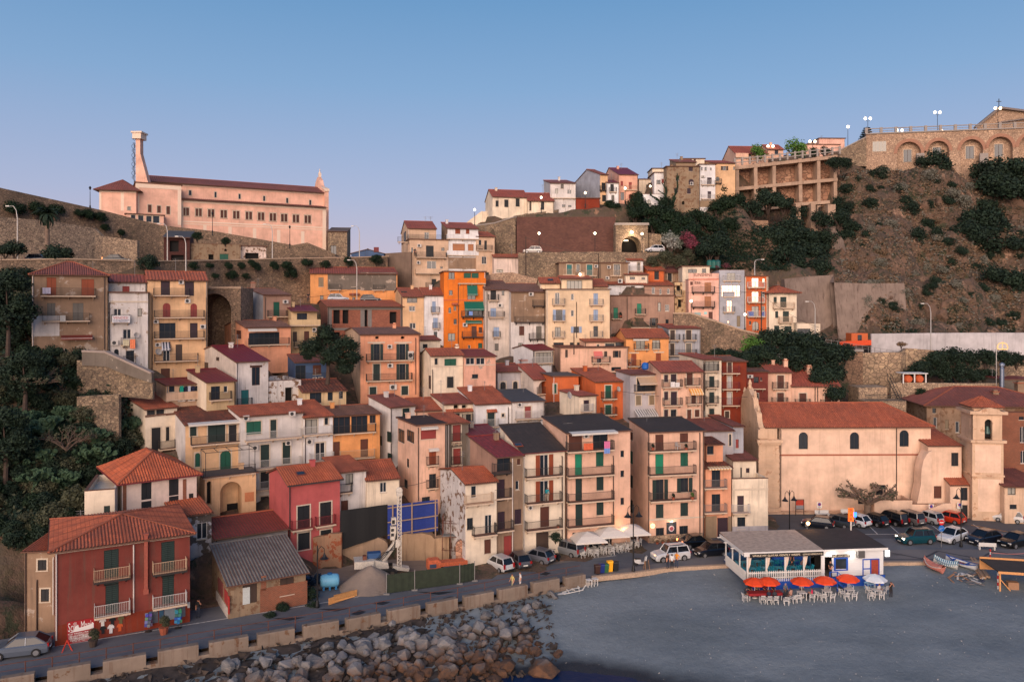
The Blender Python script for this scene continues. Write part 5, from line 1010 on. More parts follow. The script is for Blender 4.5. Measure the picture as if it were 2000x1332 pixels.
mb=MB();mb.lathe([(.05,-.25),(.3,-.1),(.3,.1),(.05,.25)],10,(-.1,-.5,4.1));mb.bD('lamp',LGT2,tp_)
mb=MB();mb.box(-1.2,-.4,2.5,3.6,2.55,2.65);mb.bD('tunnel_light',LGT,tp_)
def plight(loc,e,col=(1,.75,.5),r=.15):
 l=bpy.data.lights.new('lamp_light','POINT');l.energy=e;l.color=col;l.shadow_soft_size=r;o=bpy.data.objects.new('lamp_light',l);COL.objects.link(o);o.location=loc;return o
plight(P(1233,456,166),220);plight(P(1228,475,173),60)
rw_('tunnel_side_wall','stone wing wall between the tunnel portal and the oleander',[(1266,455,169),(1292,458,168)],[500,500],ST1,2)
# ---- concrete bays under the ridge promenade
vb=tG('concrete_viaduct','weathered concrete bays holding up the ridge promenade over the bushes','viaduct',P(1440,420,184));VI=MTr(-P(1440,420,184));CV=wallm('bay_concrete',C(178,150,128),.6,stain=(96,76,62))
RKP=stonem('rough_rock_lining',[(172,130,104),(148,108,86),(190,148,120)],(124,92,74),1.0,.35,.15)
pier=[(1437,322,412,187),(1473,319,420,187),(1509,316,400,187.5),(1560,310,395,188),(1596,306,460,188),(1628,303,395,188.5)]
for x,y0,y1,d in pier:
 p0,p1=P(x,y0,d),P(x,y1,d);mb=MB();mb.prism([(p0.y,p0.z),(p0.y-.4,p1.z),(p0.y+4.2,p1.z),(p0.y+4.2,p0.z)],'x',p0.x-.05,p0.x+.75);mb.bD('pier',CV,vb,VI)
for y0,y1 in((329,307),(370,351),(413,396)):
 a,b=P(1435,y0,187),P(1634 if y0<400 else 1612,y1,188.4);mb=MB();mb.bar(a+VV((0,1.2,0)),b+VV((0,1.2,0)),3.2,.75);mb.bD('beam',CV,vb,VI)
a,b=P(1435,330,190.6),P(1640,306,191);c,e=P(1640,400,190.5),P(1435,430,190.5);mb=MB();mb.face([a,b,c,e]);mb.bD('rock_lining',RKP,vb,VI)
mb=MB();a,b=P(1435,320,187),P(1640,297,188.5)
for dz in(.2,1.0):mb.bar(a+VV((0,0,dz)),b+VV((0,0,dz)),.22,.2)
for i in range(15):
 q=a+(b-a)*(i/14);mb.box(q.x-.2,q.x+.2,q.y-.2,q.y+.2,q.z-.5,q.z+1.3)
mb.bD('balustrade',CONG,vb,VI)
# lower bays
lb=tG('buttress_bays','lower concrete buttress bays with overgrown openings on the slope','retaining wall',P(1555,430,176));LI=MTr(-P(1555,430,176))
for x0,x1,y0,y1,d in((1553,1562,398,440,178),(1582,1591,398,480,177),(1615,1630,400,425,177)):
 p0,p1=P(x0,y0,d),P(x1,y1,d);mb=MB();mb.box(p0.x,p1.x,p0.y-.6,p0.y+5,p1.z-4,p0.z);mb.bD('pier',CV,lb,LI)
for x0,x1,y,d in((1552,1620,400,178),(1576,1620,452,176)):
 mb=MB();p,q=P(x0,y,d),P(x1,y-5,d);mb.bar(p+VV((0,1,0)),q+VV((0,1,0)),2.5,.7);mb.bD('beam',CV,lb,LI)
rw_('buttress','tall leaning concrete buttress strip at the cliff edge',[(1619,432,172),(1648,470,168)],[530,530],CONR,3,lean=3)
rw_('slope_wall','smooth concrete slope wall half buried in bushes',[(1403,436,178),(1420,430,178),(1500,431,180)],[480,485,480],wallm('slope_concrete',C(160,128,104),.6),2,lean=2)
# ---- arcade under the church terrace
ar=tG('arcade_building','long stone arcade with brick arches under the promenade of the hilltop church','arcade',P(1640,310,195));AO=P(1640,310,195);AI=MTr(-AO)
ang=math.atan2(-9.0,46);u_=VV((mco(ang),msi(ang),0));AM=MRo(ang,4,'Z')
def ap(px,py):
 D=VV(((px-1000)/F,1,-(py-HZ)/F));v_=VV((-msi(ang),mco(ang),0));base=P(1690,310,196);t=(base-VV((0,0,HC))).dot(v_)/D.dot(v_);q=VV((0,0,HC))+D*t-AO;return q.dot(u_),q.z,q.dot(v_)
BRA=pL('arch_brick',C(158,116,94),.9,var=.25)
x0,zt,yy=ap(1692,268);cells=[(1742,1752,1799,1806,272),(1806,1812,1854,1864,270),(1864,1876,1920,1928,267),(1928,1931,1978,1986,262),(1986,1990,2040,2050,258)]
M0=AM@MTr((0,yy,0));mb=MB();rb=MB();wi=[]
zl=-12
for a,b,c,e,top in cells:
 xa,xb,xc,xe=ap(a,300)[0],ap(b,300)[0],ap(c,300)[0],ap(e,300)[0];r=(xc-xb)/2;z1=ap(c,247 if a>1900 else 252)[1];zc=ap(b,top+6)[1]-r
 arch_wall(mb,xa,xe,zl,zt+.6,0,(xb+xc)/2,r,zc,1.3);arch_ring(rb,(xb+xc)/2,r-.02,r+.75,zc,zc-.1,-.06,.2);mb.face([(xb,1.3,zl),(xc,1.3,zl),(xc,1.3,zc+r),(xb,1.3,zc+r)]);wi.append(((xb+xc)/2,zc))
xa,xe=ap(1692,300)[0],ap(1742,300)[0];mb.box(xa,xe,.0,1.3,zl,zt+.6);mb.bD('wall',ST4,ar,M0);rb.bD('arch_ring',BRA,ar,M0)
wb=ap(1704,277);we=ap(1731,296);window(ar,M0,wb[0],we[0],we[1],wb[1],'l','k',FRS,None,True)
for cx,zc in wi:window(ar,M0@MTr((0,1.27,0)),cx-.9,cx+.9,zc-2.0,zc+1.0,'g','k',FRB,FRS,True)
for px in(1797,1921):
 q=ap(px,300);mb=MB();mb.box(q[0]-.9,q[0]+.9,-.4,.2,zl,q[1]);mb.bD('pier_cap',CONG,ar,M0)
mb=MB();xs_=[ap(px,260)[0]for px in range(1692,2070,29)]
mb.box(xs_[0]-.2,xs_[-1],-.3,.6,zt+.603,zt+.9)
for x in xs_:mb.box(x-.3,x+.3,-.2,.3,zt+.903,zt+2.2)
mb.box(xs_[0],xs_[-1],-.1,.15,zt+1.85,zt+2.05);mb.box(xs_[0],xs_[-1],-.05,.1,zt+1.3,zt+1.4);mb.bD('balustrade',CONG,ar,M0)
rw_('arcade_ramp_wall','grey stone ramp wing with dark arched door beside the hilltop arcade',[(1640,294,196),(1692,268,195.5)],[325,325],ST1,1.2,cop=CONG)
p=P(1668,284,194.6);
hc=tG('hilltop_church','hilltop church pediment with iron cross and stone gable','church',P(1958,300,205));HI=MTr(-P(1958,300,205))
a,b,c=P(1908,248,204),P(1951,213,204),P(2060,240,204);mb=MB()
mb.face([a,VV((c.x,c.y,a.z)),P(2060,226,204),b]);mb.face([a,VV((c.x,c.y,a.z)),VV((c.x,c.y,a.z-6)),VV((a.x,a.y,a.z-6))]);mb.bD('pediment',ST4,hc,HI)
mb=MB();mb.bar(P(1904,250,203.6),P(1952,211,203.6),1.0,.5);mb.bar(P(1950,211,203.6),P(2070,226,203.6),1.0,.5);mb.bar(P(1950,240,203.4),P(2070,222,203.4),.5,.3);mb.bD('raking_cornice',pL('church_cornice',C(120,108,102),.85,var=.15),hc,HI)
mb=MB();mb.face([P(1908,249,204.2),P(1952,212,204.2),P(1952,212,224),P(1908,249,224)]);mb.face([P(1952,212,204.2),P(2070,227,204.2),P(2070,227,224),P(1952,212,224)]);mb.bD('roof',TILES['w'],hc,HI)
mb=MB();q=P(1951,211,203.6);mb.bar(q,q+VV((0,0,2.3)),.14);mb.bar(q+VV((-.6,0,1.6)),q+VV((.6,0,1.6)),.14);mb.bD('cross',IRON,hc,HI)
# ---- viaduct arch by the tall peach house
va=tG('viaduct_arch','dark stone arch of the road viaduct beside the tall peach house','arch',P(430,660,124));mb=MB();s=124/F
arch_wall(mb,-4.5,3.2,-3,(660-562)*s,0,-.9,2.6,(660-606)*s,6);mb.face([(-3.5,5.9,-3),(1.7,5.9,-3),(1.7,5.9,7),(-3.5,5.9,7)]);mb.bD('wall',ST3,va)
mb=MB();mb.box(-4.6,3.3,-.15,.6,(660-564)*s,(660-560)*s);mb.bD('coping',STONEK,va)
va2=tG('bridge_arch','stone bridge arch descending into shrubs below the concrete road slab','arch',P(1640,790,137));mb=MB();arch_wall(mb,-2.5,4,-3,9.1,0,-1.2,2.6,4.0,5);mb.bD('wall',stonem('bridge',[(150,118,94),(128,100,80)],(104,84,70),1.5,.4),va2);mb=MB();mb.box(-2.5,4,-.3,3,9.1,9.5);mb.bD('bridge_slab',CONG,va2)
# == big pink church on the terrace
CHM=wm('churchl','clean');PIL=pL('cream_stucco',C(226,202,180),.85,var=.08);SURR=pL('stone_frames',C(176,140,116),.85,var=.1)
cwin=[]
for px in(363,388,412.5,437,461.5,486,510,533,555,578,601):
 y=406+(px-363)*.063
 cwin+=[(px-6.2,y,px-.8,y+15,'s','b'),(px+.8,y,px+6.2,y+15.2,'s','b')]
lc=H('CH','huge pale pink church with tapered fin tower and rows of paired windows',352,637,389,500,175,28,5,roof='s',rise=.8,wall='churchl',wear='clean',tile='w',W=cwin,name='pink_church',cat='church',oe=.9,E=[('strip',352,391,358,470,PIL,'pilaster'),('strip',630,406,637,495,PIL,'pilaster'),('band',352,389,PIL,.7),('band',352,431,PIL,.3),('band',352,436,PIL,.2)]+[('strip',x,y,x+6.5,y+45,PIL,'pilaster')for x,y in((397,440),(446,443),(494,446),(541,449),(588,452))])
T=lc.T
for i,px in enumerate((363,388,412.5,437,461.5,486,510,533,555,578,601)):
 y=406+(px-363)*.063;extra(lc,('strip',px-8,y-2,px+8,y,SURR,'lintel'));extra(lc,('strip',px-8,y+15.5,px+8,y+17.5,SURR,'window_sill'))
nv=H('CHn','',290,632,353.6,480,176.5,28,12,roof='g',rise=2.0,wall='churchl',wear='clean',tile='w',into=T,oe=.8,W=[(369,372,374,382,'d'),(419,375,423,386,'d'),(466,379,470,389,'d'),(514,383,518,393,'d'),(559,387,563,397,'d'),(604,391,608,401,'d')],E=[('band',290,354,PIL,.6)])
b1=H('CHb','',265,354,357,445,169.8,28,8,roof='f',wall='churchl',wear='clean',tile='w',into=T,W=[(289,400,296,415,'s','b'),(307,402,314,416,'s','b'),(325,403,332,419,'s','b')],E=[('strip',265,359,272,413,PIL,'pilaster'),('strip',347,367,354,440,PIL,'pilaster'),('band',265,358,PIL,.9)])
ap_=H('CHa','',194,266,367,445,167,12,12,roof='h',rise=2.2,wall='churchl',wear='clean',tile='w',into=T,oe=.9,W=[(249,404,255,411,'d')],E=[('strip',194,370,198,410,PIL,'pilaster'),('strip',236,370,242,412,PIL,'pilaster'),('band',194,368,PIL,.8)])
pc_=H('CHp','',246,320,418,445,166.5,28,4,roof='f',wall='churchl',wear='clean',tile='w',into=T,W=[(256,420,264,428,'d'),(270,421,280,433,'d'),(286,422,296,434,'d'),(299,422,311,436,'d')])
O=T.matrix_world.translation;CI=T.matrix_world.inverted()
mb=MB();ft=P(262,357,172.5)
def cp(px,py):q=P(px,py,172.5);return(q.x,q.z)
mb.prism([cp(265,362),cp(290.5,362),cp(273.8,300),cp(273.5,272),cp(265,272)],'y',172.5,174.0);mb.bD('bell_fin',CHM,T,CI)
mb=MB();a,b=cp(261,272),cp(277.5,261);mb.box(a[0],b[0],171.9,174.6,a[1]+.003,b[1]);mb.box(a[0]-.25,b[0]+.25,171.7,174.8,b[1]+.003,b[1]+.35);mb.bD('fin_cap',PIL,T,CI)
mb=MB();c=P(262,357,172.8);top=cp(262,278)[1]
mb.bar(c,(c.x,c.y,top),.09)
n=60
for i in range(n):
 t=i/n*math.pi*9;z=c.z+(top-c.z)*i/n;mb.bar((c.x,c.y,z),(c.x+.5*mco(t),c.y+.5*msi(t),z),.12,.05)
 t2=(i+1)/n*math.pi*9;mb.bar((c.x+.5*mco(t),c.y+.5*msi(t),z+.9),(c.x+.5*mco(t2),c.y+.5*msi(t2),z+.9+(top-c.z)/n),.06)
mb.bD('spiral_stair',IRON,T,CI)
NM=nv.M;w,h=nv.w,nv.h;mb=MB()
mb.prism([(-1,-3),(-1,h+.6),(1.6,h+1.4),(3.2,h+2.2),(4.2,h+3.6),(6,h+4.6),(7.8,h+3.6),(8.8,h+2.2),(10.4,h+1.4),(13,h+.6),(13,-3)],'x',w+.003,w+1.0);mb.bD('gable_front',CHM,T,NM)
mb=MB();mb.prism([(-1.3,h+.2),(-1.3,h+.8),(1.6,h+1.6),(1.6,h+1.4),(-1,h+.6),(-1,h+.2)],'x',w-.1,w+1.1);mb.box(w+.3,w+.9,5.7,6.3,h+4.6,h+5.6);mb.lathe([(.35,0),(.15,.4),(.05,1.2)],8,(w+.6,6,h+5.6));mb.bD('finial',PIL,T,NM)
H('LS','small grey stone church annex with a tall dark opening',640,678,452,506,187,6,8,roof='s',yr=446,wall='stone',wmat=ST1,tile='f',W=[(646,480,657,500,'d')])
H('LB','low blue-grey prefab hall with red panel on its roof beyond the upper road',686,750,495,507,186,4,8,roof='fg',rise=1.0,wall='blue',tile='S',E=[('strip',730,483,740,493,pN((110,40,44)),'roof_panel')])
H('LSH','rust-red timber shack on stilts with grey sheet roof above the road',320,371,462,512,150,14,5,roof='s',rise=1.4,wall='red',wmat=pL('rusty_boards',C(70,34,28),.9,var=.5),tile='S',oe=.9,W=[(331,470,349,492,'v'),(334,498,359,512,'v')])
H('LRU','roofless masonry ruin with walled-up arches along the upper road',371,470,476,511,152,20,5,roof='p',wall='stone',wear='ruin',W=[(407,497,417,510,'v'),(429,496,446,510,'s','g'),(438,486,443,491,'av'),(478,494,505,511,'v')])
H('LRU2','low stone garage front with dark opening under the long terrace wall',466,520,481,511,156,20,4,roof='f',wall='pinkw',wear='ruin',tile='f',W=[(479,494,505,511,'v')])
# == parish church by the square
PM=wallm('parish_plaster',C(*WC['church']),.3,stain=(150,112,92));STC=wallm('parish_stone',C(216,182,152),.5,stain=(150,116,92),peel=(190,150,120),pth=.6,pscale=.9)
pc=H('PC','long pale peach parish church with tiled roof and three arched windows',1523,1818,832,1003,110,1,10,roof='n',wall='church',wmat=PM,name='parish_church',cat='church',W=[(1560,844,1578,877,'ad'),(1660,844,1678,877,'ad'),(1757,840,1775,872,'ad'),(1676,972,1686,984,'d'),(1710,947,1730,974,'d')],E=[('pipe',1525,838,990),('pipe',1751,832,975),('band',1523,887,pL('scallop_tiles',C(160,96,74),.85,var=.2),.22),('band',1523,831,pL('scallop_tiles',C(160,96,74)),.4)])
w,h,T=pc.w,pc.h,pc.T;rb=MB();r=2.6;e=-.4;zt=h+r;xl=-2.2
roofplane(rb,[(xl,-.5,h-.15),(w+.4,-.5,h-.15),(w-4.4,5,zt),(xl,5,zt)],TP,.3);roofplane(rb,[(w+.4,-.5,h-.15),(w+.4,10.5,h-.15),(w-4.4,5,zt)],TP,.3);roofplane(rb,[(w+.4,10.5,h-.15),(xl,10.5,h-.15),(xl,5,zt),(w-4.4,5,zt)],TP,.3)
rb.bar((xl,5,zt+.05),(w-4.4,5,zt+.05),.3,.14,2);rb.bar((w-4.4,5,zt+.05),(w+.4,-.5,h-.05),.28,.12,2);rb.bD('roof',[TILES['t'],EAVE,RIDGE],T)
mb=MB();xo=-2.9
mb.prism([(-.2,-2),(-.2,h-.4),(.6,h+.5),(.9,h+1.6),(2.0,h+2.2),(2.4,h+3.4),(3.6,h+4.1),(5,h+4.9),(6.4,h+4.1),(7.6,h+3.4),(8,h+2.2),(9.1,h+1.6),(9.4,h+.5),(10.2,h-.4),(10.2,-2)],'x',xo,xo+.7)
mb.bD('baroque_gable',STC,T)
for y in(1.2,2.6,5,7.4,8.8):mb=MB();mb.lathe([(.32,0),(.2,.4),(.28,.7),(.08,1.3)],8,(xo+.35,y,h+(4.7 if y==5 else 3.3 if y in(2.6,7.4)else 1.4)));mb.bD('finial',STC,T)
mb=MB();mb.box(xo-.3,xo+1.0,-.6,.3,h-1.6,h-.4);mb.box(xo-.2,xo+2.6,-.55,-.003,-2,h-2.2);mb.box(xo-.5,xo+3.0,-.95,.2,h-2.197,h-1.75);mb.box(xo-.35,xo+2.8,-.75,.1,h-2.5,h-2.2);mb.box(xo,xo+2.4,-.4,-.003,h-1.747,h-.2);mb.box(xo-.3,xo+2.75,-.8,-.003,-2,1.0)
for i in range(10):mb.box(xo-.24,xo+2.64,-.6,-.5,1.2+i*.75,1.75+i*.75)
mb.bD('corner_pier',STC,T)
mb=MB();mb.box(-2.9,2,-2.2,-.9,-.5,.25);mb.box(-2.5,12,-1.4,-.003,-.5,.45);mb.bD('stone_step',STC,T)
sa=H('PS','',1813,1878,870,1003,108,0,7,roof='s',yr=838,wall='church',wmat=PM,tile='t',into=T,W=[(1858,884,1872,910,'d'),(1824,949,1839,973,'D','b')])
mb=MB();q=sa.fp(1800,880)[0];mb.prism([(q-1.3,-1),(q+1.2,-1),(q+1.2,8.6),(q+.7,8.4),(q+.1,7.4),(q-.2,6),(q-.3,4)],'y',-.4,1.5);mb.bD('buttress',PM,T,sa.M)
po=H('PP','',1856,1897,946,1012,106.6,0,3,roof='s',yr=921,wall='church',wmat=PM,tile='t',into=T,W=[(1877,952,1890,977,'d'),(1878,986,1890,1011,'D','n')],oe=.3)
te=H('PT','',1708,1782,977,1006,107.4,0,3,roof='p',wall='church',wmat=PM,into=T);te2=H('PT2','',1782,1856,985,1006,107.4,0,2.6,roof='p',wall='church',wmat=PM,into=T)
mb=MB();
for i in range(9):mb.box(.4+i*.35,.8+i*.35+.8,-1.0,-.003,-.3,.2+i*.17)
mb.prism([(4.6,-.3),(4.6,1.9),(3.6,1.9),(.2,.5),(.2,-.3)],'y',-1.25,-1.003);mb.bD('stair',PM,T,te2.M)
# ---- bell tower
bt=H('BT','pale stone bell tower with arched belfry and small tiled cap',1899,1960,860,1014,105.6,-9,xs=1875,roof='n',wall='church',wmat=STC,name='bell_tower',cat='tower',W=[(1927,891,1937,899,'v'),(1930,966,1936,975,'v')],E=[('strip',1904,800 if 0 else 868,1955,924,PM,'plaster_panel'),('strip',1910,935,1955,1000,PM,'plaster_panel')])
T=bt.T;w,dp,h=bt.w,bt.dep,bt.h;O=bt.O
z2=bt.fp(1899,806)[1];z3=bt.fp(1899,797)[1];z4=bt.fp(1899,776)[1];x1=bt.fp(1924,820)[0];x2=bt.fp(1939,850)[0];cx=(x1+x2)/2;r=(x2-x1)/2
mb=MB();ins=.12
arch_wall(mb,ins,w-ins,h,z2,ins,cx,r,bt.fp(1930,826)[1]-.0,.5,n=10)
mb.face([(ins,ins,h),(ins,ins,z2),(ins,dp,z2),(ins,dp,h)][::-1]);mb.face([(w-ins,ins,h),(w-ins,dp,h),(w-ins,dp,z2),(w-ins,ins,z2)]);mb.face([(ins,dp,h),(ins,dp,z2),(w-ins,dp,z2),(w-ins,dp,h)]);mb.face([(ins,ins,z2-.01),(w-ins,ins,z2-.01),(w-ins,dp,z2-.01),(ins,dp,z2-.01)])
mb.box(.3,w-.3,.3,dp-.3,z2,z3);mb.bD('belfry',STC,T)
mb=MB();mb.box(-.3,w+.3,-.3,dp+.3,h-.25,h+.1);mb.bD('cornice',STC,T);mb=MB();mb.box(-.4,w+.4,-.4,dp+.4,z2-.15,z2+.25);mb.box(.05,w-.05,.05,dp-.05,z3-.15,z3+.1);mb.prism([(cx-1.4,z2+.25),(cx-.8,z2+.6),(cx,z2+.75),(cx+.8,z2+.6),(cx+1.4,z2+.25)],'y',-.42,-.1);mb.bD('cornice',STC,T);mb=MB()
mb.box(-.12,w+.12,-.12,dp+.12,bt.fp(1899,928)[1]-.1,bt.fp(1899,928)[1]+.1);mb.bD('cornice',STC,T)
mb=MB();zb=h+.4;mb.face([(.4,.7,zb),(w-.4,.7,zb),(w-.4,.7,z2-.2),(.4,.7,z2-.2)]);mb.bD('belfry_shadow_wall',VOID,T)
mb=MB();mb.lathe([(.05,1.0),(.2,.95),(.28,.6),(.42,.1),(.44,0)],12,(cx,.55,h+.9));mb.bD('bell',pL('bronze_bell',C(70,90,84),.5,.6),T)
ML=Matrix(((0,1,0,0),(-1,0,0,0),(0,0,1,0),(0,0,0,1)));window(T,MTr((ins,0,0))@ML,-dp*.68,-dp*.4,h+.7,z2-.7,'v','k',None,None,True)
rb=MB();e=.35;q=[(-e+.2,-e+.2,z3+.12),(w+e-.2,-e+.2,z3+.12),(w+e-.2,dp+e-.2,z3+.12),(-e+.2,dp+e-.2,z3+.12)];a=(w/2,dp/2,z4)
for i in range(4):roofplane(rb,[q[i],q[(i+1)%4],a],TP,.3)
rb.bD('roof',[TILES['t'],EAVE,RIDGE],T)
# == vegetation
def leafm(nm,a,b,c=None,rough=.75):
 m,nt,bs=nmat(nm);bs.inputs['Roughness'].default_value=rough;bs.inputs['Specular IOR Level'].default_value=.25
 co=coords(nt);n1=nZ(nt,co,1.2,3);n2=nZ(nt,co,7,2)
 col=mX(nt,rF(nt,n1,.38,.66),C(*a),C(*b));col=mX(nt,rF(nt,n2,.5,.75),col,C(*(c or b)));nt.links.new(col,bs.inputs['Base Color']);MATS[nm]=m;return m
LDK=leafm('dark_leaves',(22,36,28),(34,50,36),(54,70,50));LOL=leafm('olive_leaves',(58,62,46),(74,76,56),(92,90,68));LDRY=leafm('dry_scrub',(124,98,76),(98,84,64),(150,122,98));LGR=leafm('fresh_leaves',(60,96,40),(86,124,50),(104,140,66));LCAC=leafm('cactus_skin',(52,74,54),(64,86,62),(80,98,72));LWH=leafm('white_blossom',(168,166,158),(84,96,74),(44,60,44));LPK=leafm('pink_blossom',(140,60,80),(70,56,54),(40,56,40));LIV=leafm('ivy_leaves',(20,36,24),(30,48,28),(40,58,36));LGY=leafm('grey_scrub',(116,112,100),(96,96,84),(138,132,118))
BARK=pL('grey_bark',C(120,100,86),.95,var=.3,scale=3);BARKD=pL('dark_bark',C(70,56,48),.95,var=.3,scale=3)
def foliage(seed,rx,ry,rz,n,s,clumps=9,flat=0):
 r=random.Random(seed);mb=MB();cl=[]
 for _ in range(clumps):
  while True:
   p=VV((r.uniform(-1,1),r.uniform(-1,1),r.uniform(-.75,1)))
   if.25<p.length<1:break
  cl.append((VV((p.x*rx*.68,p.y*ry*.68,p.z*rz*.68)),r.uniform(.32,.55)))
 for i in range(n):
  c,q=cl[r.randrange(clumps)]
  d=VV((r.gauss(0,1),r.gauss(0,1),r.gauss(0,1))).normalized()*(r.random()**.4)
  p=c+VV((d.x*rx*q,d.y*ry*q,d.z*rz*q));nrm=(d*.8+VV((r.uniform(-1,1),r.uniform(-1,1),r.uniform(-.6,1)))*.7).normalized()
  a=nrm.orthogonal().normalized();b=nrm.cross(a);t=r.uniform(0,6.28);a,b=a*mco(t)+b*msi(t),b*mco(t)-a*msi(t);k=s*r.uniform(.6,1.3)
  mb.face([p-a*k*.5,p+b*k*.32,p+a*k*.6,p-b*k*.32])
 return mb
FOL={}
def fol_mesh(kind,v):
 k=(kind,v)
 if k not in FOL:
  mat={'dk':LDK,'ol':LOL,'dry':LDRY,'gr':LGR,'wh':LWH,'pk':LPK,'iv':LIV,'gy':LGY}[kind]
  FOL[k]=foliage(100+v*7+len(kind),1,1,.8,2300 if kind in('dk','iv','ol')else 1200,.135,13).mesh(kind+'_foliage',mat)
 return FOL[k]
def stems_mesh():
 if 'st' not in FOL:
  mb=MB();r=random.Random(3)
  for i in range(7):
   a=r.uniform(0,6.28);l=r.uniform(.5,.9);mb.tube([(0,0,-.9),(mco(a)*.15,msi(a)*.15,-.4),(mco(a)*l*.6,msi(a)*l*.6,r.uniform(-.1,.4))],[.06,.045,.02],5)
  FOL['st']=mb.mesh('stem',BARKD)
 return FOL['st']
def bush(p,r,kind,label,group=None,sx=1.0,sz=1.0,name='bush',cat='bush',v=None,deep=True):
 v=rng.randrange(4)if v is None else v
 o=put(None,name);o.empty_display_size=.3
 o.matrix_world=MTr(p)@MRo(rgu(-.7,.7),4,'Z');o.location=p;o.rotation_euler=(0,0,rgu(-.7,.7))
 o.scale=(r*sx,r*sx*.9,r*sz);tag(o,label,cat,group)
 f=put(fol_mesh(kind,v),'foliage',o);f.matrix_local=MTr((0,0,.55));s=put(stems_mesh(),'stem',o);s.matrix_local=MTr((0,0,.45));return o
def cactus_mesh(v):
 k=('cac',v)
 if k not in FOL:
  r=random.Random(40+v);mb=MB()
  def pad(base,up,s,depth):
   side=up.cross(VV((r.uniform(-1,1),r.uniform(-1,1),.2))).normalized();n=up.cross(side);c=base+up*s*.5
   ring=[c+(side*mco(t)*.36*s+up*msi(t)*.5*s)for t in[i*math.pi/4 for i in range(8)]]
   a=[q+n*.04 for q in ring];b=[q-n*.04 for q in ring];mb.face(a);mb.face(b[::-1])
   for i in range(8):mb.face([a[i],b[i],b[(i+1)%8],a[(i+1)%8]])
   if depth<4:
    for _ in range(r.choice((1,2,2,3))):
     u2=(up+VV((r.uniform(-.9,.9),r.uniform(-.9,.9),r.uniform(-.2,.5)))).normalized();pad(base+up*s*.92+side*r.uniform(-.2,.2)*s,u2,s*.92,depth+1)
  for _ in range(5):pad(VV((r.uniform(-.5,.5),r.uniform(-.5,.5),0)),VV((r.uniform(-.4,.4),r.uniform(-.4,.4),1)).normalized(),.42,0)
  FOL[k]=mb.mesh('cactus_pads',LCAC)
 return FOL[k]
 # tufts that nobody could count
def tufts(name,n,polys,mat,smin,smax,seed):
 r=random.Random(seed);mb=MB();tries=0;c=0
 while c<n and tries<n*6:
  tries+=1;poly=polys[r.randrange(len(polys))];px=r.uniform(poly[0],poly[2]);py=r.uniform(poly[1],poly[3]);p=hit(px,py,poly[4],poly[5])
  if p is None:continue
  s=r.uniform(smin,smax);c+=1
  for _ in range(9):
   d=VV((r.gauss(0,.5),r.gauss(0,.5),abs(r.gauss(.25,.4))))*s;a=VV((r.uniform(-1,1),r.uniform(-1,1),r.uniform(-.5,1))).normalized();b=a.orthogonal().normalized();k=s*.34
   mb.face([p+d-a*k,p+d+b*k*.6,p+d+a*k,p+d-b*k*.6])
 return tag(mb.bD(name,mat),kind='stuff')
CL=[(1640,320,2000,650,125,215)]
tufts('dry_scrub_cover',3800,CL+[(1660,330,2000,640,125,215)],LDRY,.4,1.0,1);tufts('grey_scrub_cover',2000,CL,LGY,.4,.9,2);tufts('green_scrub_cover',1700,CL+[(1240,400,1640,530,140,200)],LDK,.4,.9,3)
tufts('hillside_undergrowth',1900,[(0,560,250,1060,70,125)],LDK,.5,1.0,4);tufts('hillside_weeds',900,[(0,700,250,1060,70,125)],LOL,.4,.9,5)
tufts('green_bank',2400,[(1345,455,1540,530,140,185)],LIV,.35,.7,6);tufts('ivy_cover',2200,[(1225,395,1440,500,150,190),(1385,640,1640,720,110,150)],LIV,.4,.8,7)
tufts('road_bank_grass',900,[(1720,625,2000,652,140,160)],LIV,.3,.6,8)
# bushes set one by one: photo column, row of the middle, radius in photo pixels
def where(label,px,py,r):
 z='small' if r<15 else 'medium-sized' if r<24 else 'broad' if r<33 else 'huge'
 if 'cliff' in label and px>1600:
  y='just under the arcade arches' if py<335 else 'high on the face' if py<385 else 'above mid height' if py<440 else 'below mid height' if py<510 else 'low on the face' if py<580 else 'just above the white wall'
  x='by the buttress bays' if px<1700 else 'near the lamp post line' if px<1800 else 'in the middle of the slope' if px<1880 else 'below the church pediment' if px<1950 else 'at the frame edge'
  return z+' '+label.split(' growing')[0]+' '+y+' '+x
 if 'thicket' in label:
  y='beside the weathered brown house' if py<640 else 'below the brown house' if py<700 else 'beside the white-coped steps' if py<760 else 'by the yard wall' if py<820 else 'below the cream plain-walled house' if py<880 else 'behind the pinkish-white house' if py<960 else 'above the brick-red house'
  x='at the frame edge' if px<40 else 'well inside the thicket' if px<110 else 'close to the walls'
  return z+' '+label.split(' in the')[0]+' '+y+' '+x
 if 'breakwater' in label:
  y='touching the sea wall foot' if py<1345-(px-380)*.19-8 else 'at the bottom frame edge' if py>1305 else 'in mid heap'
  x='below the brick-red house' if px<560 else 'below the stone shed' if px<660 else 'below the sand pile' if px<760 else 'below the green fence' if px<860 else 'below the small white hatchback' if px<960 else 'next to the open beach'
  return('little ' if r<8 else 'mid-sized ' if r<11.5 else 'sizeable ' if r<16 else 'massive ')+label.split(' in the')[0].split(' standing')[0].replace('large ','')+' '+y+' '+x
 if any(k in label for k in('crowding','on the bank','hanging','out of the','on the slope above')):
  return z+' '+label.split(' above the red')[0].split(' growing')[0]+' close to '+min(LMK,key=lambda t:(t[0]-px)**2+(t[1]-py)**2)[2]
 return label
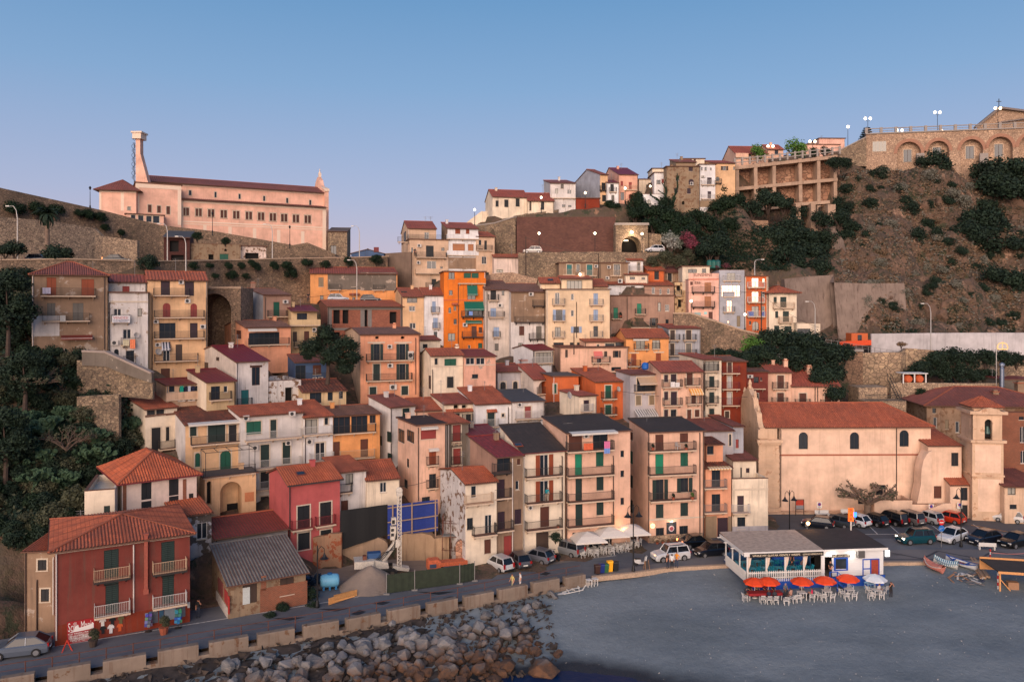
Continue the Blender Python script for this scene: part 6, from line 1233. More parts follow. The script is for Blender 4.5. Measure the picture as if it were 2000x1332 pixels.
LMK=[(1234,470,'the tunnel portal'),(1310,473,'the white oleander'),(1342,475,'the pink oleander'),(1278,395,'the white villa'),(1335,370,'the stone tower house'),(1382,370,'the tall white house'),(1415,350,'the tall yellow house'),(1208,370,'the pink ridge house'),(1440,380,'the first bay pier'),(1510,360,'the middle bay piers'),(1600,340,'the last bay piers'),(1570,440,'the lower bays'),(1630,470,'the leaning buttress'),(1460,455,'the slope wall'),(1530,620,'the cream villa'),(1470,640,'the brick-red house'),(1400,680,'the grey-white house'),(1590,740,'the dormer house'),(1520,720,'the brown-shuttered house'),(1645,720,'the bridge arch'),(1650,680,'the site cabin'),(1786,738,'the barrel shelter'),(1900,760,'the palazzo roof'),(1955,700,'the golden arch lamp'),(1840,690,'the pale road lamp'),(34,430,'the pale street lamp'),(92,450,'the palm tree'),(176,400,'the path lantern'),(345,490,'the rust-red shack'),(420,500,'the walled-up ruin'),(500,500,'the stone garage'),(430,560,'the viaduct arch'),(545,480,'the tall lamp'),(650,530,'the long orange house'),(720,490,'the blue-grey hall'),(60,830,'the frame edge'),(240,840,'the cream plain-walled house'),(150,900,'the roof terrace'),(110,850,'mid thicket')]
def bset(rows,kind,label0,group,sx=1.0,sz=.85,d=None,name='bush',cat='bush'):
 for t in rows:
  px,py,r=t[:3];label=where(label0,px,py,r);q=hit(px,py+r*.5)if len(t)<4 else P(px,py+r*.5,t[3])
  if q is None:continue
  dd=q.y;R_=r*dd/F;bush(q+VV((0,0,0)),R_*1.15,kind,label,group,sx,sz,name,cat)
rq=random.Random(77);rows=[(rq.uniform(1650,2010),rq.uniform(345,640),rq.uniform(7,17))for _ in range(95)]
bset(rows[:50],'dk','dark evergreen bush growing on the eastern cliff','dark bushes on the eastern cliff');bset(rows[50:75],'gy','pale grey scrubby bush growing on the eastern cliff','grey scrub on the eastern cliff');bset(rows[75:],'dry','dry brown bush growing on the eastern cliff','dry bushes on the eastern cliff')
G1_='dark shrubs on the slope beside the western houses'
rw=random.Random(11);rows=[]
for y in range(545,1060,34):
 xm=60 if y<620 else 100 if y<690 else 170 if y<760 else 205 if y<840 else 215 if y<900 else 170
 for x in range(-15,xm,36):rows.append((x+rw.uniform(-14,14),y+rw.uniform(-12,12),rw.uniform(20,32)))
bset(rows[::2],'dk','dark leafy shrub in the thicket west of the houses',G1_);bset(rows[1::4],'ol','olive-grey shrub in the thicket west of the houses','olive shrubs on the slope beside the western houses');bset(rows[3::4],'iv','deep green shrub in the thicket west of the houses',G1_)
bset([(150,985,42),(110,1010,36),(90,960,34)],'ol','large brownish shrub behind the brick-red shop house','brownish shrubs behind the red house')
bset([(265,860,30)],'ol','rounded grey-green shrub against the cream house door',None);bset([(235,875,26)],'dk','dark shrub between the cactus slope and cream house',None)
for i,(px,py)in enumerate(((60,830),(100,850),(70,880),(130,820),(170,870),(215,845),(250,840),(190,900),(150,905),(95,905),(40,870),(20,910),(120,945),(30,835),(205,815),(75,945))):
 q=hit(px,py+12)
 if q is None:continue
 o=put(None,'prickly_pear');o.location=q-VV((0,0,.2));o.rotation_euler=(0,0,i*1.3);k=1.9+.5*msi(i*2.1);o.scale=(k,k,k*.9);tag(o,where('green prickly pear cactus on the slope above the red house',px,py,9*k),'cactus','prickly pears on the western slope');put(cactus_mesh(i%3),'cactus_pads',o)
bset([(30,488,24,122),(10,492,18,122)],'dk','round roadside shrub under the pale street lamp','roadside shrubs by the lamp');bset([(115,500,30,124)],'dk','wide dark shrub below the palm tree',None);bset([(290,515,22,129)],'dk','dark bush spilling over the upper road wall',None)
bset([(x,y,r,float(np.interp(x,[0,195,312],[139,154,162])))for x,y,r in((170,420,14),(195,425,14),(155,418,12),(70,410,20),(30,410,22),(110,412,18),(205,445,10),(235,455,9))],'iv','creeper clump hanging on the dark terrace wall','creepers on the terrace wall')
bset([(x,y,r,float(np.interp(x,[270,330,450,560,690,757],[129,134,145,152,159,163]))-.6)for x,y,r in((378,520,11),(410,520,9),(445,520,10),(470,520,10),(500,522,12),(535,520,12),(560,520,13),(490,514,9),(636,517,11),(600,515,13),(680,512,13),(735,508,14),(420,540,9),(453,538,13),(480,540,9),(570,535,14),(385,462,12),(440,472,11))],'iv','green tuft growing out of the upper road wall','tufts on the upper road wall')
LR='dark bushes on the eastern cliff'
bset([(1652,465,24),(1700,400,18),(1655,410,20),(1780,410,20),(1795,462,22),(1920,470,38),(1905,430,32),(1940,440,36),(1890,455,30),(1925,410,28),(1830,320,32),(1955,345,44),(1980,375,46),(1940,365,40),(1990,335,36),(1920,335,26),(1985,480,26),(1940,540,30),(1985,555,34),(1770,395,16),(1850,395,16),(1860,515,14),(1720,340,20),(1745,318,18),(1770,312,16),(1690,320,18),(1800,320,18),(1700,372,14),(1660,445,22),(1640,400,20),(1810,440,18)],'dk','dark evergreen bush growing on the eastern cliff',LR)
bset([(1725,338,16),(1815,345,20),(1860,380,18),(1760,370,16),(1880,395,20),(1740,440,16),(1830,470,16),(1870,560,18),(1760,575,20),(1700,560,20),(1690,590,18),(1650,590,20)],'gy','pale grey scrubby bush growing on the eastern cliff','grey scrub on the eastern cliff')
bset([(1500,392,30,181),(1470,410,26,180),(1530,400,24,180),(1545,450,34,175),(1520,470,34,172),(1570,470,34,170),(1590,500,36,168),(1545,500,34,166),(1500,465,30,172),(1470,460,24,174),(1610,470,28,172),(1600,430,22,174),(1640,430,26,170),(1560,520,28,163),(1600,525,30,162),(1560,415,20,178),(1630,320,18,186),(1650,320,16,186)],'dk','dark bush crowding the concrete buttress bays','bushes around the buttress bays')
bset([(1245,400,22,176),(1240,420,20,174),(1265,415,24,173),(1290,420,26,172),(1300,400,20,176),(1310,430,28,170),(1335,440,26,169),(1275,440,22,170),(1300,455,24,168),(1350,455,26,167),(1360,425,22,172),(1385,440,24,171),(1400,450,24,170),(1330,465,26,166),(1420,400,26,180),(1400,410,22,178),(1440,395,22,181),(1415,375,18,183),(1425,440,20,172),(1200,405,14,178),(1190,400,12,178),(1245,385,14,182)],'iv','ivy-green bush on the bank past the tunnel','ivy bushes between tunnel and ridge')
bset([(1310,473,24,163)],'wh','white flowering oleander beside the tunnel portal',None,1.1);bset([(1342,468,20,162),(1350,480,18,161)],'pk','pink flowering oleander next to the white oleander','pink oleanders');bset([(1400,480,34,161),(1385,490,28,160)],'dk','big dark bush behind the pink oleander','dark bushes by the oleander')
bset([(1400,522,8,154),(1418,520,9,154)],'pk','bougainvillea on the roof terrace behind the guesthouse','bougainvillea by the guesthouse')
bset([(1275,515,18,157),(1300,505,20,157),(1325,515,20,157),(1345,500,16,158)],'ol','scrubby bush on the rubble bank above the guesthouse','scrub above the guesthouse')
bset([(1470,675,26,134)],'gr','fresh yellow-green bush below the arched street wall',None)
bset([(1500,668,30,134),(1530,670,34,133),(1560,675,36,132),(1595,680,38,132),(1620,700,36,131),(1580,710,36,129),(1540,705,34,129),(1500,700,32,129),(1460,705,28,129),(1425,700,24,130),(1400,695,20,130),(1620,735,34,128),(1600,745,30,126),(1650,690,24,133),(1480,695,26,130),(1630,770,26,125),(1400,715,22,126)],'dk','dark bush on the bank below the upper street','bushes below the upper street')
bset([(x,y,r,134)for x,y,r in((1830,705,26),(1860,700,28),(1895,705,26),(1925,700,24),(1800,722,24),(1840,730,24),(1870,730,26),(1900,735,24),(1780,735,20),(1960,702,22),(1985,704,20),(1930,735,20))],'dk','dark bush hanging over the viaduct wall','bushes on the viaduct wall')
bset([(1760,672,11,137)],'dry','dry brown shrub at the white wall foot',None);bset([(x,y,r,129)for x,y,r in((1800,772,16),(1775,785,12),(1845,768,10),(1830,785,12))],'iv','green shrub in the garden behind the palazzo','garden shrubs behind the palazzo')
bset([(1480,298,20,190)],'gr','flat-topped garden tree shrub by the promenade corner',None);bset([(1552,292,26,196)],'gr','round clipped green tree beside the promenade lamps',None);bset([(1590,300,14,196),(1610,298,14,196)],'dk','low hedge along the promenade rail','promenade hedges')
bset([(550,1190,16,74.5),(528,1205,14,73)],'dk','dark weed clump at the stone shed foot','weeds by the shed');bset([(605,1160,16,77),(612,1185,14,75.5)],'dk','dark shrub beside the black street lamp','shrubs by the black lamp');bset([(1085,1050,13,88)],'dk','leafy potted plant beside the parked grey minivan',None)
# fig tree in the middle of the village, palm, conifer, pollarded square tree
def tree(label,base,h,kind,blobs,trunk,name='tree',cat='tree',group=None):
 T=tG(name,label,cat,base,0,group);mb=MB();r=random.Random(int(base.x*10));hh=h
 mb.tube([(0,0,-1),(.1,0,hh*.25),(0,.1,hh*.5)],[trunk,trunk*.8,trunk*.6],7)
 for b in blobs:mb.tube([(0,.05,hh*.42),(b[0]*.5,b[1]*.5,(hh*.45+b[2])/2),(b[0],b[1],b[2])],[trunk*.5,trunk*.35,trunk*.15],5)
 mb.bD('trunk',BARKD,T)
 for i,b in enumerate(blobs):
  o=put(fol_mesh(kind,i%4),'crown',T);o.matrix_local=MTr(b[:3])@MRo(i*1.1,4,'Z')@Matrix.Diagonal((b[3],b[3],b[3]*.9,1))
 return T
tree('spreading dark green fig tree between the peach and blue houses',P(640,740,113),6,'dk',[(-2.2,0,4.4,2.1),(0,0,6,2.3),(2.2,-.3,4.6,2.3),(3.4,-.2,2.8,1.9),(.8,-.8,3.2,2.2),(-3.2,.2,3.4,1.3),(2.4,0,1.4,1.8)],.35,'fig_tree')
pm=tG('palm_tree','tall palm tree with drooping fronds in front of the rubble wall','palm',P(92,500,131));mb=MB();hp=6.9
mb.tube([(0,0,-2),(.05,0,2),(0,.05,hp*.7),(0,0,hp)],[.42,.36,.34,.38],9);mb.bD('trunk',BARK,pm)
mb=MB();r=random.Random(5)
for i in range(46):
 a=r.uniform(0,6.28);el=r.uniform(-.75,1.1);L=r.uniform(1.9,2.8);d=VV((mco(a),msi(a),0));prev=VV((0,0,hp));n_=7;pts=[prev]
 for k in range(n_):
  e_=el-k*.23;prev=prev+(d*mco(e_)+VV((0,0,msi(e_))))*L/n_;pts.append(prev)
 side=d.cross(VV((0,0,1)))
 for k in range(n_):
  p,q=pts[k],pts[k+1];w_=.3*(1-abs(k-2)/7)
  mb.face([p,q,q+side*w_-VV((0,0,.12)),p+side*w_*.9-VV((0,0,.1))]);mb.face([q,p,p-side*w_*.9-VV((0,0,.1)),q-side*w_-VV((0,0,.12))])
mb.bD('fronds',LDK,pm)
ct=tG('conifer_tree','dark tiered araucaria tree rising behind the promenade corner','tree',P(1693,275,200));mb=MB();mb.tube([(0,0,-3),(0,0,3.5)],[.25,.05],6);mb.bD('trunk',BARKD,ct);mb=MB();r=random.Random(8)
for k in range(9):
 z=-1.2+k*.52;L=2.5*(1-k/11)
 for i in range(10):
  a=i*.628+k*.3;d=VV((mco(a),msi(a),.12));
  for j in range(7):
   p=d*L*(j+1)/7+VV((0,0,z));s=d.cross(VV((0,0,1))).normalized();w_=.26
   mb.face([p-s*w_,p+d*.3,p+s*w_,p-d*.2]);mb.face([p-s*w_*.5+VV((0,0,.2)),p+d*.2,p+s*w_*.5+VV((0,0,.2)),p-d*.1])
mb.bD('crown',LDK,ct)
# pollarded tree on the square
tp=tG('pollarded_tree','wide pollarded tree with knobbly bare branches in front of the church','tree',P(1694,1005,107.2));mb=MB();lf=MB();r=random.Random(21)
mb.tube([(0,0,-.5),(0,0,.6),(.05,0,1.4)],[.5,.42,.42],9)
def branch(p,d,L,rad,k):
 q=p+d*L;m_=(p+q)/2+VV((r.uniform(-.1,.1),r.uniform(-.1,.1),r.uniform(-.05,.12)))*L;mb.tube([p,m_,q],[rad,rad*.85,rad*.72],6,cap=k==0)
 if k==0:
  mb.tube([q-d*.08,q+d*.1],[rad*1.3,rad*1.0],5)
  for _ in range(5):
   if r.random()<.6:
    c=q+VV((r.uniform(-.25,.25),r.uniform(-.25,.25),r.uniform(-.1,.25)));a=VV((r.uniform(-1,1),r.uniform(-1,1),r.uniform(-1,1))).normalized();b=a.orthogonal().normalized();lf.face([c-a*.16,c+b*.09,c+a*.16,c-b*.09])
  return
 for i in range(3 if k>1 else 2):
  nd=(VV((d.x*1.0,d.y*1.0,d.z*.45+.12)).normalized()+VV((r.uniform(-.75,.75),r.uniform(-.75,.75),r.uniform(-.25,.35)))).normalized();branch(q,nd,L*r.uniform(.62,.85),rad*.68,k-1)
for i in range(8):
 a=i*.785+.2;branch(VV((.05,0,1.3)),VV((mco(a),msi(a)*.8,.62)).normalized(),1.55,.24,3)
mb.bD('trunk',BARK,tp);lf.bD('leaves',LOL,tp)
for px,py,d,h,r_,l in((15,690,99,9,2.9,'tall dark tree at the thicket edge below the road lamp'),(48,800,94,6,2.2,'middle-sized dark tree rising from the western thicket'),(10,940,87,7,2.6,'dark tree at the frame edge above the shop house')):
 tree(l,P(px,py,d),h,'dk',[(-r_*.7,0,h*.7,r_),(r_*.6,.3,h*.62,r_*.9),(0,-.3,h*.95,r_*.95),(.2,.2,h*.45,r_)],.3)
for px,py,d in((70,765,95),(130,880,91)):
 bt2=tG('bare_shrub','bare grey-branched fig '+('high in the western thicket' if py<800 else 'among the prickly pears'),'shrub',P(px,py,d));mb=MB();lf=MB()
 for i in range(7):
  a=i*.9;branch(VV((0,0,0)),VV((mco(a),msi(a),.9)).normalized(),1.2,.07,3)
 mb.bD('branches',BARK,bt2);lf.bD('leaves',LOL,bt2)
 # == breakwater boulders
def rockm():
 m,nt,bs=nmat('breakwater_rock');bs.inputs['Roughness'].default_value=.85
 co=coords(nt);a=nZ(nt,co,1.4,6,.65);b=nZ(nt,coords(nt,scale=(1,1,4)),1.6,5,.7);oi=N(nt,'ShaderNodeObjectInfo')
 dry=mX(nt,rF(nt,a,.3,.7),C(148,146,146),C(104,104,106));dry=mX(nt,oi.outputs['Random'],dry,sc_mul(nt,dry,.5));dry=mX(nt,rF(nt,b,.5,.8),dry,C(150,138,128))
 wet=mX(nt,rF(nt,a,.35,.65),C(104,72,50),C(56,44,38))
 g=N(nt,'ShaderNodeNewGeometry');s=N(nt,'ShaderNodeSeparateXYZ');nt.links.new(g.outputs['Position'],s.inputs[0]);ad=N(nt,'ShaderNodeMath',operation='MULTIPLY_ADD');ad.inputs[1].default_value=1.6;nt.links.new(a,ad.inputs[0]);nt.links.new(s.outputs['Z'],ad.inputs[2])
 col=mX(nt,rF(nt,ad.outputs[0],-.9,.1),wet,dry);nt.links.new(col,bs.inputs['Base Color']);bump(nt,bs,b,.8,.12);return m
ROCK=rockm()
import bmesh
def rock_mesh(seed):
 r=random.Random(seed);bm=bmesh.new()
 ax=(1,r.uniform(.65,1),r.uniform(.5,.85))
 for _ in range(22):
  d=VV((r.gauss(0,1),r.gauss(0,1),r.gauss(0,1))).normalized();q=max(abs(d.x),abs(d.y),abs(d.z));d=d*(1-.35)+(d/q)*.35
  bm.verts.new((d.x*ax[0],d.y*ax[1],d.z*ax[2]))
 res=bmesh.ops.convex_hull(bm,input=bm.verts[:]);bmesh.ops.delete(bm,geom=[v for v in bm.verts if not v.link_faces],context='VERTS')
 bmesh.ops.bevel(bm,geom=bm.edges[:],offset=.03,segments=1,affect='EDGES',clamp_overlap=True)
 me=bpy.data.meshes.new('boulder');bm.to_mesh(me);bm.free();me.materials.append(ROCK);return me
RKM=[rock_mesh(s)for s in range(12)]
def rock(px,py,rp,label='grey boulder in the breakwater heap below the sea wall',group='breakwater boulders',lift=0):
 d=60.0
 while d<90:
  p=P(px,py,d)
  if p.z<sandz(p.x,p.y)+lift:break
  d+=.2
 o=put(RKM[rng.randrange(12)],'boulder');k=rp*d/F;o.location=p+VV((0,0,k*.25));o.rotation_euler=(rgu(-.5,.5),rgu(-.5,.5),rgu(0,6.28));o.scale=(k*1.1,k*1.1,k*1.05);return tag(o,where(label,px,py,rp),'boulder',group)
big=[(747,1213,13),(765,1222,11),(948,1207,12),(972,1198,14),(1038,1198,10),(1010,1208,9),(962,1237,17),(1002,1240,14),(1017,1250,11),(1020,1270,16),(1045,1275,13),(989,1308,20),(990,1286,10),(930,1290,18),(963,1285,14),(875,1318,24),(825,1265,22),(850,1280,18),(790,1260,16),(800,1236,16),(690,1272,20),(740,1262,14),(730,1250,13),(640,1267,17),(672,1265,15),(708,1265,17),(617,1300,24),(690,1306,18),(713,1318,20),(755,1315,17),(770,1297,15),(1090,1280,10),(560,1302,18),(602,1268,9),(900,1272,16),(920,1245,13),(975,1265,13),(940,1262,11),(530,1290,14),(1048,1186,12),(1028,1192,10),(1080,1166,12),(498,1330,18),(805,1320,16),(655,1325,20),(540,1325,16),(1052,1258,9),(905,1225,10),(880,1240,12),(860,1235,9),(950,1322,9)]
for i,(x,y,r)in enumerate(big):rock(x,y,r,('large rounded' if i%3 else 'large flat-topped')+' boulder standing out in the breakwater heap','large breakwater boulders' if i%3 else 'flat-topped breakwater boulders')
rock(1062,1315,28,'biggest brown boulder standing in the dark water by the beach',None)
rr=random.Random(4);k=0
while k<250:
 x=rr.uniform(420,1030);y=rr.uniform(1215,1345);lo=1345-(x-380)*.19
 if y<lo-30+(18 if x>900 else 0)or y>1340:continue
 if x>985 and y>1275:continue
 rock(x,y,5.5+12*rr.random()**1.8,lift=rr.choice((0,0,.3,.6)));k+=1
rq=random.Random(52)
for i in range(34):
 x,y=rq.uniform(1655,2010),rq.uniform(345,640);q=hit(x,y)
 if q is None:continue
 k=rq.uniform(1.2,3.4);o=put(RKM[i%12],'rock_outcrop');o.location=q-VV((0,-k*.3,k*.3));o.rotation_euler=(rq.uniform(-.6,.6),rq.uniform(-.6,.6),rq.uniform(0,6));o.scale=(k,k*.8,k*.9);o.material_slots[0].link='OBJECT';o.material_slots[0].material=bpy.data.materials['cliff_rock']
 tag(o,where('weathered rock outcrop on the eastern cliff',x,y,k*9).replace(' on the eastern cliff',''),'rock','rock outcrops on the eastern cliff')
mb=MB();r=random.Random(9)
for _ in range(2600):
 x=r.uniform(-44,4);t=r.uniform(.5,13);y=edgeY(x)-t;z=sandz(x,y);s=r.uniform(.14,.5);c=VV((x,y,z+r.uniform(-.05,.3)))
 vs=[c+VV((r.uniform(-s,s),r.uniform(-s,s),r.uniform(-s*.6,s*.8)))for _ in range(4)];mb.raw(vs,[(0,1,2),(0,2,3),(0,3,1),(1,3,2)])
tag(mb.bD('breakwater_rubble',pL('dark_rubble',C(66,56,50),.9,var=.5,scale=2)),kind='stuff')  # darkened to paint shaded gaps between the boulders
cb=tG('concrete_block','long tipped concrete block lying among the boulders under the sea wall','concrete block',Pz(905,1208,-1.9),R(26));mb=MB();mb.prism([(-.6,0),(.6,0),(.6,1),(.5,1.1),(-.5,1.1),(-.6,1)],'x',-1.3,1.3);mb.bD('block',CONC,cb)
# == cars
TYRE=pL('tyre',C(24,24,26),.8);RIM=pL('alloy_rim',C(150,150,152),.35,.6);CGL=pL('car_glass',C(20,24,30),.06);TLR=pL('tail_lamp_red',C(150,20,20),.3);HLW=pL('headlamp',C(210,210,206),.15);PLT=pL('plate_white',C(214,212,204),.5);BLK=pL('black_trim',C(26,26,28),.6)
TLON=pL('tail_lamp_lit',C(255,90,40),.3,emit=(1,.25,.08,1),es=4);HLON=pL('headlamp_lit',C(255,235,200),.3,emit=(1,.86,.6,1),es=6)
CARS={}
def car_parts(kind):
 if kind in CARS:return CARS[kind]
 L,W,Hh,belt,hood,r0,r1,f1,f0,wr={'hatch':(3.9,1.68,1.47,.92,.9,-.47,-.36,.06,.22,.30),'small':(3.55,1.6,1.5,.92,.9,-.48,-.39,.1,.27,.28),'sedan':(4.4,1.76,1.43,.9,.86,-.38,-.2,.05,.2,.31),'suv':(4.25,1.82,1.7,1.05,1.05,-.47,-.42,.1,.2,.36),'mpv':(4.1,1.72,1.66,.98,.95,-.48,-.43,.14,.3,.31),'cross':(4.36,1.8,1.56,1.0,.98,-.47,-.28,.06,.24,.35)}[kind]
 parts=[];hw=W/2
 st=[(-.5,.86,.34,.5,belt*.72),(-.485,.95,.26,.55,belt*.98),(-.40,1,.22,.6,belt+.02),(-.1,1,.2,.6,belt),(f0-.02,1,.2,.6,hood+.02),(.36,.98,.2,.58,hood-.06),(.46,.93,.22,.52,hood-.18),(.495,.82,.3,.46,hood-.34)]
 rings=[]
 for x,wf,zb,zm,zt in st:
  w=hw*wf;rings.append([(x*L,-w*.9,zb),(x*L,-w,zm),(x*L,-w*.98,zt-.1),(x*L,-w*.86,zt),(x*L,w*.86,zt),(x*L,w*.98,zt-.1),(x*L,w,zm),(x*L,w*.9,zb)])
 mb=MB();n=8;vs=[p for r in rings for p in r];fs=[]
 for i in range(len(rings)-1):
  for k in range(n):fs.append((i*n+k,i*n+(k+1)%n,(i+1)*n+(k+1)%n,(i+1)*n+k))
 fs+=[tuple(range(n))[::-1],tuple((len(rings)-1)*n+k for k in range(n))];mb.raw(vs,fs)
 zb_,zr=belt-.02,Hh;wb,wt=hw*.88,hw*.70
 B=[(r0*L,-wb,zb_),(f0*L,-wb,zb_),(f0*L,wb,zb_),(r0*L,wb,zb_)];Tt=[(r1*L,-wt,zr-.03),(f1*L,-wt,zr),(f1*L,wt,zr),(r1*L,wt,zr-.03)]
 for i in range(4):mb.bar(B[i],Tt[i],.09,.09)
 for s in(0,2):
  mid=[(-.12*L,B[s][1],zb_),(-.12*L,Tt[s][1],zr)];mb.bar(mid[0],mid[1],.1,.07)
 mb.bar(Tt[0],Tt[1],.09,.08);mb.bar(Tt[2],Tt[3],.09,.08)
 mb.raw([VV(p)+VV((0,0,.03))for p in Tt]+[VV((p[0]*.9+.0,p[1]*.8,p[2]+.06))for p in Tt],[(0,1,5,4),(1,2,6,5),(2,3,7,6),(3,0,4,7),(4,5,6,7)])
 parts.append(('body',mb.mesh('car_body',[BLK],False),None,[]))
 def gl(nm,pts):
  g=MB();c=sum((VV(p)for p in pts),VV())/4;g.face([VV(p)+(c-VV(p))*.04 for p in pts]);parts.append((nm,g.mesh(nm,CGL),None,[]))
 gl('windscreen',[B[1],B[2],Tt[2],Tt[1]]);gl('rear_window',[B[3],B[0],Tt[0],Tt[3]]);gl('side_window',[B[0],B[1],Tt[1],Tt[0]]);gl('side_window',[B[2],B[3],Tt[3],Tt[2]])
 tm=MB();tm.prism([(wr*mco(a*.393),wr*msi(a*.393))for a in range(16)],'y',-.1,.1);tyre=tm.mesh('tyre',TYRE)
 rm_=MB();rm_.prism([(wr*.62*mco(a*.524),wr*.62*msi(a*.524))for a in range(12)],'y',-.115,.115);rim=rm_.mesh('rim',RIM)
 for sx in(-.30,.31):
  for sy in(-1,1):parts.append(('wheel',tyre,MTr((sx*L,sy*(hw-.06),wr)),[('rim',rim)]))
 tl=MB();zt=belt*.86
 for nm,m_,x,y,z,sz in(('tail_light',TLR,-.492*L,hw*.78,zt,(.07,.11,.13 if kind not in('mpv','small')else.24)),('headlight',HLW,.455*L,hw*.70,hood-.3,(.14,.17,.07))):
  g=MB();g.box(-sz[0],sz[0],-sz[1],sz[1],-sz[2],sz[2]);me=g.mesh(nm,m_)
  for s in(-1,1):parts.append((nm,me,MTr((x,s*y,z)),[]))
 g=MB();g.box(-.02,.02,-.26,.26,-.06,.06);me=g.mesh('number_plate',PLT);parts.append(('number_plate',me,MTr((-.505*L,0,.52)),[]));parts.append(('number_plate',me,MTr((.5*L,0,.36)),[]))
 if kind=='suv':
  g=MB();g.box(-.3*L,.08*L,-wt*.9,-wt*.8,zr+.04,zr+.1);g.box(-.3*L,.08*L,wt*.8,wt*.9,zr+.04,zr+.1);parts.append(('roof_rack',g.mesh('roof_rack',BLK),None,[]))
 g=MB();g.box(-.515*L,-.48*L,-hw*.8,hw*.8,.26,.42);g.box(.465*L,.505*L,-hw*.72,hw*.72,.24,.34);parts.append(('bumper',g.mesh('bumper',BLK),None,[]))
 CARS[kind]=parts;return parts
def carpaint(rgb):
 k='car_paint_%d_%d_%d'%rgb
 m=pL(k,C(*rgb),.28,.15);m.node_tree.nodes['Principled BSDF'].inputs['Coat Weight'].default_value=.5;return m
def car(label,kind,rgb,px,py,head,p=None,tail=None,heads=None,group=None):
 loc=p or Pz(px,py,.045);T=tG('car',label,'car',loc,R(head),group)
 for nm,me,M,sub in car_parts(kind):
  o=put(me,nm,T,M)
  if nm=='body':o.material_slots[0].link='OBJECT';o.material_slots[0].material=carpaint(rgb)
  if nm=='tail_light' and tail:o.material_slots[0].link='OBJECT';o.material_slots[0].material=TLON
  if nm=='headlight' and heads:o.material_slots[0].link='OBJECT';o.material_slots[0].material=HLON
  for sn,sm_ in sub:put(sm_,sn,o)
 return T
GS,GP='cars parked along the street houses','cars parked in the church square row'
car('small white hatchback parked by the green site fence','small',(196,196,194),975,1111,128,group=GS)
car('dusty dark grey hatchback between the white and the silver-grey car','hatch',(74,74,78),1013,1103,112,group=GS)
car('silver-grey hatchback parked below the cream house door','hatch',(106,108,116),1050,1096,142,group=GS)
car('grey minivan with red tail lights beside the closed parasol','mpv',(124,126,128),1108,1082,138,group=GS)
car('white off-roader with roof rails near three standing people','suv',(206,206,206),1309,1093,196)
car('black saloon with a glowing tail light below the restaurant windows','sedan',(14,15,18),1361,1067,12,tail=True)
car('dark blue hatchback behind the cafe entrance','hatch',(18,22,32),1388,1084,196,heads=None)
car('navy hatchback at the start of the square parking row','hatch',(22,26,36),1597,1030,152,group=GP)
car('dark slate hatchback next to the navy car','hatch',(52,58,64),1638,1027,132,group=GP)
car('shiny white hatchback in the square parking row','hatch',(214,216,220),1670,1025,122,group=GP)
car('black hatchback under the pollarded tree','hatch',(18,18,20),1706,1024,118,group=GP)
car('boxy black van with tall tail lights in the parking row','mpv',(16,16,18),1742,1022,116,group=GP)
car('grey-bronze people carrier in the middle of the parking row','mpv',(104,100,98),1775,1021,112,group=GP)
car('little silver hatchback beside the orange-red car','small',(176,178,178),1815,1020,114,group=GP)
car('orange-red hatchback below the church porch','hatch',(196,56,24),1853,1019,126,group=GP)
car('white boxy runabout parked past the bell tower','small',(208,204,198),1968,1018,150)
car('teal off-roader driving past with warm headlights','suv',(14,66,76),1788,1060,188,heads=True)
car('white crossover with black roof beside the blue arrow sign','cross',(206,208,210),1860,1056,214)
car('dark blue crossover next to the white crossover','cross',(20,24,36),1921,1060,204)
car('black crossover at the frame edge behind the white bench','cross',(14,15,17),1984,1066,204)
car('silver and black crossover at the lower corner by the red house','cross',(92,100,112),40,1278,198)
def upcar(label,kind,rgb,px,py,d,head,**k):return car(label,kind,rgb,0,0,head,p=P(px,py,d),**k)
upcar('dark car with lit tail light on the upper road by the rubble wall','sedan',(16,17,20),229,514,136,8,tail=True);upcar('dark car half hidden by shrubs on the upper road','hatch',(26,30,40),78,515,125,5)
upcar('pale car passing the dark brick bastion wall','hatch',(190,180,172),1040,495.5,163,182);upcar('white car leaving the tunnel beside the oleander','hatch',(204,204,206),1279,493,165,190)
upcar('silver car parked before the long orange house','hatch',(150,156,164),661,589.5,147.5,12,);upcar('dark car before the garage of the long orange house','hatch',(40,44,52),724,591,148.5,12)
# ---- scooters
def scooter(label,p,rz,col):
 T=tG('scooter',label,'scooter',p,rz);mb=MB()
 mb.prism([(-.75,.42),(-.8,.62),(-.55,.74),(-.1,.7),(0,.36),(.35,.32),(.5,.9),(.62,.9),(.55,.3),(.2,.22),(-.3,.24)],'y',-.17,.17);mb.bD('body',carpaint(col),T)
 mb=MB();mb.prism([(-.7,.74),(-.6,.82),(-.1,.8),(-.05,.72)],'y',-.15,.15);mb.bD('seat',BLK,T)
 mb=MB();mb.bar((.52,-.32,1.02),(.52,.32,1.02),.05);mb.bar((.55,0,.85),(.52,0,1.05),.06);mb.bD('handlebar',BLK,T)
 wm_=MB();wm_.prism([(.24*mco(a*.524),.24*msi(a*.524))for a in range(12)],'y',-.06,.06);me=wm_.mesh('wheel',TYRE)
 for x in(-.55,.68):put(me,'wheel',T,MTr((x,0,.24)))
 mb=MB();mb.lathe([(.05,-.02),(.12,0),(.12,.1),(.05,.14)],8,(.6,0,.9));mb.bD('headlight',HLW,T);return T
scooter('white scooter leaning by the double street lamp',Pz(1252,1104,.15),R(10),(210,208,204));scooter('dark scooter parked between silver hatchback and minivan',Pz(1085,1093,.05),R(120),(30,32,36));scooter('black scooter by the restaurant street door',Pz(1058,1079,.05),R(60),(20,22,26))
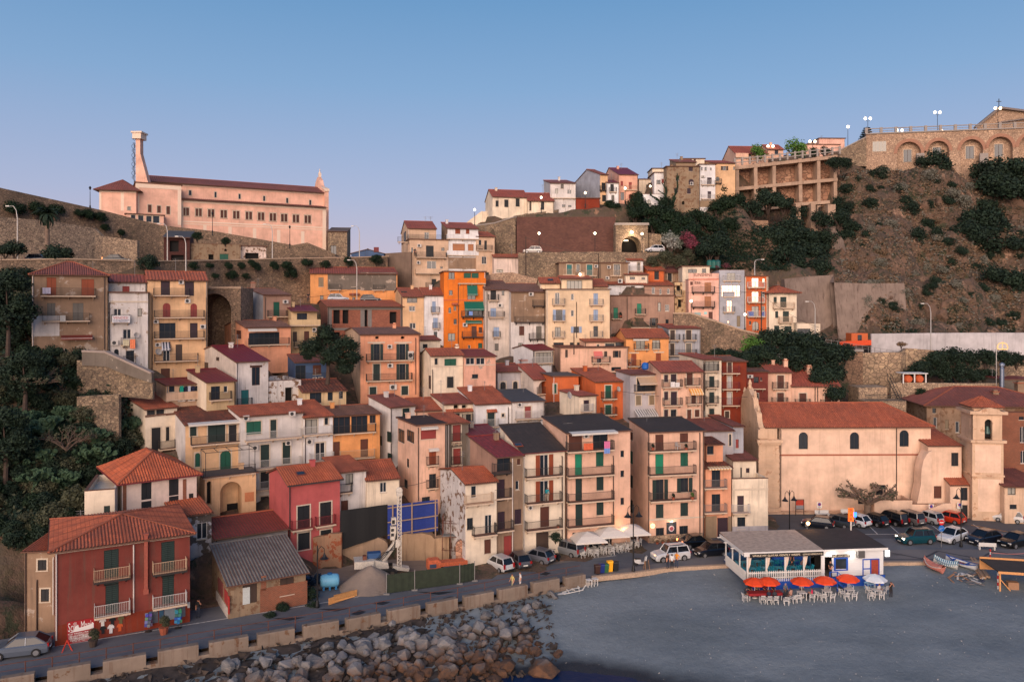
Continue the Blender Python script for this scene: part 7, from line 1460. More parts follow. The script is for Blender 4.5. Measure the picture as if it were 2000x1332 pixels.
# == people
def person_mesh(pose):
 h=Vector
 arm={'stand':[((.2,.03,1.14),(.2,-.04,.9)),((-.2,.03,1.14),(-.2,-.04,.9))],'walk':[((.21,.1,1.15),(.2,.02,.93)),((-.21,-.08,1.16),(-.19,-.2,.98))],'photo':[((.24,-.14,1.22),(.07,-.24,1.5)),((-.24,-.14,1.22),(-.07,-.24,1.5))],'wave':[((.26,-.06,1.2),(.13,-.14,1.5)),((-.2,.03,1.14),(-.2,-.06,.9))],'sit':[((.21,-.02,.72),(.14,-.26,.70)),((-.21,-.02,.72),(-.14,-.26,.70))],'lean':[((.2,-.28,1.05),(.16,-.42,.98)),((-.2,-.28,1.05),(-.16,-.42,.98))],'hips':[((.3,.06,1.18),(.16,-.02,1.0)),((-.3,.06,1.18),(-.16,-.02,1.0))]}[pose]
 if pose=='sit':
  pel,spi,che,nec,hb,hm,ht=(0,0,.5),(0,.02,.68),(0,.0,.9),(0,-.02,1.02),(0,-.04,1.09),(0,-.06,1.17),(0,-.05,1.25)
  sh=[(.17,0,.95),(-.17,0,.95)];legs=[[(.09,-.02,.49),(.11,-.42,.5),(.11,-.42,.09),(.11,-.56,.04)],[(-.09,-.02,.49),(-.11,-.42,.5),(-.11,-.40,.09),(-.11,-.54,.04)]]
 else:
  f=-.25 if pose=='lean' else 0
  pel,spi,che,nec,hb,hm,ht=(0,.02,.95),(0,f*.3,1.15),(0,f*.7,1.34),(0,f*.95-.01,1.47),(0,f*1.1-.02,1.53),(0,f*1.2-.03,1.61),(0,f*1.25-.02,1.69)
  sh=[(.17,f*.75,1.41),(-.17,f*.75,1.41)]
  if pose=='walk':legs=[[(.09,0,.92),(.1,-.14,.52),(.1,-.2,.1),(.1,-.34,.07)],[(-.09,0,.92),(-.1,.04,.5),(-.1,.26,.14),(-.1,.16,.04)]]
  else:legs=[[(.09,0,.92),(.1,-.02,.5),(.11,.01,.08),(.12,-.14,.04)],[(-.09,0,.92),(-.1,-.02,.5),(-.11,.01,.08),(-.12,-.14,.04)]]
 V=[pel,spi,che,nec,hb,hm,ht];rad=[.125,.115,.14,.052,.07,.092,.066];E=[(0,1,2),(1,2,2),(2,3,2),(3,4,1),(4,5,1),(5,6,0)]
 hands=[]
 for s,(el,wr)in zip(sh,arm):
  b=len(V);wd=(VV(wr)-VV(el)).normalized();hd=tuple(VV(wr)+wd*.09);V+=[s,el,wr,hd];rad+=[.066,.045,.033,.036];E+=[(2,b,2),(b,b+1,2),(b+1,b+2,1),(b+2,b+3,1)];hands.append((VV(hd),wd))
 for l in legs:
  b=len(V);V+=l;rad+=[.098,.062,.042,.034];E+=[(0,b,3),(b,b+1,3),(b+1,b+2,3),(b+2,b+3,4)]
 me=bpy.data.meshes.new('sk');me.from_pydata(V,[(a,b)for a,b,c in E],[]);o=bpy.data.objects.new('sk',me);COL.objects.link(o)
 m=o.modifiers.new('s','SKIN');m.use_smooth_shade=True;ss=o.modifiers.new('u','SUBSURF');ss.levels=1
 if not me.skin_vertices:
  me.attributes.new if False else None
 sv=me.skin_vertices[0].data if me.skin_vertices else None
 if sv is None:
  bpy.context.view_layer.objects.active=o;bpy.ops.mesh.customdata_skin_add();sv=me.skin_vertices[0].data
 for i,r in enumerate(rad):sv[i].radius=(r,r*(.78 if i in(0,1,2)else 1.0));sv[i].use_root=i==0
 dg=bpy.context.evaluated_depsgraph_get();out=bpy.data.meshes.new_from_object(o.evaluated_get(dg));bpy.data.objects.remove(o)
 mb=MB();mb.v=[tuple(v.co)for v in out.vertices];segs=[(VV(V[a]),VV(V[b]),c)for a,b,c in E];hc_=VV(hm)
 for p in out.polygons:
  c=VV(p.center);best,bm_=9,0
  for a,b,k in segs:
   ab=b-a;t=max(0,min(1,(c-a).dot(ab)/ab.length_squared));dd=(c-a-ab*t).length
   if dd<best:best,bm_=dd,k
  if bm_==1 and(c-hc_).length<.16 and c.y>hc_.y+.015:bm_=0
  mb.f.append(tuple(p.vertices));mb.m.append(bm_)
 for hd,wd in hands:
  up=VV((0,-1,0))if abs(wd.y)<.8 else VV((0,0,1));sd=wd.cross(up).normalized()
  for i,L in enumerate((.065,.075,.07,.055)):
   q=hd+sd*(i-1.5)*.017;mb.tube([q-wd*.02,q+wd*L*.5,q+wd*L*.85+up*.02],[.009,.008,.006],5,1)
  mb.tube([hd-wd*.03+sd*.02,hd+sd*.045+up*.01,hd+sd*.05+wd*.03+up*.015],[.011,.009,.007],5,1)
 mb.tube([hc_+VV((0,-.085,.0)),hc_+VV((0,-.115,-.02))],[.014,.012],5,1)
 for s in(-1,1):
  mb.box(hc_.x+s*.034-.011,hc_.x+s*.034+.011,hc_.y-.094,hc_.y-.07,hc_.z+.012,hc_.z+.026,5);mb.tube([hc_+VV((s*.085,.0,.02)),hc_+VV((s*.1,.01,-.03))],[.016,.014],5,1)
 mb.box(hc_.x-.025,hc_.x+.025,hc_.y-.091,hc_.y-.07,hc_.z-.052,hc_.z-.042,6)
 bpy.data.meshes.remove(out)
 return mb.mesh('body_'+pose,[HAIRS[0],SKIN,HAIRS[0],HAIRS[0],BLK,EYE,LIP],True)
HAIRS=[pL('dark_hair',C(32,24,20),.7),pL('brown_hair',C(84,58,40),.7),pL('grey_hair',C(150,144,138),.8)];SKIN=pL('skin',C(190,134,106),.6);EYE=pL('eye_dark',C(30,24,22),.4);LIP=pL('lips',C(150,80,72),.6)
PM_={}
def cloth(rgb):return pN(rgb,.85,.15)
def pS(label,pose,p,rz,shirt,pants,hair=0,s=1.0,group=None):
 if pose not in PM_:PM_[pose]=person_mesh(pose)
 o=put(PM_[pose],'person');o.location=p;o.rotation_euler=(0,0,R(rz));o.scale=(s,s,s)
 for i,m in((0,HAIRS[hair]),(2,cloth(shirt)),(3,cloth(pants))):o.material_slots[i].link='OBJECT';o.material_slots[i].material=m
 return tag(o,label,'person',group)
def onwall(px,base):q=on_wall(px,0);return q
pS('woman in a patterned yellow top strolling behind the sea wall','walk',Pz(1001,1153,.03),-60,(196,176,110),(150,140,110),1);pS('woman in a long white dress walking along the sea wall','stand',Pz(1016,1149,.03),-70,(214,206,200),(210,200,196),1)
pS('man in black T-shirt with raised arm in the lane by the red house','wave',Pz(387,1206,.03),10,(20,22,24),(36,44,60),0)
pS('person in brown jacket standing by the white off-roader','stand',Pz(1304,1110,.15),30,(74,52,46),(40,46,60),0);pS('person in white T-shirt and black trousers by the off-roader','stand',Pz(1312.5,1112,.15),175,(210,206,200),(22,24,28),0);pS('person in bright orange top and jeans by the off-roader','hips',Pz(1322,1108,.15),-40,(226,140,30),(52,62,84),1)
pS('man in black holding a camera to his face on the sand','photo',Pz(1740,1169,-1.0),5,(26,26,28),(40,34,36),0,1.03)
pS('waiter in white shirt among the restaurant tables','walk',Pz(1245,1070,.06),60,(214,208,206),(190,184,182),0)
# == street lamps
LPOLE=pL('pale_lamp_pole',C(176,170,164),.5,.3);DPOLE=pL('black_lamp_pole',C(28,28,30),.5,.3)
def lamp_cobra(label,px,y0,y1,d,lit=False,arm=-1.2,group='pale curved street lamps'):
 b=P(px,y1,d);h=(y1-y0)*d/F;T=tG('street_lamp',label,'street lamp',b,0,group);mb=MB()
 mb.tube([(0,0,-.5),(0,0,h*.8),(arm*.15,0,h*.93),(arm*.5,0,h),(arm,0,h+.02)],[.11,.08,.06,.05,.04],7);mb.bD('pole',LPOLE,T)
 mb=MB();mb.box(arm-.55 if arm<0 else arm,arm if arm<0 else arm+.55,-.14,.14,h-.08,h+.08);mb.bD('lamp_head',LGT if lit else FRW,T)
for t in((34,403,521,122,'pale curved street lamp beside the palm tree'),(327,437,512,139,'thin curved lamp before the rust-red shack'),(363,462,536,131,'curved lamp rising over the peach house roof'),(532,438,508,152,'tall lamp in front of the pink church wall'),(702,442,505,166,'curved lamp against the sky past the pink church'),(697,508,590,149,'curved lamp standing before the long orange house'),(1818,593,682,140,'pale lamp rising from the white road wall'),(1592,589,662,142,'pale lamp beside the concrete retaining wall'),(1474,507,534,150,'short lamp behind the brick-red house roof')):
 lamp_cobra(t[4],t[0],t[1],t[2],t[3],arm=-1.2 if t[0]not in(1474,)else 1.2)
def lamp_lantern(label,px,y0,y1,d,lit,n=1,group=None,big=1.0):
 b=P(px,y1,d);h=(y1-y0)*d/F;T=tG('street_lamp',label,'street lamp',b,0,group);mb=MB();mb.tube([(0,0,-.6),(0,0,.5),(0,0,h-.5)],[.12,.07,.05],7);mb.lathe([(.16,0),(.16,.3),(.08,.5)],8)
 if n==2:mb.tube([(-.62,0,h-.15),(-.3,0,h-.55),(0,0,h-.7),(.3,0,h-.55),(.62,0,h-.15)],.04,6)
 mb.bD('pole',DPOLE,T)
 for x in((0,)if n==1 else(-.62,.62)):
  mb=MB();r=.26*big;mb.lathe([(r*.4,-r),(r*.95,-r*.4),(r*.95,r*.3),(r*.4,r)]if lit else[(.1,-.35),(.22,.1),(.26,.12),(.05,.4)],9,(x,0,h));mb.bD('lamp_glass',LGT if lit else DPOLE,T)
 if lit:plight(b+VV((0,-.6,h)),40 if d>130 else 25,r=.3)
 return T
GL='lit lantern lamps along the tunnel road'
lamp_lantern('black unlit lantern against the sky at the church path',176,368,406,153,False);lamp_lantern('black unlit lantern before the paired church windows',415,418,455,166,False);lamp_lantern('black unlit lantern above the terrace wall end',566,444,480,174,False)
lamp_lantern('lit lantern before the middle of the brick bastion wall',1053,456,496,165,True,group=GL);lamp_lantern('lit lantern at the bastion wall near the tunnel',1162,456,496,165,True,group=GL);lamp_lantern('lit lantern beside the tunnel portal',1254,457,494,165,True,group=GL)
lamp_lantern('lit lantern on the ramp wall corner against the sky',927,410,442,174,True);lamp_lantern('lit lantern before the low cream ridge house',1057,386,410,174,True);lamp_lantern('lit lantern before the brick-red garden building',1143,377,402,176,True);lamp_lantern('lit lantern before the pink ridge house',1221,368,395,180,True)
lamp_lantern('lit globe lamp above the cream house roof terrace',1133,536,552,147,True,big=.9);lamp_lantern('lit lantern on the stepped street beside the guesthouse',1350,588,622,143,True,big=.9);lamp_lantern('lit lantern beside the brick-red house door',1455,614,645,141,True,big=.9);lamp_lantern('lit lamp by the white villa pergola',1270,364,378,179,True,big=.9)
lamp_lantern('single lit globe lamp on the promenade against the sky',1656,248,292,199,True,big=1.2);
for px,y0,y1,l in((1695,232,262,'twin-globe lamp above the araucaria tree'),(1831,220,262,'twin-globe lamp standing alone on the arcade promenade'),(1949,212,256,'twin-globe lamp before the hilltop church pediment'),(1757,255,275,'low twin-globe lamp behind the arcade balustrade'),(1587,277,300,'twin-globe lamp beside the clipped green tree'),(1505,286,308,'twin-globe lamp by the curved gable house')):
 lamp_lantern(l,px,y0,y1,197.5,True,2,'lit twin-globe lamps on the ridge promenade',1.25)
lamp_lantern('orange lit lamp low on the arcade balustrade',1839,256,268,196,True,big=1.3)
def lamp_bell(label,px,y0,base,z,arms,glow=False):
 b=Pz(px,base,z);h=(base-y0)*b.y/F;T=tG('street_lamp',label,'street lamp',b,R(15),'black street lamps with bell shades');mb=MB();mb.tube([(0,0,0),(0,0,.6),(0,0,h)],[.13,.08,.05],8);mb.lathe([(.2,0),(.2,.15),(.12,.6),(.08,.7)],8)
 for s in arms:
  mb.tube([(0,0,h-.9),(s*.12,0,h-.3),(s*.38,0,h-.1),(s*.62,0,h-.35),(s*.64,0,h-.8)],.035,6)
 mb.bD('pole',DPOLE,T)
 for s in arms:
  mb=MB();mb.lathe([(.05,.35),(.1,.2),(.2,0),(.42,-.2),(.40,-.2),(.05,.0)],10,(s*.64,0,h-1.1));mb.bD('lamp_shade',DPOLE,T)
lamp_bell('double-armed black street lamp between bins and white scooter',1237,985,1116,.15,(-1,1));lamp_bell('double-armed black street lamp on the square behind the cafe roof',1542,957,1044,.04,(-1,1));lamp_bell('single-armed black lamp before the church porch',1877,951,1067,.1,(-1,));lamp_bell('black street lamp with one hanging shade by the stone shed',620,1065,1186,.04,(1,))
def pole(label,px,y0,y1,d,w=.22):
 b=P(px,y1,d);o=MB();h=(y1-y0)*d/F;o.tube([(0,0,-1),(0,0,h)],[w*.6,w*.4],7);ob=o.bD('utility_pole',BARKD);ob.location=b;tag(ob,label,'pole','dark utility poles')
pole('tall dark utility pole before the brick-red house',1487,569,660,138);pole('tall dark pole against the squat white block',1027,462,545,152);pole('dark utility pole before the taupe flat-roofed house',1169,495,550,150);pole('dark wooden pole before the tall peach house row',1121,645,680,127,.16)
def wire(name,a,b,sag=.6,r=.03):
 mb=MB();a=VV(a);b=VV(b);mb.tube([a+(b-a)*t-VV((0,0,sag*4*t*(1-t)))for t in[i/10 for i in range(11)]],r,4);o=mb.bD(name,BLK);return o
for i,(a,b)in enumerate(((P(1487,572,138),P(1345,545,145)),(P(1487,575,138),P(1600,640,140)),(P(1487,570,138),P(1200,560,146)),(P(1027,464,152),P(1169,497,150)),(P(1200,762,111),P(1460,775,113)),(P(580,580,135),P(700,560,148)),(P(780,950,92.5),P(900,905,92)))):
 tag(wire('overhead_cable',a,b),['sagging black cable from the pole to the guesthouse','sagging cable from the pole to the terrace villa','long cable from the pole past the dusky pink house','cable between the two poles by the white block','thin cable across the balconies of the lower row','cable before the long orange house','cable drooping across the slim peach tower house'][i],'cable')
 # == beach cafe
W_=pL('white_boards',C(212,208,202),.6,var=.06);BLU=pL('cafe_blue',C(20,76,168),.55,var=.12);BLUT=pL('cafe_turquoise',C(30,120,140),.5);TAN=pL('sun_bleached_roof',C(184,160,140),.85,var=.25,scale=2.5);FELT=pL('dark_roof_felt',C(58,50,46),.9,var=.2,scale=1.5);CURT=pL('white_curtain',C(212,196,182),.8)
cf=tG('beach_cafe','white and blue wooden beach cafe with open terrace and picket fence','cafe',P(1459.5,1131,81.6),R(6.0));s_=81.6/F
CM=cf.matrix_world.copy();CU=VV((mco(R(6)),msi(R(6)),0));CV_=VV((-msi(R(6)),mco(R(6)),0));CO=CM.translation.copy()
def cfp(px,py,off=0):
 D=VV(((px-1000)/F,1,-(py-HZ)/F));c0=VV((0,0,HC));t=((CO-c0).dot(CV_)-off)/D.dot(CV_);q=c0+D*t-CO;return q.dot(CU),q.z
WD=cfp(1725,1100)[0];XM=cfp(1606,1100)[0];ZR=2.75;DP=6.0
mb=MB();hull=[(-.1,0),(-.1,DP)]
mb.raw([(-.15,-.2,-.003),(WD+.1,-.2,-.003),(WD+.1,DP,-.003),(-.15,DP,-.003),(1.5,-.18,-2.3),(WD-.2,-.18,-2.3),(WD-.2,DP,-2.3),(.9,DP-.5,-2.3)],[(0,1,5,4),(1,2,6,5),(2,3,7,6),(3,0,4,7)]);mb.bD('hull_skirt',BLU,cf)
mb=MB();mb.box(-.1,WD,-.15,DP,-.12,0);mb.bD('deck',pL('deck_boards',C(104,92,84),.8,var=.2),cf)
for nm,x0,x1,m_ in(('terrace_roof',-.55,XM,TAN),('kitchen_roof',XM+.004,WD+.35,FELT)):
 mb=MB();zb=ZR;mb.raw([(x0,-.35,zb),(x1,-.35,zb),(x1,DP+.3,zb+.25),(x0,DP+.3,zb+.25)]+[(x0,-.35,zb+.1),(x1,-.35,zb+.1),(x1,DP+.3,zb+.35),(x0,DP+.3,zb+.35)],[(0,1,2,3)[::-1],(4,5,6,7),(0,1,5,4),(1,2,6,5),(2,3,7,6),(3,0,4,7)]);mb.bD(nm,m_,cf)
mb=MB();mb.box(-.5,XM,-.4,-.36,ZR-.32,ZR+.13);mb.box(XM+.01,WD+.3,-.4,-.36,ZR-.12,ZR+.13);mb.box(-.62,-.56,-.35,DP+.2,ZR-.2,ZR+.16);mb.bD('fascia',W_,cf)
mb=MB();mb.box(.1,XM-.1,-.48,-.41,ZR-.42,ZR-.02);sgn=mb.bD('name_board',pL('black_board',C(24,20,22),.6),cf)
LET=pL('cream_letters',C(226,210,180),.6)
text('WHILE MY GUITAR GENTLY WEEPS',LET,sgn,MTr((.35,-.49,ZR-.32))@MRo(R(90),4,'X'),XM*.63,.2);text('GEORGE HARRISON PUB',LET,sgn,MTr((XM*.71,-.49,ZR-.30))@MRo(R(90),4,'X'),XM*.26,.16)
for x in[0.0,XM*.25,XM*.5,XM*.75,XM-.08]:
 mb=MB();mb.box(x-.06,x+.06,-.06,.06,0,ZR);mb.bD('post',W_,cf)
for y in(2.0,4.0,5.9):
 mb=MB();mb.box(-.06,.06,y-.06,y+.06,0,ZR);mb.bD('post',W_,cf);mb=MB();mb.bar((-.06,y,ZR-.2),(-1.0,y-.1,ZR-.1),.09);mb.bD('strut',W_,cf)
for x in(XM*.25+.02,XM*.5+.02,XM*.75+.02,.03):
 mb=MB();n=6
 for z0,z1,w0,w1 in((ZR-.45,1.5,.42,.3),(1.5,1.0,.3,.1),(1.0,.25,.1,.24)):
  for i in range(n):mb.face([(x+w0*i/n,-.02+.05*(i%2),z0),(x+w0*(i+1)/n,-.02+.05*((i+1)%2),z0),(x+w1*(i+1)/n,-.02+.05*((i+1)%2),z1),(x+w1*i/n,-.02+.05*(i%2),z1)])
 mb.bD('curtain',CURT,cf)
pk=MB();pk.prism([(-.045,-.25),(.045,-.25),(.045,.78),(0,.88),(-.045,.78)],'y',-.02,.02);pkm=pk.mesh('picket',W_)
npk=int(XM/.2)
for i in range(npk):put(pkm,'picket',cf,MTr((.1+i*.2,-.2,0)))
for i in range(28):put(pkm,'picket',cf,MTr((-.2,.0+i*.2,0))@MRo(R(90),4,'Z'))
mb=MB();mb.box(0,XM,-.17,-.13,.1,.2);mb.box(0,XM,-.17,-.13,.6,.7);mb.box(-.17,-.13,0,DP,.1,.2);mb.box(-.17,-.13,0,DP,.6,.7);mb.bD('fence_rail',W_,cf)
# kitchen block
PK=pL('white_planks',C(214,212,210),.6);nt_=PK.node_tree;bs_=nt_.nodes['Principled BSDF'];wv=N(nt_,'ShaderNodeTexWave',wave_type='BANDS',bands_direction='Z',wave_profile='SAW');wv.inputs['Scale'].default_value=1.1;nt_.links.new(coords(nt_,rand=False),wv.inputs['Vector']);bump(nt_,bs_,wv.outputs['Fac'],.5,.03)
nb=15;doorx=(XM+.25,XM+1.05);wx0,wz1=cfp(1629,1091);wx1,wz0=cfp(1655,1111);bx0,bz1=cfp(1685,1093);bx1,bz0=cfp(1700,1127);rx1,rz0=cfp(1716,1122)
mb=MB()
for i in range(nb):
 z0=i*ZR/nb;z1=(i+1)*ZR/nb-.012;y0=-.02-(i%2)*.006
 segs=[(XM,WD)]
 if z1<2.15:segs=[(XM,doorx[0]),(doorx[1],WD)]
 o=[]
 for a,b in segs:
  if z0>wz0-.05 and z1<wz1+.05 and a<wx0 and b>wx1:o+=[(a,wx0),(wx1,b)]
  else:o.append((a,b))
 for a,b in o:mb.box(a,b,y0,.08,z0,z1)
mb.box(WD-.08,WD,.081,DP,0,ZR);mb.box(XM,WD,DP-.08,DP,0,ZR);mb.bD('kitchen_wall',PK,cf)
mb=MB();mb.box(XM-.04,XM+.04,2.6,DP,0,ZR);mb.box(0,XM,DP-.06,DP,0,.9);mb.box(0,XM,DP-.06,DP,2.2,ZR);mb.bD('bar_back_wall',pL('bar_back',C(30,70,110),.7),cf)
mb=MB();mb.box(XM+.2,WD-.3,2.0,2.1,0,ZR);mb.bD('kitchen_partition',VOID,cf)
for a in(wx0,wx1-.09):mb=MB();mb.box(a-.05,a+.14,-.07,.02,wz0-.1,wz1+.1);mb.bD('window_frame',BLU,cf)
mb=MB();mb.box(wx0,wx1,-.07,.02,wz1,wz1+.12);mb.box(wx0,wx1,-.07,.02,wz0-.12,wz0);wfr=mb.bD('window_frame',BLU,cf);mb=MB();mb.box(wx0,wx1,.0,.015,wz0,wz1);mb.bD('pane',GLASS,wfr)
mb=MB();mb.box(wx0-.25,wx1+.25,-.1,-.04,wz1+.16,wz1+.46);sg2=mb.bD('cafe_sign',pL('black_board',C(24,20,22)),cf);text("LAST STOP CAFFE'",LET,sg2,MTr((wx0-.17,-.108,wz1+.23))@MRo(R(90),4,'X'),wx1-wx0+.34,.16)
mb=MB()
for x in(bx0,bx1,rx1):mb.box(x-.05,x+.05,-.09,.0,bz0-.1,bz1+.1)
mb.box(bx0,rx1,-.085,.0,bz1,bz1+.11);mb.box(bx0,bx1,-.085,.0,(bz0+bz1)/2-.05,(bz0+bz1)/2+.05);mb.bD('door_frame',BLU,cf)
mb=MB();mb.box(bx1+.06,rx1-.06,-.07,-.01,rz0-.1,bz1-.01);mb.bD('red_door',pL('red_stained_wood',C(150,58,40),.7,var=.3),cf)
mb=MB();ax_,az=cfp(1674,1075,.3);mb.box(ax_,ax_+.72,-.55,-.05,az-.72,az);mb.bD('extractor_unit',pL('grey_metal',C(96,92,90),.5,.4),cf)
CW=pL('cafe_floodlight',C(255,250,240),.4,emit=(1,.95,.85,1),es=30)
for px in(1625,1663):
 x,z=cfp(px,1080,.15);mb=MB();mb.box(x-.1,x+.1,-.25,-.1,z-.06,z+.06);mb.bD('floodlight',CW,cf);plight(CM@VV((x,-.55,z-.12)),12,(1,.93,.82),.08)
x,z=cfp(1728,1077,.1);mb=MB();mb.box(x+.05,x+.5,-.2,-.05,z-.5,z+.15);mb.bD('lightbox',pL('lightbox_white',C(230,228,220),.5,emit=(1,1,.95,1),es=1.2),cf)
mb=MB();
for i in range(5):mb.box(1.0+XM+i*.32,1.32+XM+i*.32,-1.2,-.2,-.25-i*.3,-.15-i*.3)
mb.bar((XM+.2,-1.2,.85),(XM+1.0,-1.2,.85),.07);mb.bar((XM+1.0,-1.2,.85),(XM+2.7,-1.2,-.7),.07);mb.bar((XM+1.0,-1.2,.4),(XM+2.7,-1.2,-1.15),.06);mb.bar((XM+.2,-1.2,-2.2),(XM+.2,-1.2,.85),.09);mb.bar((XM+1.0,-1.2,-2.0),(XM+1.0,-1.2,.85),.09);mb.bar((XM+2.7,-1.2,-2.2),(XM+2.7,-1.2,-.7),.09);mb.box(XM+.1,XM+1.05,-1.25,-.2,-.15,-.02);mb.bar((XM+1.0,-1.15,-.2),(XM+2.7,-1.15,-1.75),.2,.08);mb.bD('stair',BLU,cf)
sg=tG('bar_sign','upright orange BAR sign with small blue box on the cafe corner','sign',CM@VV((WD-.5,5.5,ZR+.3)));mb=MB();mb.box(-.06,.06,-.06,.06,-.2,1.0);mb.bD('post',FRW,sg);ORS=pL('lit_orange_sign',C(240,90,30),.5,emit=(1,.14,.01,1),es=.8)
for i,ch in enumerate('RAB'):
 mb=MB();mb.box(-.28,.28,-.09,.09,1.0+i*.5,1.46+i*.5);b_=mb.bD('letter_box',ORS,sg);text(ch,BLK,b_,MTr((-.17,-.1,1.05+i*.5))@MRo(R(90),4,'X'),.34,.36)
mb=MB();mb.box(.3,.62,-.07,.07,1.5,2.0);mb.bD('blue_tab',pL('lit_blue_sign',C(30,110,230),.5,emit=(.05,.25,1,1),es=1.5),sg)
lo=tG('roof_lamp','bright orange lamp glowing behind the dark cafe roof','lamp',CM@VV((9.6,DP+.2,ZR+.2)));mb=MB();mb.bar((0,0,0),(0,0,.7),.05);mb.bD('stem',DPOLE,lo);mb=MB();mb.lathe([(.05,-.2),(.2,-.05),(.2,.1),(.05,.2)],9,(0,0,.8));mb.bD('globe',pL('orange_lamp',C(255,160,80),.5,emit=(1,.5,.18,1),es=7),lo);plight(CM@VV((9.6,DP-.1,ZR+1.3)),25,(1,.55,.25))
plight(CM@VV((XM*.45,3.4,2.4)),26,(.85,.95,1.0),.3);plight(CM@VV((XM*.85,4.2,2.3)),18,(1,.85,.65),.3)
mb=MB();mb.box(XM*.55,XM-.15,3.4,4.0,0,1.05);mb.bD('counter',BLU,cf)
# == plastic chairs, tables, parasols
PLW=pL('white_plastic',C(206,202,196),.5);PLT_=pL('turquoise_plastic',C(24,128,150),.5)
CH={}
def cH(label,p,rz,mat,group):
 if mat.name not in CH:
  s=MB();s.prism([(-.22,-.22),(.22,-.22),(.2,.22),(-.2,.22)],'z',.42,.46);b=MB()
  for i in range(5):b.bar((-.18+i*.09,.2,.46),(-.17+i*.085,.3,.84),.045,.03)
  b.bar((-.21,.3,.84),(.21,.3,.84),.06,.05);l=MB();l.bar((0,0,0),(0,0,.44),.045,.045);a=MB();a.bar((0,-.2,.64),(0,.24,.66),.05,.035);a.bar((0,-.2,.42),(0,-.2,.64),.04,.035)
  CH[mat.name]=[('seat',s.mesh('seat',mat),None),('backrest',b.mesh('backrest',mat),None)]+[('leg',l.mesh('leg',mat)if i==0 else None,MTr((x,y,0))@MRo(R(6*(1 if x>0 else-1)),4,'Y'))for i,(x,y)in enumerate(((-.2,-.2),(.2,-.2),(-.19,.2),(.19,.2)))]+[('armrest',a.mesh('armrest',mat)if i==0 else None,MTr((x,0,0)))for i,x in enumerate((-.23,.23))]
 T=tG('chair',label,'chair',p,R(rz),group);last={}
 for nm,me,M in CH[mat.name]:
  me=me or last[nm];last[nm]=me;put(me,nm,T,M)
 return T
def table(label,p,rz,mat,w=.8,l=.8,group=None,clothm=None):
 T=tG('table',label,'table',p,R(rz),group);mb=MB();mb.box(-l/2,l/2,-w/2,w/2,.70,.74);mb.bD('tabletop',mat,T);lm=MB();lm.bar((0,0,0),(0,0,.70),.06);me=lm.mesh('leg',mat)
 for x in(-1,1):
  for y in(-1,1):put(me,'leg',T,MTr((x*(l/2-.08),y*(w/2-.08),0)))
 if clothm:
  mb=MB();mb.box(-l/2-.02,l/2+.02,-w/2-.02,w/2+.02,.742,.752);
  for a,b in(((-l/2-.02,-w/2-.02),(l/2+.02,-w/2-.02)),((-l/2-.02,w/2+.02),(l/2+.02,w/2+.02)),((-l/2-.02,-w/2-.02),(-l/2-.02,w/2+.02)),((l/2+.02,-w/2-.02),(l/2+.02,w/2+.02))):mb.face([(*a,.745),(*b,.745),(*b,.5),(*a,.5)])
  c=mb.bD('tablecloth',clothm);c.matrix_world=T.matrix_world;c.location=p;c.rotation_euler=(0,0,R(rz));tag(c,'red cloth over the long beach table','tablecloth')
 return T
def sandp(px,py):
 z=-1.0
 for _ in range(6):q=Pz(px,py,z);z=sandz(q.x,q.y)
 return Pz(px,py,z)
GC='white plastic chairs on the sand by the cafe'
q=sandp(1493,1170);rt=table('long table with a red cloth on the sand by the cafe hull',q,4,PLW,.8,3.4,None,pL('red_cloth',C(140,24,30),.8,var=.2))
for px,py,rz,l in((1455,1174,95,'white chair at the outer end of the red-clothed table'),(1489,1178,182,'white chair backing the sand, first at the red table'),(1502,1179,180,'white chair backing the sand, second at the red table'),(1515,1179,176,'white chair backing the sand, third at the red table'),(1536,1181,170,'white chair set apart in front of the red table end'),(1549,1177,210,'white chair between the red table and the next one'),(1560,1176,178,'white chair at the table under the third orange parasol'),(1586,1174,250,'white chair with a pink-dressed sitter'),(1598,1170,100,'white chair beside the fourth orange parasol table'),(1609,1174,175,'white chair before the fourth orange parasol table'),(1626,1174,250,'white chair beyond the fourth orange parasol table'),(1616,1157,0,'white chair behind the fourth orange parasol table'),(1644,1165,95,'white chair nearest the blue stair'),(1654,1172,175,'white chair before the fifth orange parasol table'),(1669,1171,240,'white chair beyond the fifth orange parasol table'),(1661,1155,0,'white chair behind the fifth orange parasol table'),(1697,1160,95,'white chair under the white parasol facing away'),(1701,1171,178,'white chair before the white parasol table'),(1722,1170,250,'white chair at the white parasol table beside the man'),(1731,1158,200,'white chair tucked beside the hull end')):
 cH(l,sandp(px,py),rz,PLW,GC)
for px,py,l in((1566,1170,'white table under the third orange parasol'),(1615,1167,'white table under the fourth orange parasol'),(1659,1164,'white table under the fifth orange parasol'),(1712,1165,'white table under the white parasol')):table(l,sandp(px,py),4,PLW,group='white plastic tables by the cafe')
table('pale blue table pushed against the blue hull',sandp(1698,1152),4,pN((130,170,196)))
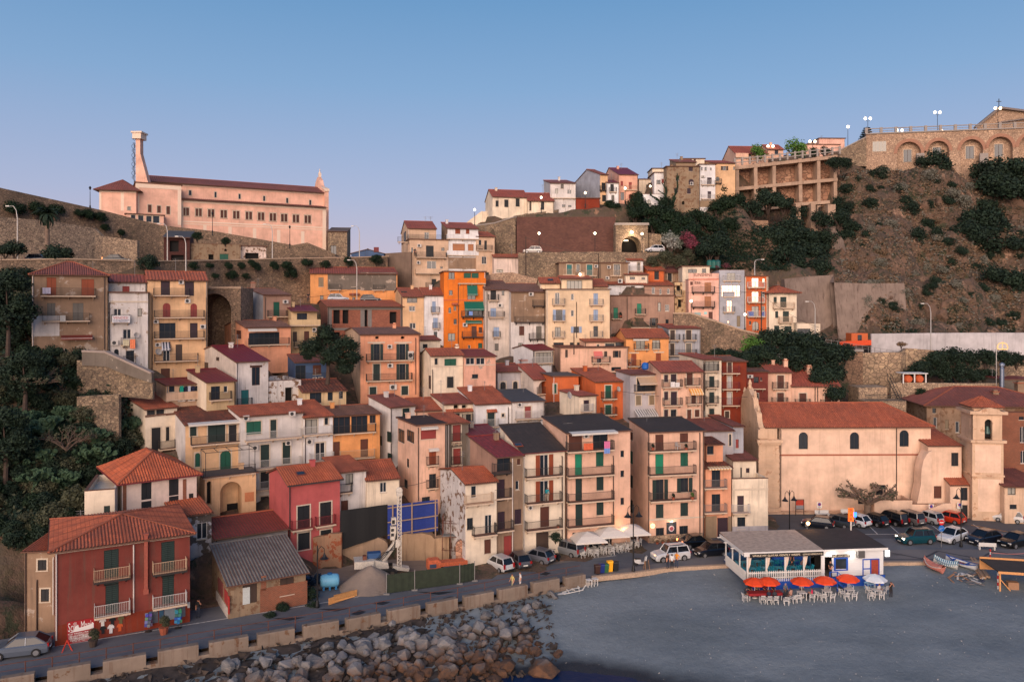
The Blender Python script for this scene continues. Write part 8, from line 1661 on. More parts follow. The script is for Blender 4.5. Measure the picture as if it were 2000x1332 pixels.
def parasol(label,p,h,r,mat,seg=8,rise=.45,group=None,sq=False,fr=None):
 T=tG('parasol',label,'parasol',p,R(20 if not sq else 12),group);mb=MB();mb.tube([(0,0,-.1),(0,0,h+.05)],[.03,.025],6);mb.lathe([(.28,0),(.26,.08),(.06,.12)],8);mb.bD('pole',IRONW,T);mb=MB();n=4 if sq else seg
 a0=math.pi/4 if sq else 0;rr=r*1.414 if sq else r
 ring=[(rr*mco(a0+2*math.pi*i/n),rr*msi(a0+2*math.pi*i/n))for i in range(n)]
 for i in range(n):
  a,b=ring[i],ring[(i+1)%n];m_=((a[0]+b[0])/2*.97,(a[1]+b[1])/2*.97);
  for p_,q_ in((a,m_),(m_,b)):
   k=.55;mb.face([(0,0,h),(p_[0]*k,p_[1]*k,h-rise*.4),(q_[0]*k,q_[1]*k,h-rise*.4)]);mb.face([(p_[0]*k,p_[1]*k,h-rise*.4),(p_[0],p_[1],h-rise),(q_[0],q_[1],h-rise),(q_[0]*k,q_[1]*k,h-rise*.4)]);mb.face([(p_[0],p_[1],h-rise),(p_[0],p_[1],h-rise-.16),(q_[0],q_[1],h-rise-.16),(q_[0],q_[1],h-rise)])
 mb.bD('canopy',mat,T);rb=MB()
 for a in ring:rb.bar((0,0,h-.05),(a[0],a[1],h-rise-.02),.02)
 rb.bD('ribs',IRON,T);return T
ORG=pL('orange_canvas',C(222,68,18),.75,var=.06);WHC=pL('white_canvas',C(206,210,214),.75,var=.06);ECR=pL('ecru_canvas',C(214,206,196),.75,var=.08)
for px,py,l in((1474,1167,'first orange parasol over the red-clothed table'),(1501,1166,'second orange parasol, close behind the first'),(1566,1166,'third orange parasol in the row of five'),(1611,1164,'fourth orange parasol before the blue stair post'),(1656,1160,'fifth orange parasol nearest the white one')):parasol(l,sandp(px,py),2.05,1.12,ORG,group='orange parasols before the cafe')
parasol('pale blue-white parasol at the hull end',sandp(1709,1160),2.05,1.15,WHC)
for px,py,l,h in((1147,1082,'square ecru restaurant parasol nearest the parked minivan',2.6),(1190,1076,'square ecru restaurant parasol in the middle of three',2.9),(1231,1072,'square ecru restaurant parasol by the street lamp',2.9)):parasol(l,Pz(px,py,.06),h,1.85,ECR,sq=True,rise=.75,group='square parasols of the street restaurant')
cl=tG('folded_parasol','closed white parasol standing beside the grey minivan','parasol',Pz(1083,1078,.05));mb=MB();mb.tube([(0,0,0),(0,0,.5)],.03,6);mb.bD('pole',IRONW,cl);mb=MB();mb.lathe([(.16,.4),(.2,.6),(.18,1.2),(.14,2.0),(.05,2.5),(.03,2.6)],9);mb.bD('canopy',ECR,cl)
ORD=('first','second','third','fourth','fifth','sixth','seventh','eighth');GR='white chairs of the street restaurant';rr=random.Random(6)
for i,(px,py)in enumerate(((1134,1086),(1147,1082),(1160,1083),(1176,1078),(1191,1079),(1206,1075),(1219,1073),(1238,1067))):
 p=Pz(px,py,.06);table('white restaurant table, '+ORD[i]+' in the row from the minivan',p,17,PLW,.75,.75,'white tables of the street restaurant')
 for k,(dx,dy,rz)in enumerate(((-.75,-.2,107),(.65,.25,-73),(.15,-.75,197))):
  cH('white plastic chair at the '+('inner','outer','street')[k]+' side of the '+ORD[i]+' restaurant table',p+VV((dx,dy,0)),rz+rr.uniform(-15,15),PLW,GR)
cols=[(206,200,196),(120,40,40),(30,34,40),(190,120,70),(210,206,200),(60,70,90),(180,150,140),(200,80,60),(90,60,50),(160,170,180)]
for i,(px,py)in enumerate(((1150,1069),(1160,1070),(1168,1071),(1178,1073),(1187,1070),(1197,1068),(1208,1066),(1215,1067),(1143,1075),(1172,1066))):
 pS(['diner in white facing the street','diner in maroon','diner in black','diner in a tan top','diner in pale clothes','diner in blue-grey','diner in beige','diner in coral red','diner in brown','diner in light blue'][i]+' seated under the ecru restaurant parasols','sit',Pz(px,py,.06),15+(i*47)%60,cols[i],(50,54,66),i%3,group='diners at the street restaurant')
for i,(px,py,rz,l,a,b)in enumerate(((1456,1172,90,'dark-haired diner at the outer end of the red table',(40,40,46),(60,40,36)),(1464,1163,10,'diner in black behind the red table under the first parasol',(28,26,28),(30,30,36)),(1479,1162,0,'diner in grey-green behind the red table',(84,86,70),(40,40,48)),(1494,1162,5,'diner in dark red behind the red table',(90,24,30),(40,34,40)),(1510,1162,-5,'diner in black between the orange parasols',(26,28,30),(40,40,46)),(1502,1176,180,'diner in navy with back to the beach at the red table',(30,36,56),(40,46,60)),(1513,1176,178,'diner in charcoal with back to the beach at the red table',(44,46,52),(40,46,60)),(1534,1176,175,'diner in black seated before the red table end',(22,24,28),(30,34,60)),(1545,1172,215,'diner in beige between the tables',(186,140,120),(150,120,110)),(1565,1160,0,'diner in pale blue under the third orange parasol',(150,156,170),(90,80,80)),(1586,1171,240,'woman in bright pink seated beside the third parasol table',(206,40,80),(30,30,34)),(1534,1162,0,'grey-haired diner at the red table end',(90,96,104),(50,50,56)),(1717,1163,20,'woman in white seated under the white parasol',(190,186,184),(60,60,70)))):
 pS(l,'sit',sandp(px,py),rz,a,b,2 if 'grey-haired' in l else i%2,group='people at the beach cafe tables')
GT='turquoise chairs inside the cafe terrace'
for i in range(5):
 for j in range(2):
  p=CM@VV((1.0+i*1.45,1.2+j*2.1,0));table('small turquoise table, '+ORD[i]+' in the '+('front','rear')[j]+' row of the cafe terrace',p,6,PLT_,.7,.7,'turquoise tables inside the cafe')
  for dx,rz in((-.6,100),(.6,-80)):cH('turquoise chair '+('before','past')[dx>0]+' the '+ORD[i]+' table of the '+('front','rear')[j]+' cafe row',p+CU*dx,rz+6,PLT_,GT)
for i,(x,y,pose,rz,l,a)in enumerate(((5.5,1.6,'sit',20,'man in dark clothes seated inside the cafe terrace',(30,30,34)),(6.9,1.9,'sit',-30,'seated guest in grey check shirt inside the cafe',(120,100,100)),(6.2,3.0,'stand',0,'barman in black at the cafe counter',(24,24,28)),(XM+.75,-.3,'hips',-60,'person in black leaning in the cafe kitchen doorway',(26,26,30)))):pS(l,pose,CM@VV((x,y,0)),rz,a,(40,42,50),i%2)
# == street things
GB='waste bins at the end of the sea wall'
for px,py,rgb,h,l in((1166.5,1121,(58,34,26),1.0,'dark brown waste bin'),(1175,1119.5,(16,40,110),1.0,'blue waste bin'),(1183,1118.5,(44,92,54),.98,'slim green waste bin'),(1191,1117,(236,166,24),1.22,'tall yellow waste bin'),(1202,1116,(28,30,32),1.1,'black waste bin')):
 T=tG('waste_bin',l+' in the row by the lamp post','bin',Pz(px,py,.04),R(12),GB);m_=pN(rgb,.5,.08);mb=MB();mb.prism([(-.24,-.24),(.24,-.24),(.24,.24),(-.24,.24)],'z',.12,h*.45);mb.raw([(-.24,-.24,.12),(.24,-.24,.12),(.24,.24,.12),(-.24,.24,.12),(-.28,-.3,h-.1),(.28,-.3,h-.1),(.28,.28,h-.1),(-.28,.28,h-.1)],[(0,1,5,4),(1,2,6,5),(2,3,7,6),(3,0,4,7),(4,5,6,7)]);mb.bD('body',m_,T)
 mb=MB();mb.prism([(-.33,h-.1),(.31,h-.1),(.27,h),(-.1,h+.06),(-.29,h)],'x',-.3,.3);mb.bD('lid',m_,T);wl=MB();wl.prism([(.1*mco(a*.785),.1*msi(a*.785))for a in range(8)],'x',-.03,.03);me=wl.mesh('wheel',TYRE)
 for s in(-1,1):put(me,'wheel',T,MTr((s*.2,.26,.1)))
ab=tG('a_board','wooden A-board standing by the white scooter','a-board',Pz(1263,1112,.15),R(20));mb=MB();mb.bar((-.25,-.2,0),(-.2,0,1.0),.05);mb.bar((.25,-.2,0),(.2,0,1.0),.05);mb.bar((-.25,.25,0),(-.2,0.03,1.0),.05);mb.bar((.25,.25,0),(.2,0.03,1.0),.05);mb.bD('frame',pN((150,110,76)),ab);mb=MB();mb.face([(-.22,-.17,.2),(.22,-.17,.2),(.18,-.02,.95),(-.18,-.02,.95)]);mb.bD('panel',pN((60,54,50)),ab)
ra=tG('red_a_frame','small red A-frame stand on the street by the shop corner','a-frame',Pz(131,1272,.03),R(30));mb=MB();mb.bar((-.38,-.05,0),(0,0,.95),.06);mb.bar((.38,-.05,0),(0,0,.95),.06);mb.bar((-.3,.3,0),(0,.02,.95),.06);mb.bar((.3,.3,0),(0,.02,.95),.06);mb.bD('frame',pN((196,54,34)),ra)
for px,py,l in((1150,1145,'pair-half white plastic stool-table on the sand by the wall end'),(1162,1143,'white plastic table beside another at the sea wall end')):table(l,sandp(px,py),20,PLW,.6,.55)
sb=tG('broken_sunbed','broken white sunbed frame lying on the sand below the wall end','sunbed',sandp(1120,1156),R(25));mb=MB()
for a,b in(((-1.2,-.2,.05),(1.1,-.1,.1)),((-1.1,.35,.05),(1.0,.4,.25)),((-.6,-.3,.1),(-.5,.5,.2)),((0,-.3,.3),(.1,.5,.05)),((.6,-.25,.05),(.8,.5,.35)),((-.3,-.2,.45),(.9,.3,.2)),((1.0,-.1,.1),(1.5,.1,.45))):mb.bar(a,b,.07)
mb.bD('frame',PLW,sb);mb=MB();mb.face([(-1.9,-.1,.02),(-.9,-.3,.06),(-.8,.1,.12),(-1.7,.15,.05)]);mb.bD('slat_panel',PLW,sb)
def bench(label,p,rz,back):
 T=tG('bench',label,'bench',p,R(rz),'white benches');mb=MB();mb.box(-.95,.95,-.22,.22,.40,.46);mb.bD('seat',PLW,T);lm=MB();lm.box(-.06,.06,-.2,.2,0,.40);me=lm.mesh('leg',PLW);put(me,'leg',T,MTr((-.8,0,0)));put(me,'leg',T,MTr((.8,0,0)))
 if back:mb=MB();mb.box(-.95,.95,.2,.26,.46,.85);mb.bD('backrest',PLW,T)
bench('white bench on the promenade before the black crossover',Pz(1927,1073,.15),172,True);bench('white bench behind the navy hatchback',Pz(1606,1009,.04),2,True);bench('white bench behind the shiny white hatchback',Pz(1657,1007,.04),2,True)
def sign(label,px,y0,base,z,parts,name='road_sign',cat='sign',rz=0):
 b=Pz(px,base,z);T=tG(name,label,cat,b,R(rz));h=(base-y0)*b.y/F;mb=MB();mb.tube([(0,0,0),(0,0,h)],.035,6);mb.bD('post',IRONG,T)
 for kind,zc,r in parts:
  zc=h-zc
  if kind=='noentry':
   mb=MB();mb.prism([(r*mco(a*.393),zc+r*msi(a*.393))for a in range(16)],'y',-.06,-.03);o=mb.bD('sign_disc',pN((190,24,24),.5,0),T);mb=MB();mb.box(-r*.7,r*.7,-.07,-.06,zc-r*.16,zc+r*.16);mb.bD('bar',PLT,o)
  elif kind=='blue':
   mb=MB();mb.prism([(r*mco(a*.393),zc+r*msi(a*.393))for a in range(16)],'y',-.06,-.03);o=mb.bD('sign_disc',pN((16,96,170),.5,0),T);mb=MB();mb.bar((.18*r/.3,-.065,zc+.1),(-.14*r/.3,-.065,zc-.08),.08,.01);mb.bar((-.2*r/.3,-.065,zc-.12),(-.02,-.065,zc-.16),.06,.01);mb.bar((-.2*r/.3,-.065,zc-.12),(-.16,-.065,zc+.06),.06,.01);mb.bD('arrow',PLT,o)
  elif kind=='nopark':
   mb=MB();mb.box(-r,r,-.06,-.03,zc-r*1.3,zc+r*1.2);o=mb.bD('sign_plate',PLT,T);mb=MB();mb.prism([(r*.75*mco(a*.393),zc+r*.3+r*.75*msi(a*.393))for a in range(16)],'y',-.068,-.06);d_=mb.bD('ring',pN((176,30,30),.5,0),o)
   mb=MB();mb.prism([(r*.55*mco(a*.393),zc+r*.3+r*.55*msi(a*.393))for a in range(16)],'y',-.075,-.068);mb.bD('disc',pN((30,60,140),.5,0),o)
   mb=MB();mb.box(-r*.6,r*.6,-.068,-.06,zc-r*.95,zc-r*.8);mb.box(-r*.45,r*.45,-.068,-.06,zc-r*.7,zc-r*.6);mb.bD('caption_line',BLK,o)
 return T
sign('no-entry disc above a round blue arrow sign on one post',1838.5,1014,1068,.05,[('noentry',.35,.32),('blue',1.05,.36)]);sign('no-parking sign behind the navy hatchback bench',1600,980,1009,.04,[('nopark',.4,.32)]);sign('no-parking sign by the church terrace stairs',1818.5,984,1012,.04,[('nopark',.4,.32)]);sign('no-parking sign beside the church porch door',1874,981,1013,.04,[('nopark',.4,.32)])
ib=tG('notice_board','dark-framed notice board with a red poster against the church wall','notice board',Pz(1562,1003,.3));mb=MB()
for x in(-.55,.55):mb.box(x-.04,x+.04,-.04,.04,-.3,1.95)
mb.box(-.55,.55,-.04,.04,1.87,1.95);mb.box(-.55,.55,-.04,.04,.55,.62);mb.bD('frame',BARKD,ib);mb=MB();mb.box(-.5,.5,-.02,0,1.15,1.85);mb.bD('red_poster',pN((170,50,28)),ib);mb=MB();mb.box(-.5,.5,-.02,0,.65,1.13);mb.bD('notice_sheet',pN((130,126,130)),ib)
# == souvenir shop front and red house extras
fo=hO['F1'];T=fo.T
def fB(fo,x0,y0,x1,y1,d0,d1,mat,name,parent=None):
 a,z1=fo.fp(x0,y0,d1);b,z0=fo.fp(x1,y1,d1);mb=MB();mb.box(a,b,-d1,-d0,min(z0,z1),max(z0,z1));return mb.bD(name,mat,parent or fo.T,fo.M)
SG=fB(fo,131,1215,185,1250,.03,.07,pN((150,22,28),.5,.05),'shop_sign');SWH=pL('sign_white',C(220,214,208),.6)
def ftext(s,x0,y0,x1,y1,off=.075,mat=SWH):
 a,z1=fo.fp(x0,y0,off);b,z0=fo.fp(x1,y1,off);text(s,mat,SG,MTr((a,-off,z0))@MRo(R(90),4,'X'),b-a,z1-z0)
ftext('Scilla Mania',133,1217,183,1225);ftext('T-SHIRT - TAZZE PERSONALIZZATE - STAMPE',133,1238,184,1240.5);ftext('IDEE REGALO - COSTUMI MARE - MARE',137,1242,180,1244.5);ftext('ARTICOLI MARE - PRODOTTI TIPICI',141,1246,176,1248.5)
a,z0=fo.fp(134,1236,.075);mb=MB();k=(fo.fp(184,1236,.075)[0]-a)
mb.prism([(a,z0),(a+k*.2,z0+.12),(a+k*.24,z0+.45),(a+k*.34,z0+.52),(a+k*.42,z0+.3),(a+k*.62,z0+.36),(a+k*.8,z0+.42),(a+k*.98,z0+.5),(a+k*.98,z0+.06),(a+k*.6,z0+.02)],'y',-.082,-.072);mb.bD('town_emblem',SWH,SG)
for i,(x0,y0,x1,y1,rgb)in enumerate(((194,1208,207,1221,(206,200,196)),(213,1206,226,1219,(28,28,32)),(230,1203,242,1217,(96,92,60)),(195,1223,207,1236,(30,30,34)),(210,1220,223,1235,(210,206,204)),(228,1218,240,1231,(190,84,40)))):
 a,z1=fo.fp(x0,y0,.1);b,z0=fo.fp(x1,y1,.1);w=b-a;h=z1-z0;mb=MB();mb.prism([(a+w*.25,z0),(a+w*.75,z0),(a+w*.75,z0+h*.6),(a+w,z0+h*.5),(a+w,z0+h*.75),(a+w*.7,z1),(a+w*.3,z1),(a,z0+h*.75),(a,z0+h*.5),(a+w*.25,z0+h*.6)],'y',-.12,-.09)
 o=mb.bD('t_shirt',pN(rgb,.9,.1));o.matrix_world=fo.TM;tag(o,['white','black','olive','black','white','orange'][i]+' T-shirt hanging in the '+('upper' if i<3 else 'lower')+' row outside the souvenir shop','t-shirt','T-shirts hanging outside the souvenir shop')
fB(fo,192,1204,244,1240,.02,.06,pN((120,44,24)),'display_rack')
for x0,y0,x1,y1,rgb,n in((292,1194,309,1215,(84,88,98),'menu_board'),(345,1183,362,1203,(84,88,98),'menu_board'),(311,1192,320,1212,(40,80,110),'poster'),(321,1190,343,1208,(120,130,140),'poster'),(366,1176,371,1186,(180,176,170),'notice')):fB(fo,x0,y0,x1,y1,.03,.07,pN(rgb),n)
mb=MB();x,z1=fo.fp(285,1044,.3);_,z0=fo.fp(285,1150,.3);mb.box(x-.14,x+.14,-.42,-.14,z0,z1);mb.box(x-.2,x+.2,-.48,-.08,z1,z1+.12);mb.box(x-.2,x+.2,-.5,-.003,z0-.4,z0);
for i in range(5):mb.box(x-.155,x+.155,-.435,-.125,z0+i*(z1-z0)/5,z0+i*(z1-z0)/5+.06)
mb.bD('flue',pL('terracotta_flue',C(156,82,66),.85,var=.2),T,fo.M)
def rack(label,px,py,rgb):
 T=tG('display_stand',label,'display stand',Pz(px,py,.03),R(25));mb=MB();mb.bar((0,0,0),(0,0,1.7),.05);mb.lathe([(.3,0),(.3,.04),(.05,.1)],8);mb.bD('pole',IRON,T);r=random.Random(px)
 for i in range(4):
  for k in range(4):
   a=k*1.57+i*.3;mb=MB();x,y=.2*mco(a),.2*msi(a);mb.box(x-.12,x+.12,y-.03,y+.03,.45+i*.3,.7+i*.3);c=tuple(min(255,max(10,int(v*r.uniform(.5,1.2))))for v in rgb);mb.bD('postcard',pN(c),T)
rack('rotating postcard stand beside the shop poster wall',290,1233,(120,130,150));rack('blue-toned rotating stand at the shop corner',348,1226,(60,140,170))
def pot(label,p,s,mat,kind='iv'):
 T=tG('potted_plant',label,'potted plant',p);mb=MB();mb.lathe([(.18*s,0),(.26*s,.35*s),(.28*s,.4*s),(.22*s,.4*s)],9);mb.bD('pot',mat,T);o=put(fol_mesh(kind,1),'foliage',T);o.matrix_local=MTr((0,0,.65*s))@Matrix.Diagonal((.38*s,.38*s,.42*s,1));return T
CLAY=pL('clay_pot',C(150,78,54),.85,var=.15)
pot('dark bushy plant in a barrel before the shop sign',Pz(182,1262,.03),1.5,BARKD,'ol');pot('tall potted shrub before the shop posters',Pz(320,1238,.03),1.6,CLAY,'ol')
def bal_pot(key,px,py,label,s=.8,kind='iv',off=.75):
 f=hO[key];x,z=f.fp(px,py,off);pot(label,f.TM@VV((x,-off,z+.18)),s,CLAY,kind)
bal_pot('F12',1275,882,'leafy pot at one end of the top balcony of the cream block');bal_pot('F12',1340,882,'leafy pot beside the plastic chair on the top balcony');bal_pot('F12',1315,979,'pot with greenery on the third balcony of the cream block');bal_pot('F12',1352,979,'taller cactus pot on the third balcony of the cream block',.95,'gr');bal_pot('F10',1090,1035,'clay pots on the lowest balcony of the cream street house',.6,'dry');bal_pot('B7',1230,716,'flower pot on the yellow-orange house balcony',.7,'pk');bal_pot('B7',1262,683,'flowers along the yellow-orange house box balcony',.7,'dry',.5);bal_pot('A18',1212,622,'bushy pot on the dusky pink house balcony',1.0,'iv',.5)
f=hO['F12'];x,z=f.fp(1324,881,.6);cH('white plastic chair on the top balcony of the cream block',f.TM@VV((x,-.55,z+.18)),30,PLW,None)
f=hO['F10'];x,z=f.fp(1069,984,.55);pS('person in a teal top leaning over the middle balcony','lean',f.TM@VV((x,-.35,z+.18)),21,(20,140,150),(190,170,150),0)
f=hO['A10'];x,z=f.fp(797,503,.3);pS('dark figure on the side balcony of the beige apartment house','stand',f.TM@VV((1.0,-.5,z+.2)),0,(30,32,40),(30,30,36),0)
pS('dark-dressed person beside the cars before the long orange house','stand',P(602,590,147),0,(26,28,34),(40,40,50),0)
def lD(label,key,px0,y0,px1,y1,rgb,off=1.0,name='laundry'):
 f=hO[key];x0,z1=f.fp(px0,y0,off);x1,z0=f.fp(px1,y1,off);mb=MB();n=5;w=(x1-x0)/n
 for i in range(n):
  a=.03*(i%2);b=.03*((i+1)%2);mb.face([(x0+w*i,-off-a,z1),(x0+w*(i+1),-off-b,z1),(x0+w*(i+1),-off-.02-b,z0),(x0+w*i,-off-.02-a,z0)]);mb.face([(x0+w*i,-off-a-.02,z1),(x0+w*i,-off-.04-a,z0),(x0+w*(i+1),-off-.04-b,z0),(x0+w*(i+1),-off-b-.02,z1)])
 o=mb.bD(name,pN(rgb,.9,.15));o.matrix_world=f.TM;tag(o,label,name)
lD('pink and blue towel hanging from the top balcony of the apartment block','F11',1180,862,1191,875,(206,110,150),1.15,'towel');lD('blue end of the towel below the pink one','F11',1180,875,1191,885,(110,140,200),1.15,'towel');lD('two orange cloths drying on the top loggia rail','F11',1140,866,1158,878,(206,96,60),1.1,'cloth')
lD('white shirt drying on the beige house balcony','C4',1310,746,1318,756,(214,208,204),.85,'shirt');lD('second white shirt drying on the beige house balcony','C4',1319,747,1327,756,(210,206,202),.85,'shirt');lD('orange towel hanging from the flaking white house','A2',254,663,264,681,(226,130,90),.78,'towel');lD('white and yellow washing beside the orange towel','A2',240,664,252,675,(190,180,150),.78);lD('white sheet over the upper balcony of the weathered brown house','A1',83,562,99,574,(176,170,186),.95,'sheet');lD('pale panel hung on the lower balcony of the brown house','A1',117,616,128,628,(180,176,170),.95,'sheet');lD('blue cloth over the orange house balcony','A13',916,608,923,616,(110,140,200),1.05,'cloth')
for x0,x1,rgb,l in((351,358,(20,140,120),'teal'),(360,366,(20,24,50),'navy'),(367,372,(170,176,190),'pale grey'),(374,380,(24,30,60),'dark blue'),(382,388,(20,24,40),'black-blue')):lD(l+' garment on the washing line of the squat terrace house','E6',x0,754,x1,769,rgb,.4,'garment')
f=hO['A2'];SGN=fB(f,219,617,254,630,.74,.77,pN((206,204,206),.6,.05),'sale_banner')
def bt_(s,x0,y0,x1,y1,m_):
 a,z1=f.fp(x0,y0,.78);b,z0=f.fp(x1,y1,.78);text(s,m_,SGN,f.M@MTr((a,-.785,z0))@MRo(R(90),4,'X'),b-a,z1-z0)
bt_('VENDESI',221,618.5,250,623,pN((170,40,50),.6,0));bt_('TEL. 333 CASA INDIPENDENTE',221,624.5,252,626.5,pN((40,50,100),.6,0));bt_('CON TERRAZZO',222,627.3,250,629.2,pN((40,50,100),.6,0))
# restaurant signs on the cream block
f=hO['F12'];x,z=f.fp(1275,1027,.3);mb=MB();mb.prism([(x+.3*mco(a*.393),z+.3*msi(a*.393))for a in range(16)],'y',-.3,-.2);o=mb.bD('round_sign',pL('lit_round_sign',C(250,220,160),.5,emit=(1,.72,.36,1),es=1.0),f.T,f.M);text('Peroni',pN((30,50,130),.6,0),o,MTr((x-.2,-.306,z-.06))@MRo(R(90),4,'X'),.4,.14)
fB(f,1302,1020,1321,1042,.02,.06,pN((44,46,52)),'sign_panel');x,z=f.fp(1311.5,1032,.1);mb=MB();mb.prism([(x+.36*mco(a*.393),z+.36*msi(a*.393))for a in range(16)],'y',-.1,-.062);o=mb.bD('round_sign',pN((200,180,180)),f.T,f.M);mb=MB();mb.prism([(x+.24*mco(a*.393),z+.24*msi(a*.393))for a in range(16)],'y',-.11,-.1);mb.bD('emblem',pN((150,70,80)),o)
x,z=f.fp(1312,1019,.3);mb=MB();mb.box(x-.12,x+.12,-.35,-.2,z,z+.1);mb.bD('spotlight',LGT,f.T,f.M);plight(f.TM@VV((x,-.45,z-.1)),14,(1,.85,.65),.06)
fB(f,1268,1047,1373,1062,.0,.12,ST2,'stone_plinth')
for i in range(7):
 x,z=f.fp(1284+i*11,1059-i*.6,.6);pot(ORD[i]+' clay trough of dark plants along the restaurant plinth',f.TM@VV((x,-.6,.02)),.75,CLAY,'dry')['group']='plant troughs along the restaurant plinth'
f=hO['F11'];x,z=f.fp(1213,1022,.8);plight(f.TM@VV((x,-1.2,z-.2)),30,(1,.55,.25),.2)
# stone shed signs
f=hO['F2']
for y0,y1,z0,z1,rgb,n in((.2,1.6,1.2,2.4,(150,46,44),'red_sign'),(2.2,4.5,1.3,2.6,(120,60,56),'faded_sign'),(.3,5.5,-.1,1.0,(190,180,172),'white_skirting')):
 mb=MB();mb.box(-.05,-.003,y0,y1,z0,z1);mb.bD(n,pN(rgb,.8,.3),f.T)
mb=MB();mb.box(-.03,.05,-.3,-.06,.6,2.2);mb.bD('red_banner',pN((176,34,30),.7,.2),f.T)
# == construction yard
def fence(label,pts,h,mat,name='site_fence'):
 O=VV(pts[0]);T=tG(name,label,'fence',O);I=MTr(-O)
 for p,q in zip(pts,pts[1:]):
  p,q=VV(p),VV(q);n=8;mb=MB();d=(q-p)/n;s=VV((-d.y,d.x,0)).normalized()
  for i in range(n):
   a,b=p+d*i+s*.02*(i%2),p+d*(i+1)+s*.02*((i+1)%2);mb.face([a+VV((0,0,.1)),b+VV((0,0,.1)),b+VV((0,0,h-.04*(i%2))),a+VV((0,0,h))])
  mb.bD('mesh_panel',mat,T,I)
 for p in pts:mb=MB();mb.bar(VV(p),VV(p)+VV((0,0,h+.15)),.07);mb.box(p[0]-.3,p[0]+.3,p[1]-.12,p[1]+.12,p[2],p[2]+.15);mb.bD('post',IRONG,T,I)
 return T
fence('dark green netting fence along the building site',[tuple(Pz(755,1161,.04)),tuple(Pz(810,1153,.04)),tuple(Pz(898,1141,.04)),tuple(Pz(927,1135,.04))],1.95,pL('green_net',C(44,52,38),.9,var=.25,scale=2))
def hoard(label,a,b,za,zb,mat,nm,bat=None):
 a,b=VV(a),VV(b);T=tG(nm,label,'hoarding',a);I=MTr(-a);n=12;mb=MB();d=(b-a)/n;s=VV((-d.y,d.x,0)).normalized()
 for i in range(n):
  k0,k1=i/n,(i+1)/n;p,q=a+d*i+s*.03*msi(i*5.1),a+d*(i+1)+s*.03*msi((i+1)*5.1);mb.face([p,q,q+VV((0,0,za+(zb-za)*k1)),p+VV((0,0,za+(zb-za)*k0))])
 mb.bD('tarpaulin',mat,T,I)
 if bat:
  for k in(.1,.48,.95):p=a+(b-a)*k-s*.12;mb=MB();mb.bar(p-VV((0,0,1)),p+VV((0,0,za+(zb-za)*k)),.14);mb.bD('batten',bat,T,I)
  for k in(.12,.5,.93):mb=MB();mb.bar(a-s*.13+VV((0,0,za*k)),b-s*.13+VV((0,0,zb*k)),.11);mb.bD('batten',bat,T,I)
hoard('black tarpaulin hoarding beside the rose-pink house',P(665,1074,87),P(757,1044,89),4.3,3.4,pL('black_tarpaulin',C(16,17,19),.75,var=.2),'black_hoarding')
hoard('bright blue tarpaulin hoarding on wooden battens',P(757,1052,88.6),P(855,1036,90),3.7,3.5,pL('blue_tarpaulin',C(8,42,122),.6,var=.2),'blue_hoarding',pN((150,124,104)))
rw_('ruined_brick_wall','broken brick and plaster wall stub below the rose-pink house',[(611,1050,86.2),(620,1048,86.2),(640,1045,86.3),(641,1043,86.3),(667,1041,86.4)],[1122,1122,1122,1122,1122],wallm('brick_stub',C(160,124,98),.6,peel=(150,84,58),pth=.52,pscale=.9),.5)
rw_('cement_wall','grey cement wall below the black hoarding',[(668,1066,88),(720,1054,88.4),(738,1049,88.6),(752,1056,88.7),(757,1062,88.8)],[1110,1105,1100,1100,1100],wallm('yard_cement',C(166,140,116),.5),.5)
rw_('concrete_ruin','pale concrete remains of walls under the blue hoarding',[(781,1047,88.8),(790,1042,88.8),(808,1043,88.9),(823,1041,89),(842,1045,89),(848,1052,89),(862,1050,89),(877,1046,89)],[1100]*8,wallm('ruin_concrete',C(176,146,116),.8,stain=(90,66,52)),1.2)
rw_('rubble_stub','crumbling masonry stub at the foot of the torn gable house',[(890,1062,86.4),(900,1054,86.4),(915,1066,86.2),(930,1082,86)],[1102,1102,1102,1102],stonem('broken',[(176,130,104),(150,108,86),(196,150,122)],(110,84,70),2.2,.3),.8)
scf=tG('scaffold','rusty scaffold tubes propping the torn gable','scaffold',Pz(880,1100,0));mb=MB()
for x,y in((-.9,.2),(0,.1),(.8,-.1),(-.9,1.2),(.8,1.0)):mb.bar((x,y,0),(x,y,5.2),.07)
for z in(1.4,2.9,4.4):mb.bar((-1,.2,z),(1.0,-.1,z),.06);mb.bar((-1,1.2,z),(1,1.0,z),.06);mb.bar((-.9,.2,z),(-.9,1.2,z),.06)
mb.bD('tubes',RUST,scf);mb=MB();mb.box(-1,1,.1,1.1,2.92,2.97);mb.bD('platform',pN((120,120,116)),scf)
sp=MB();r=random.Random(2);rings=[(3.0,0),(2.3,.55),(1.5,1.15),(.8,1.65),(.25,1.95),(.03,2.02)];n=18
for ra_,z in rings:sp.v+=[(ra_*mco(6.283*k/n)*(1+r.uniform(-.07,.07))*1.1,ra_*msi(6.283*k/n)*(1+r.uniform(-.07,.07)),z+r.uniform(-.05,.05))for k in range(n)]
for i in range(len(rings)-1):
 for k in range(n):sp.f.append((i*n+k,i*n+(k+1)%n,(i+1)*n+(k+1)%n,(i+1)*n+k));sp.m.append(0)
o=sp.bD('sand_pile',DUST,smooth=True);q=Pz(718,1156,.02);o.location=q+VV((0,1.8,0));tag(o,'grey-brown heap of sand beside the site fence','sand pile')
tk=tG('water_tank','pale blue horizontal plastic water tank on the building yard','tank',Pz(644,1149,.05),R(15));mb=MB();n=14;prof=[(-.95,.2),(-.9,.5),(-.75,.62),(-.4,.66),(.4,.66),(.75,.62),(.9,.5),(.95,.2)];b=len(mb.v)
for x,rr_ in prof:mb.v+=[(x,rr_*mco(6.283*k/n),.82+rr_*msi(6.283*k/n))for k in range(n)]
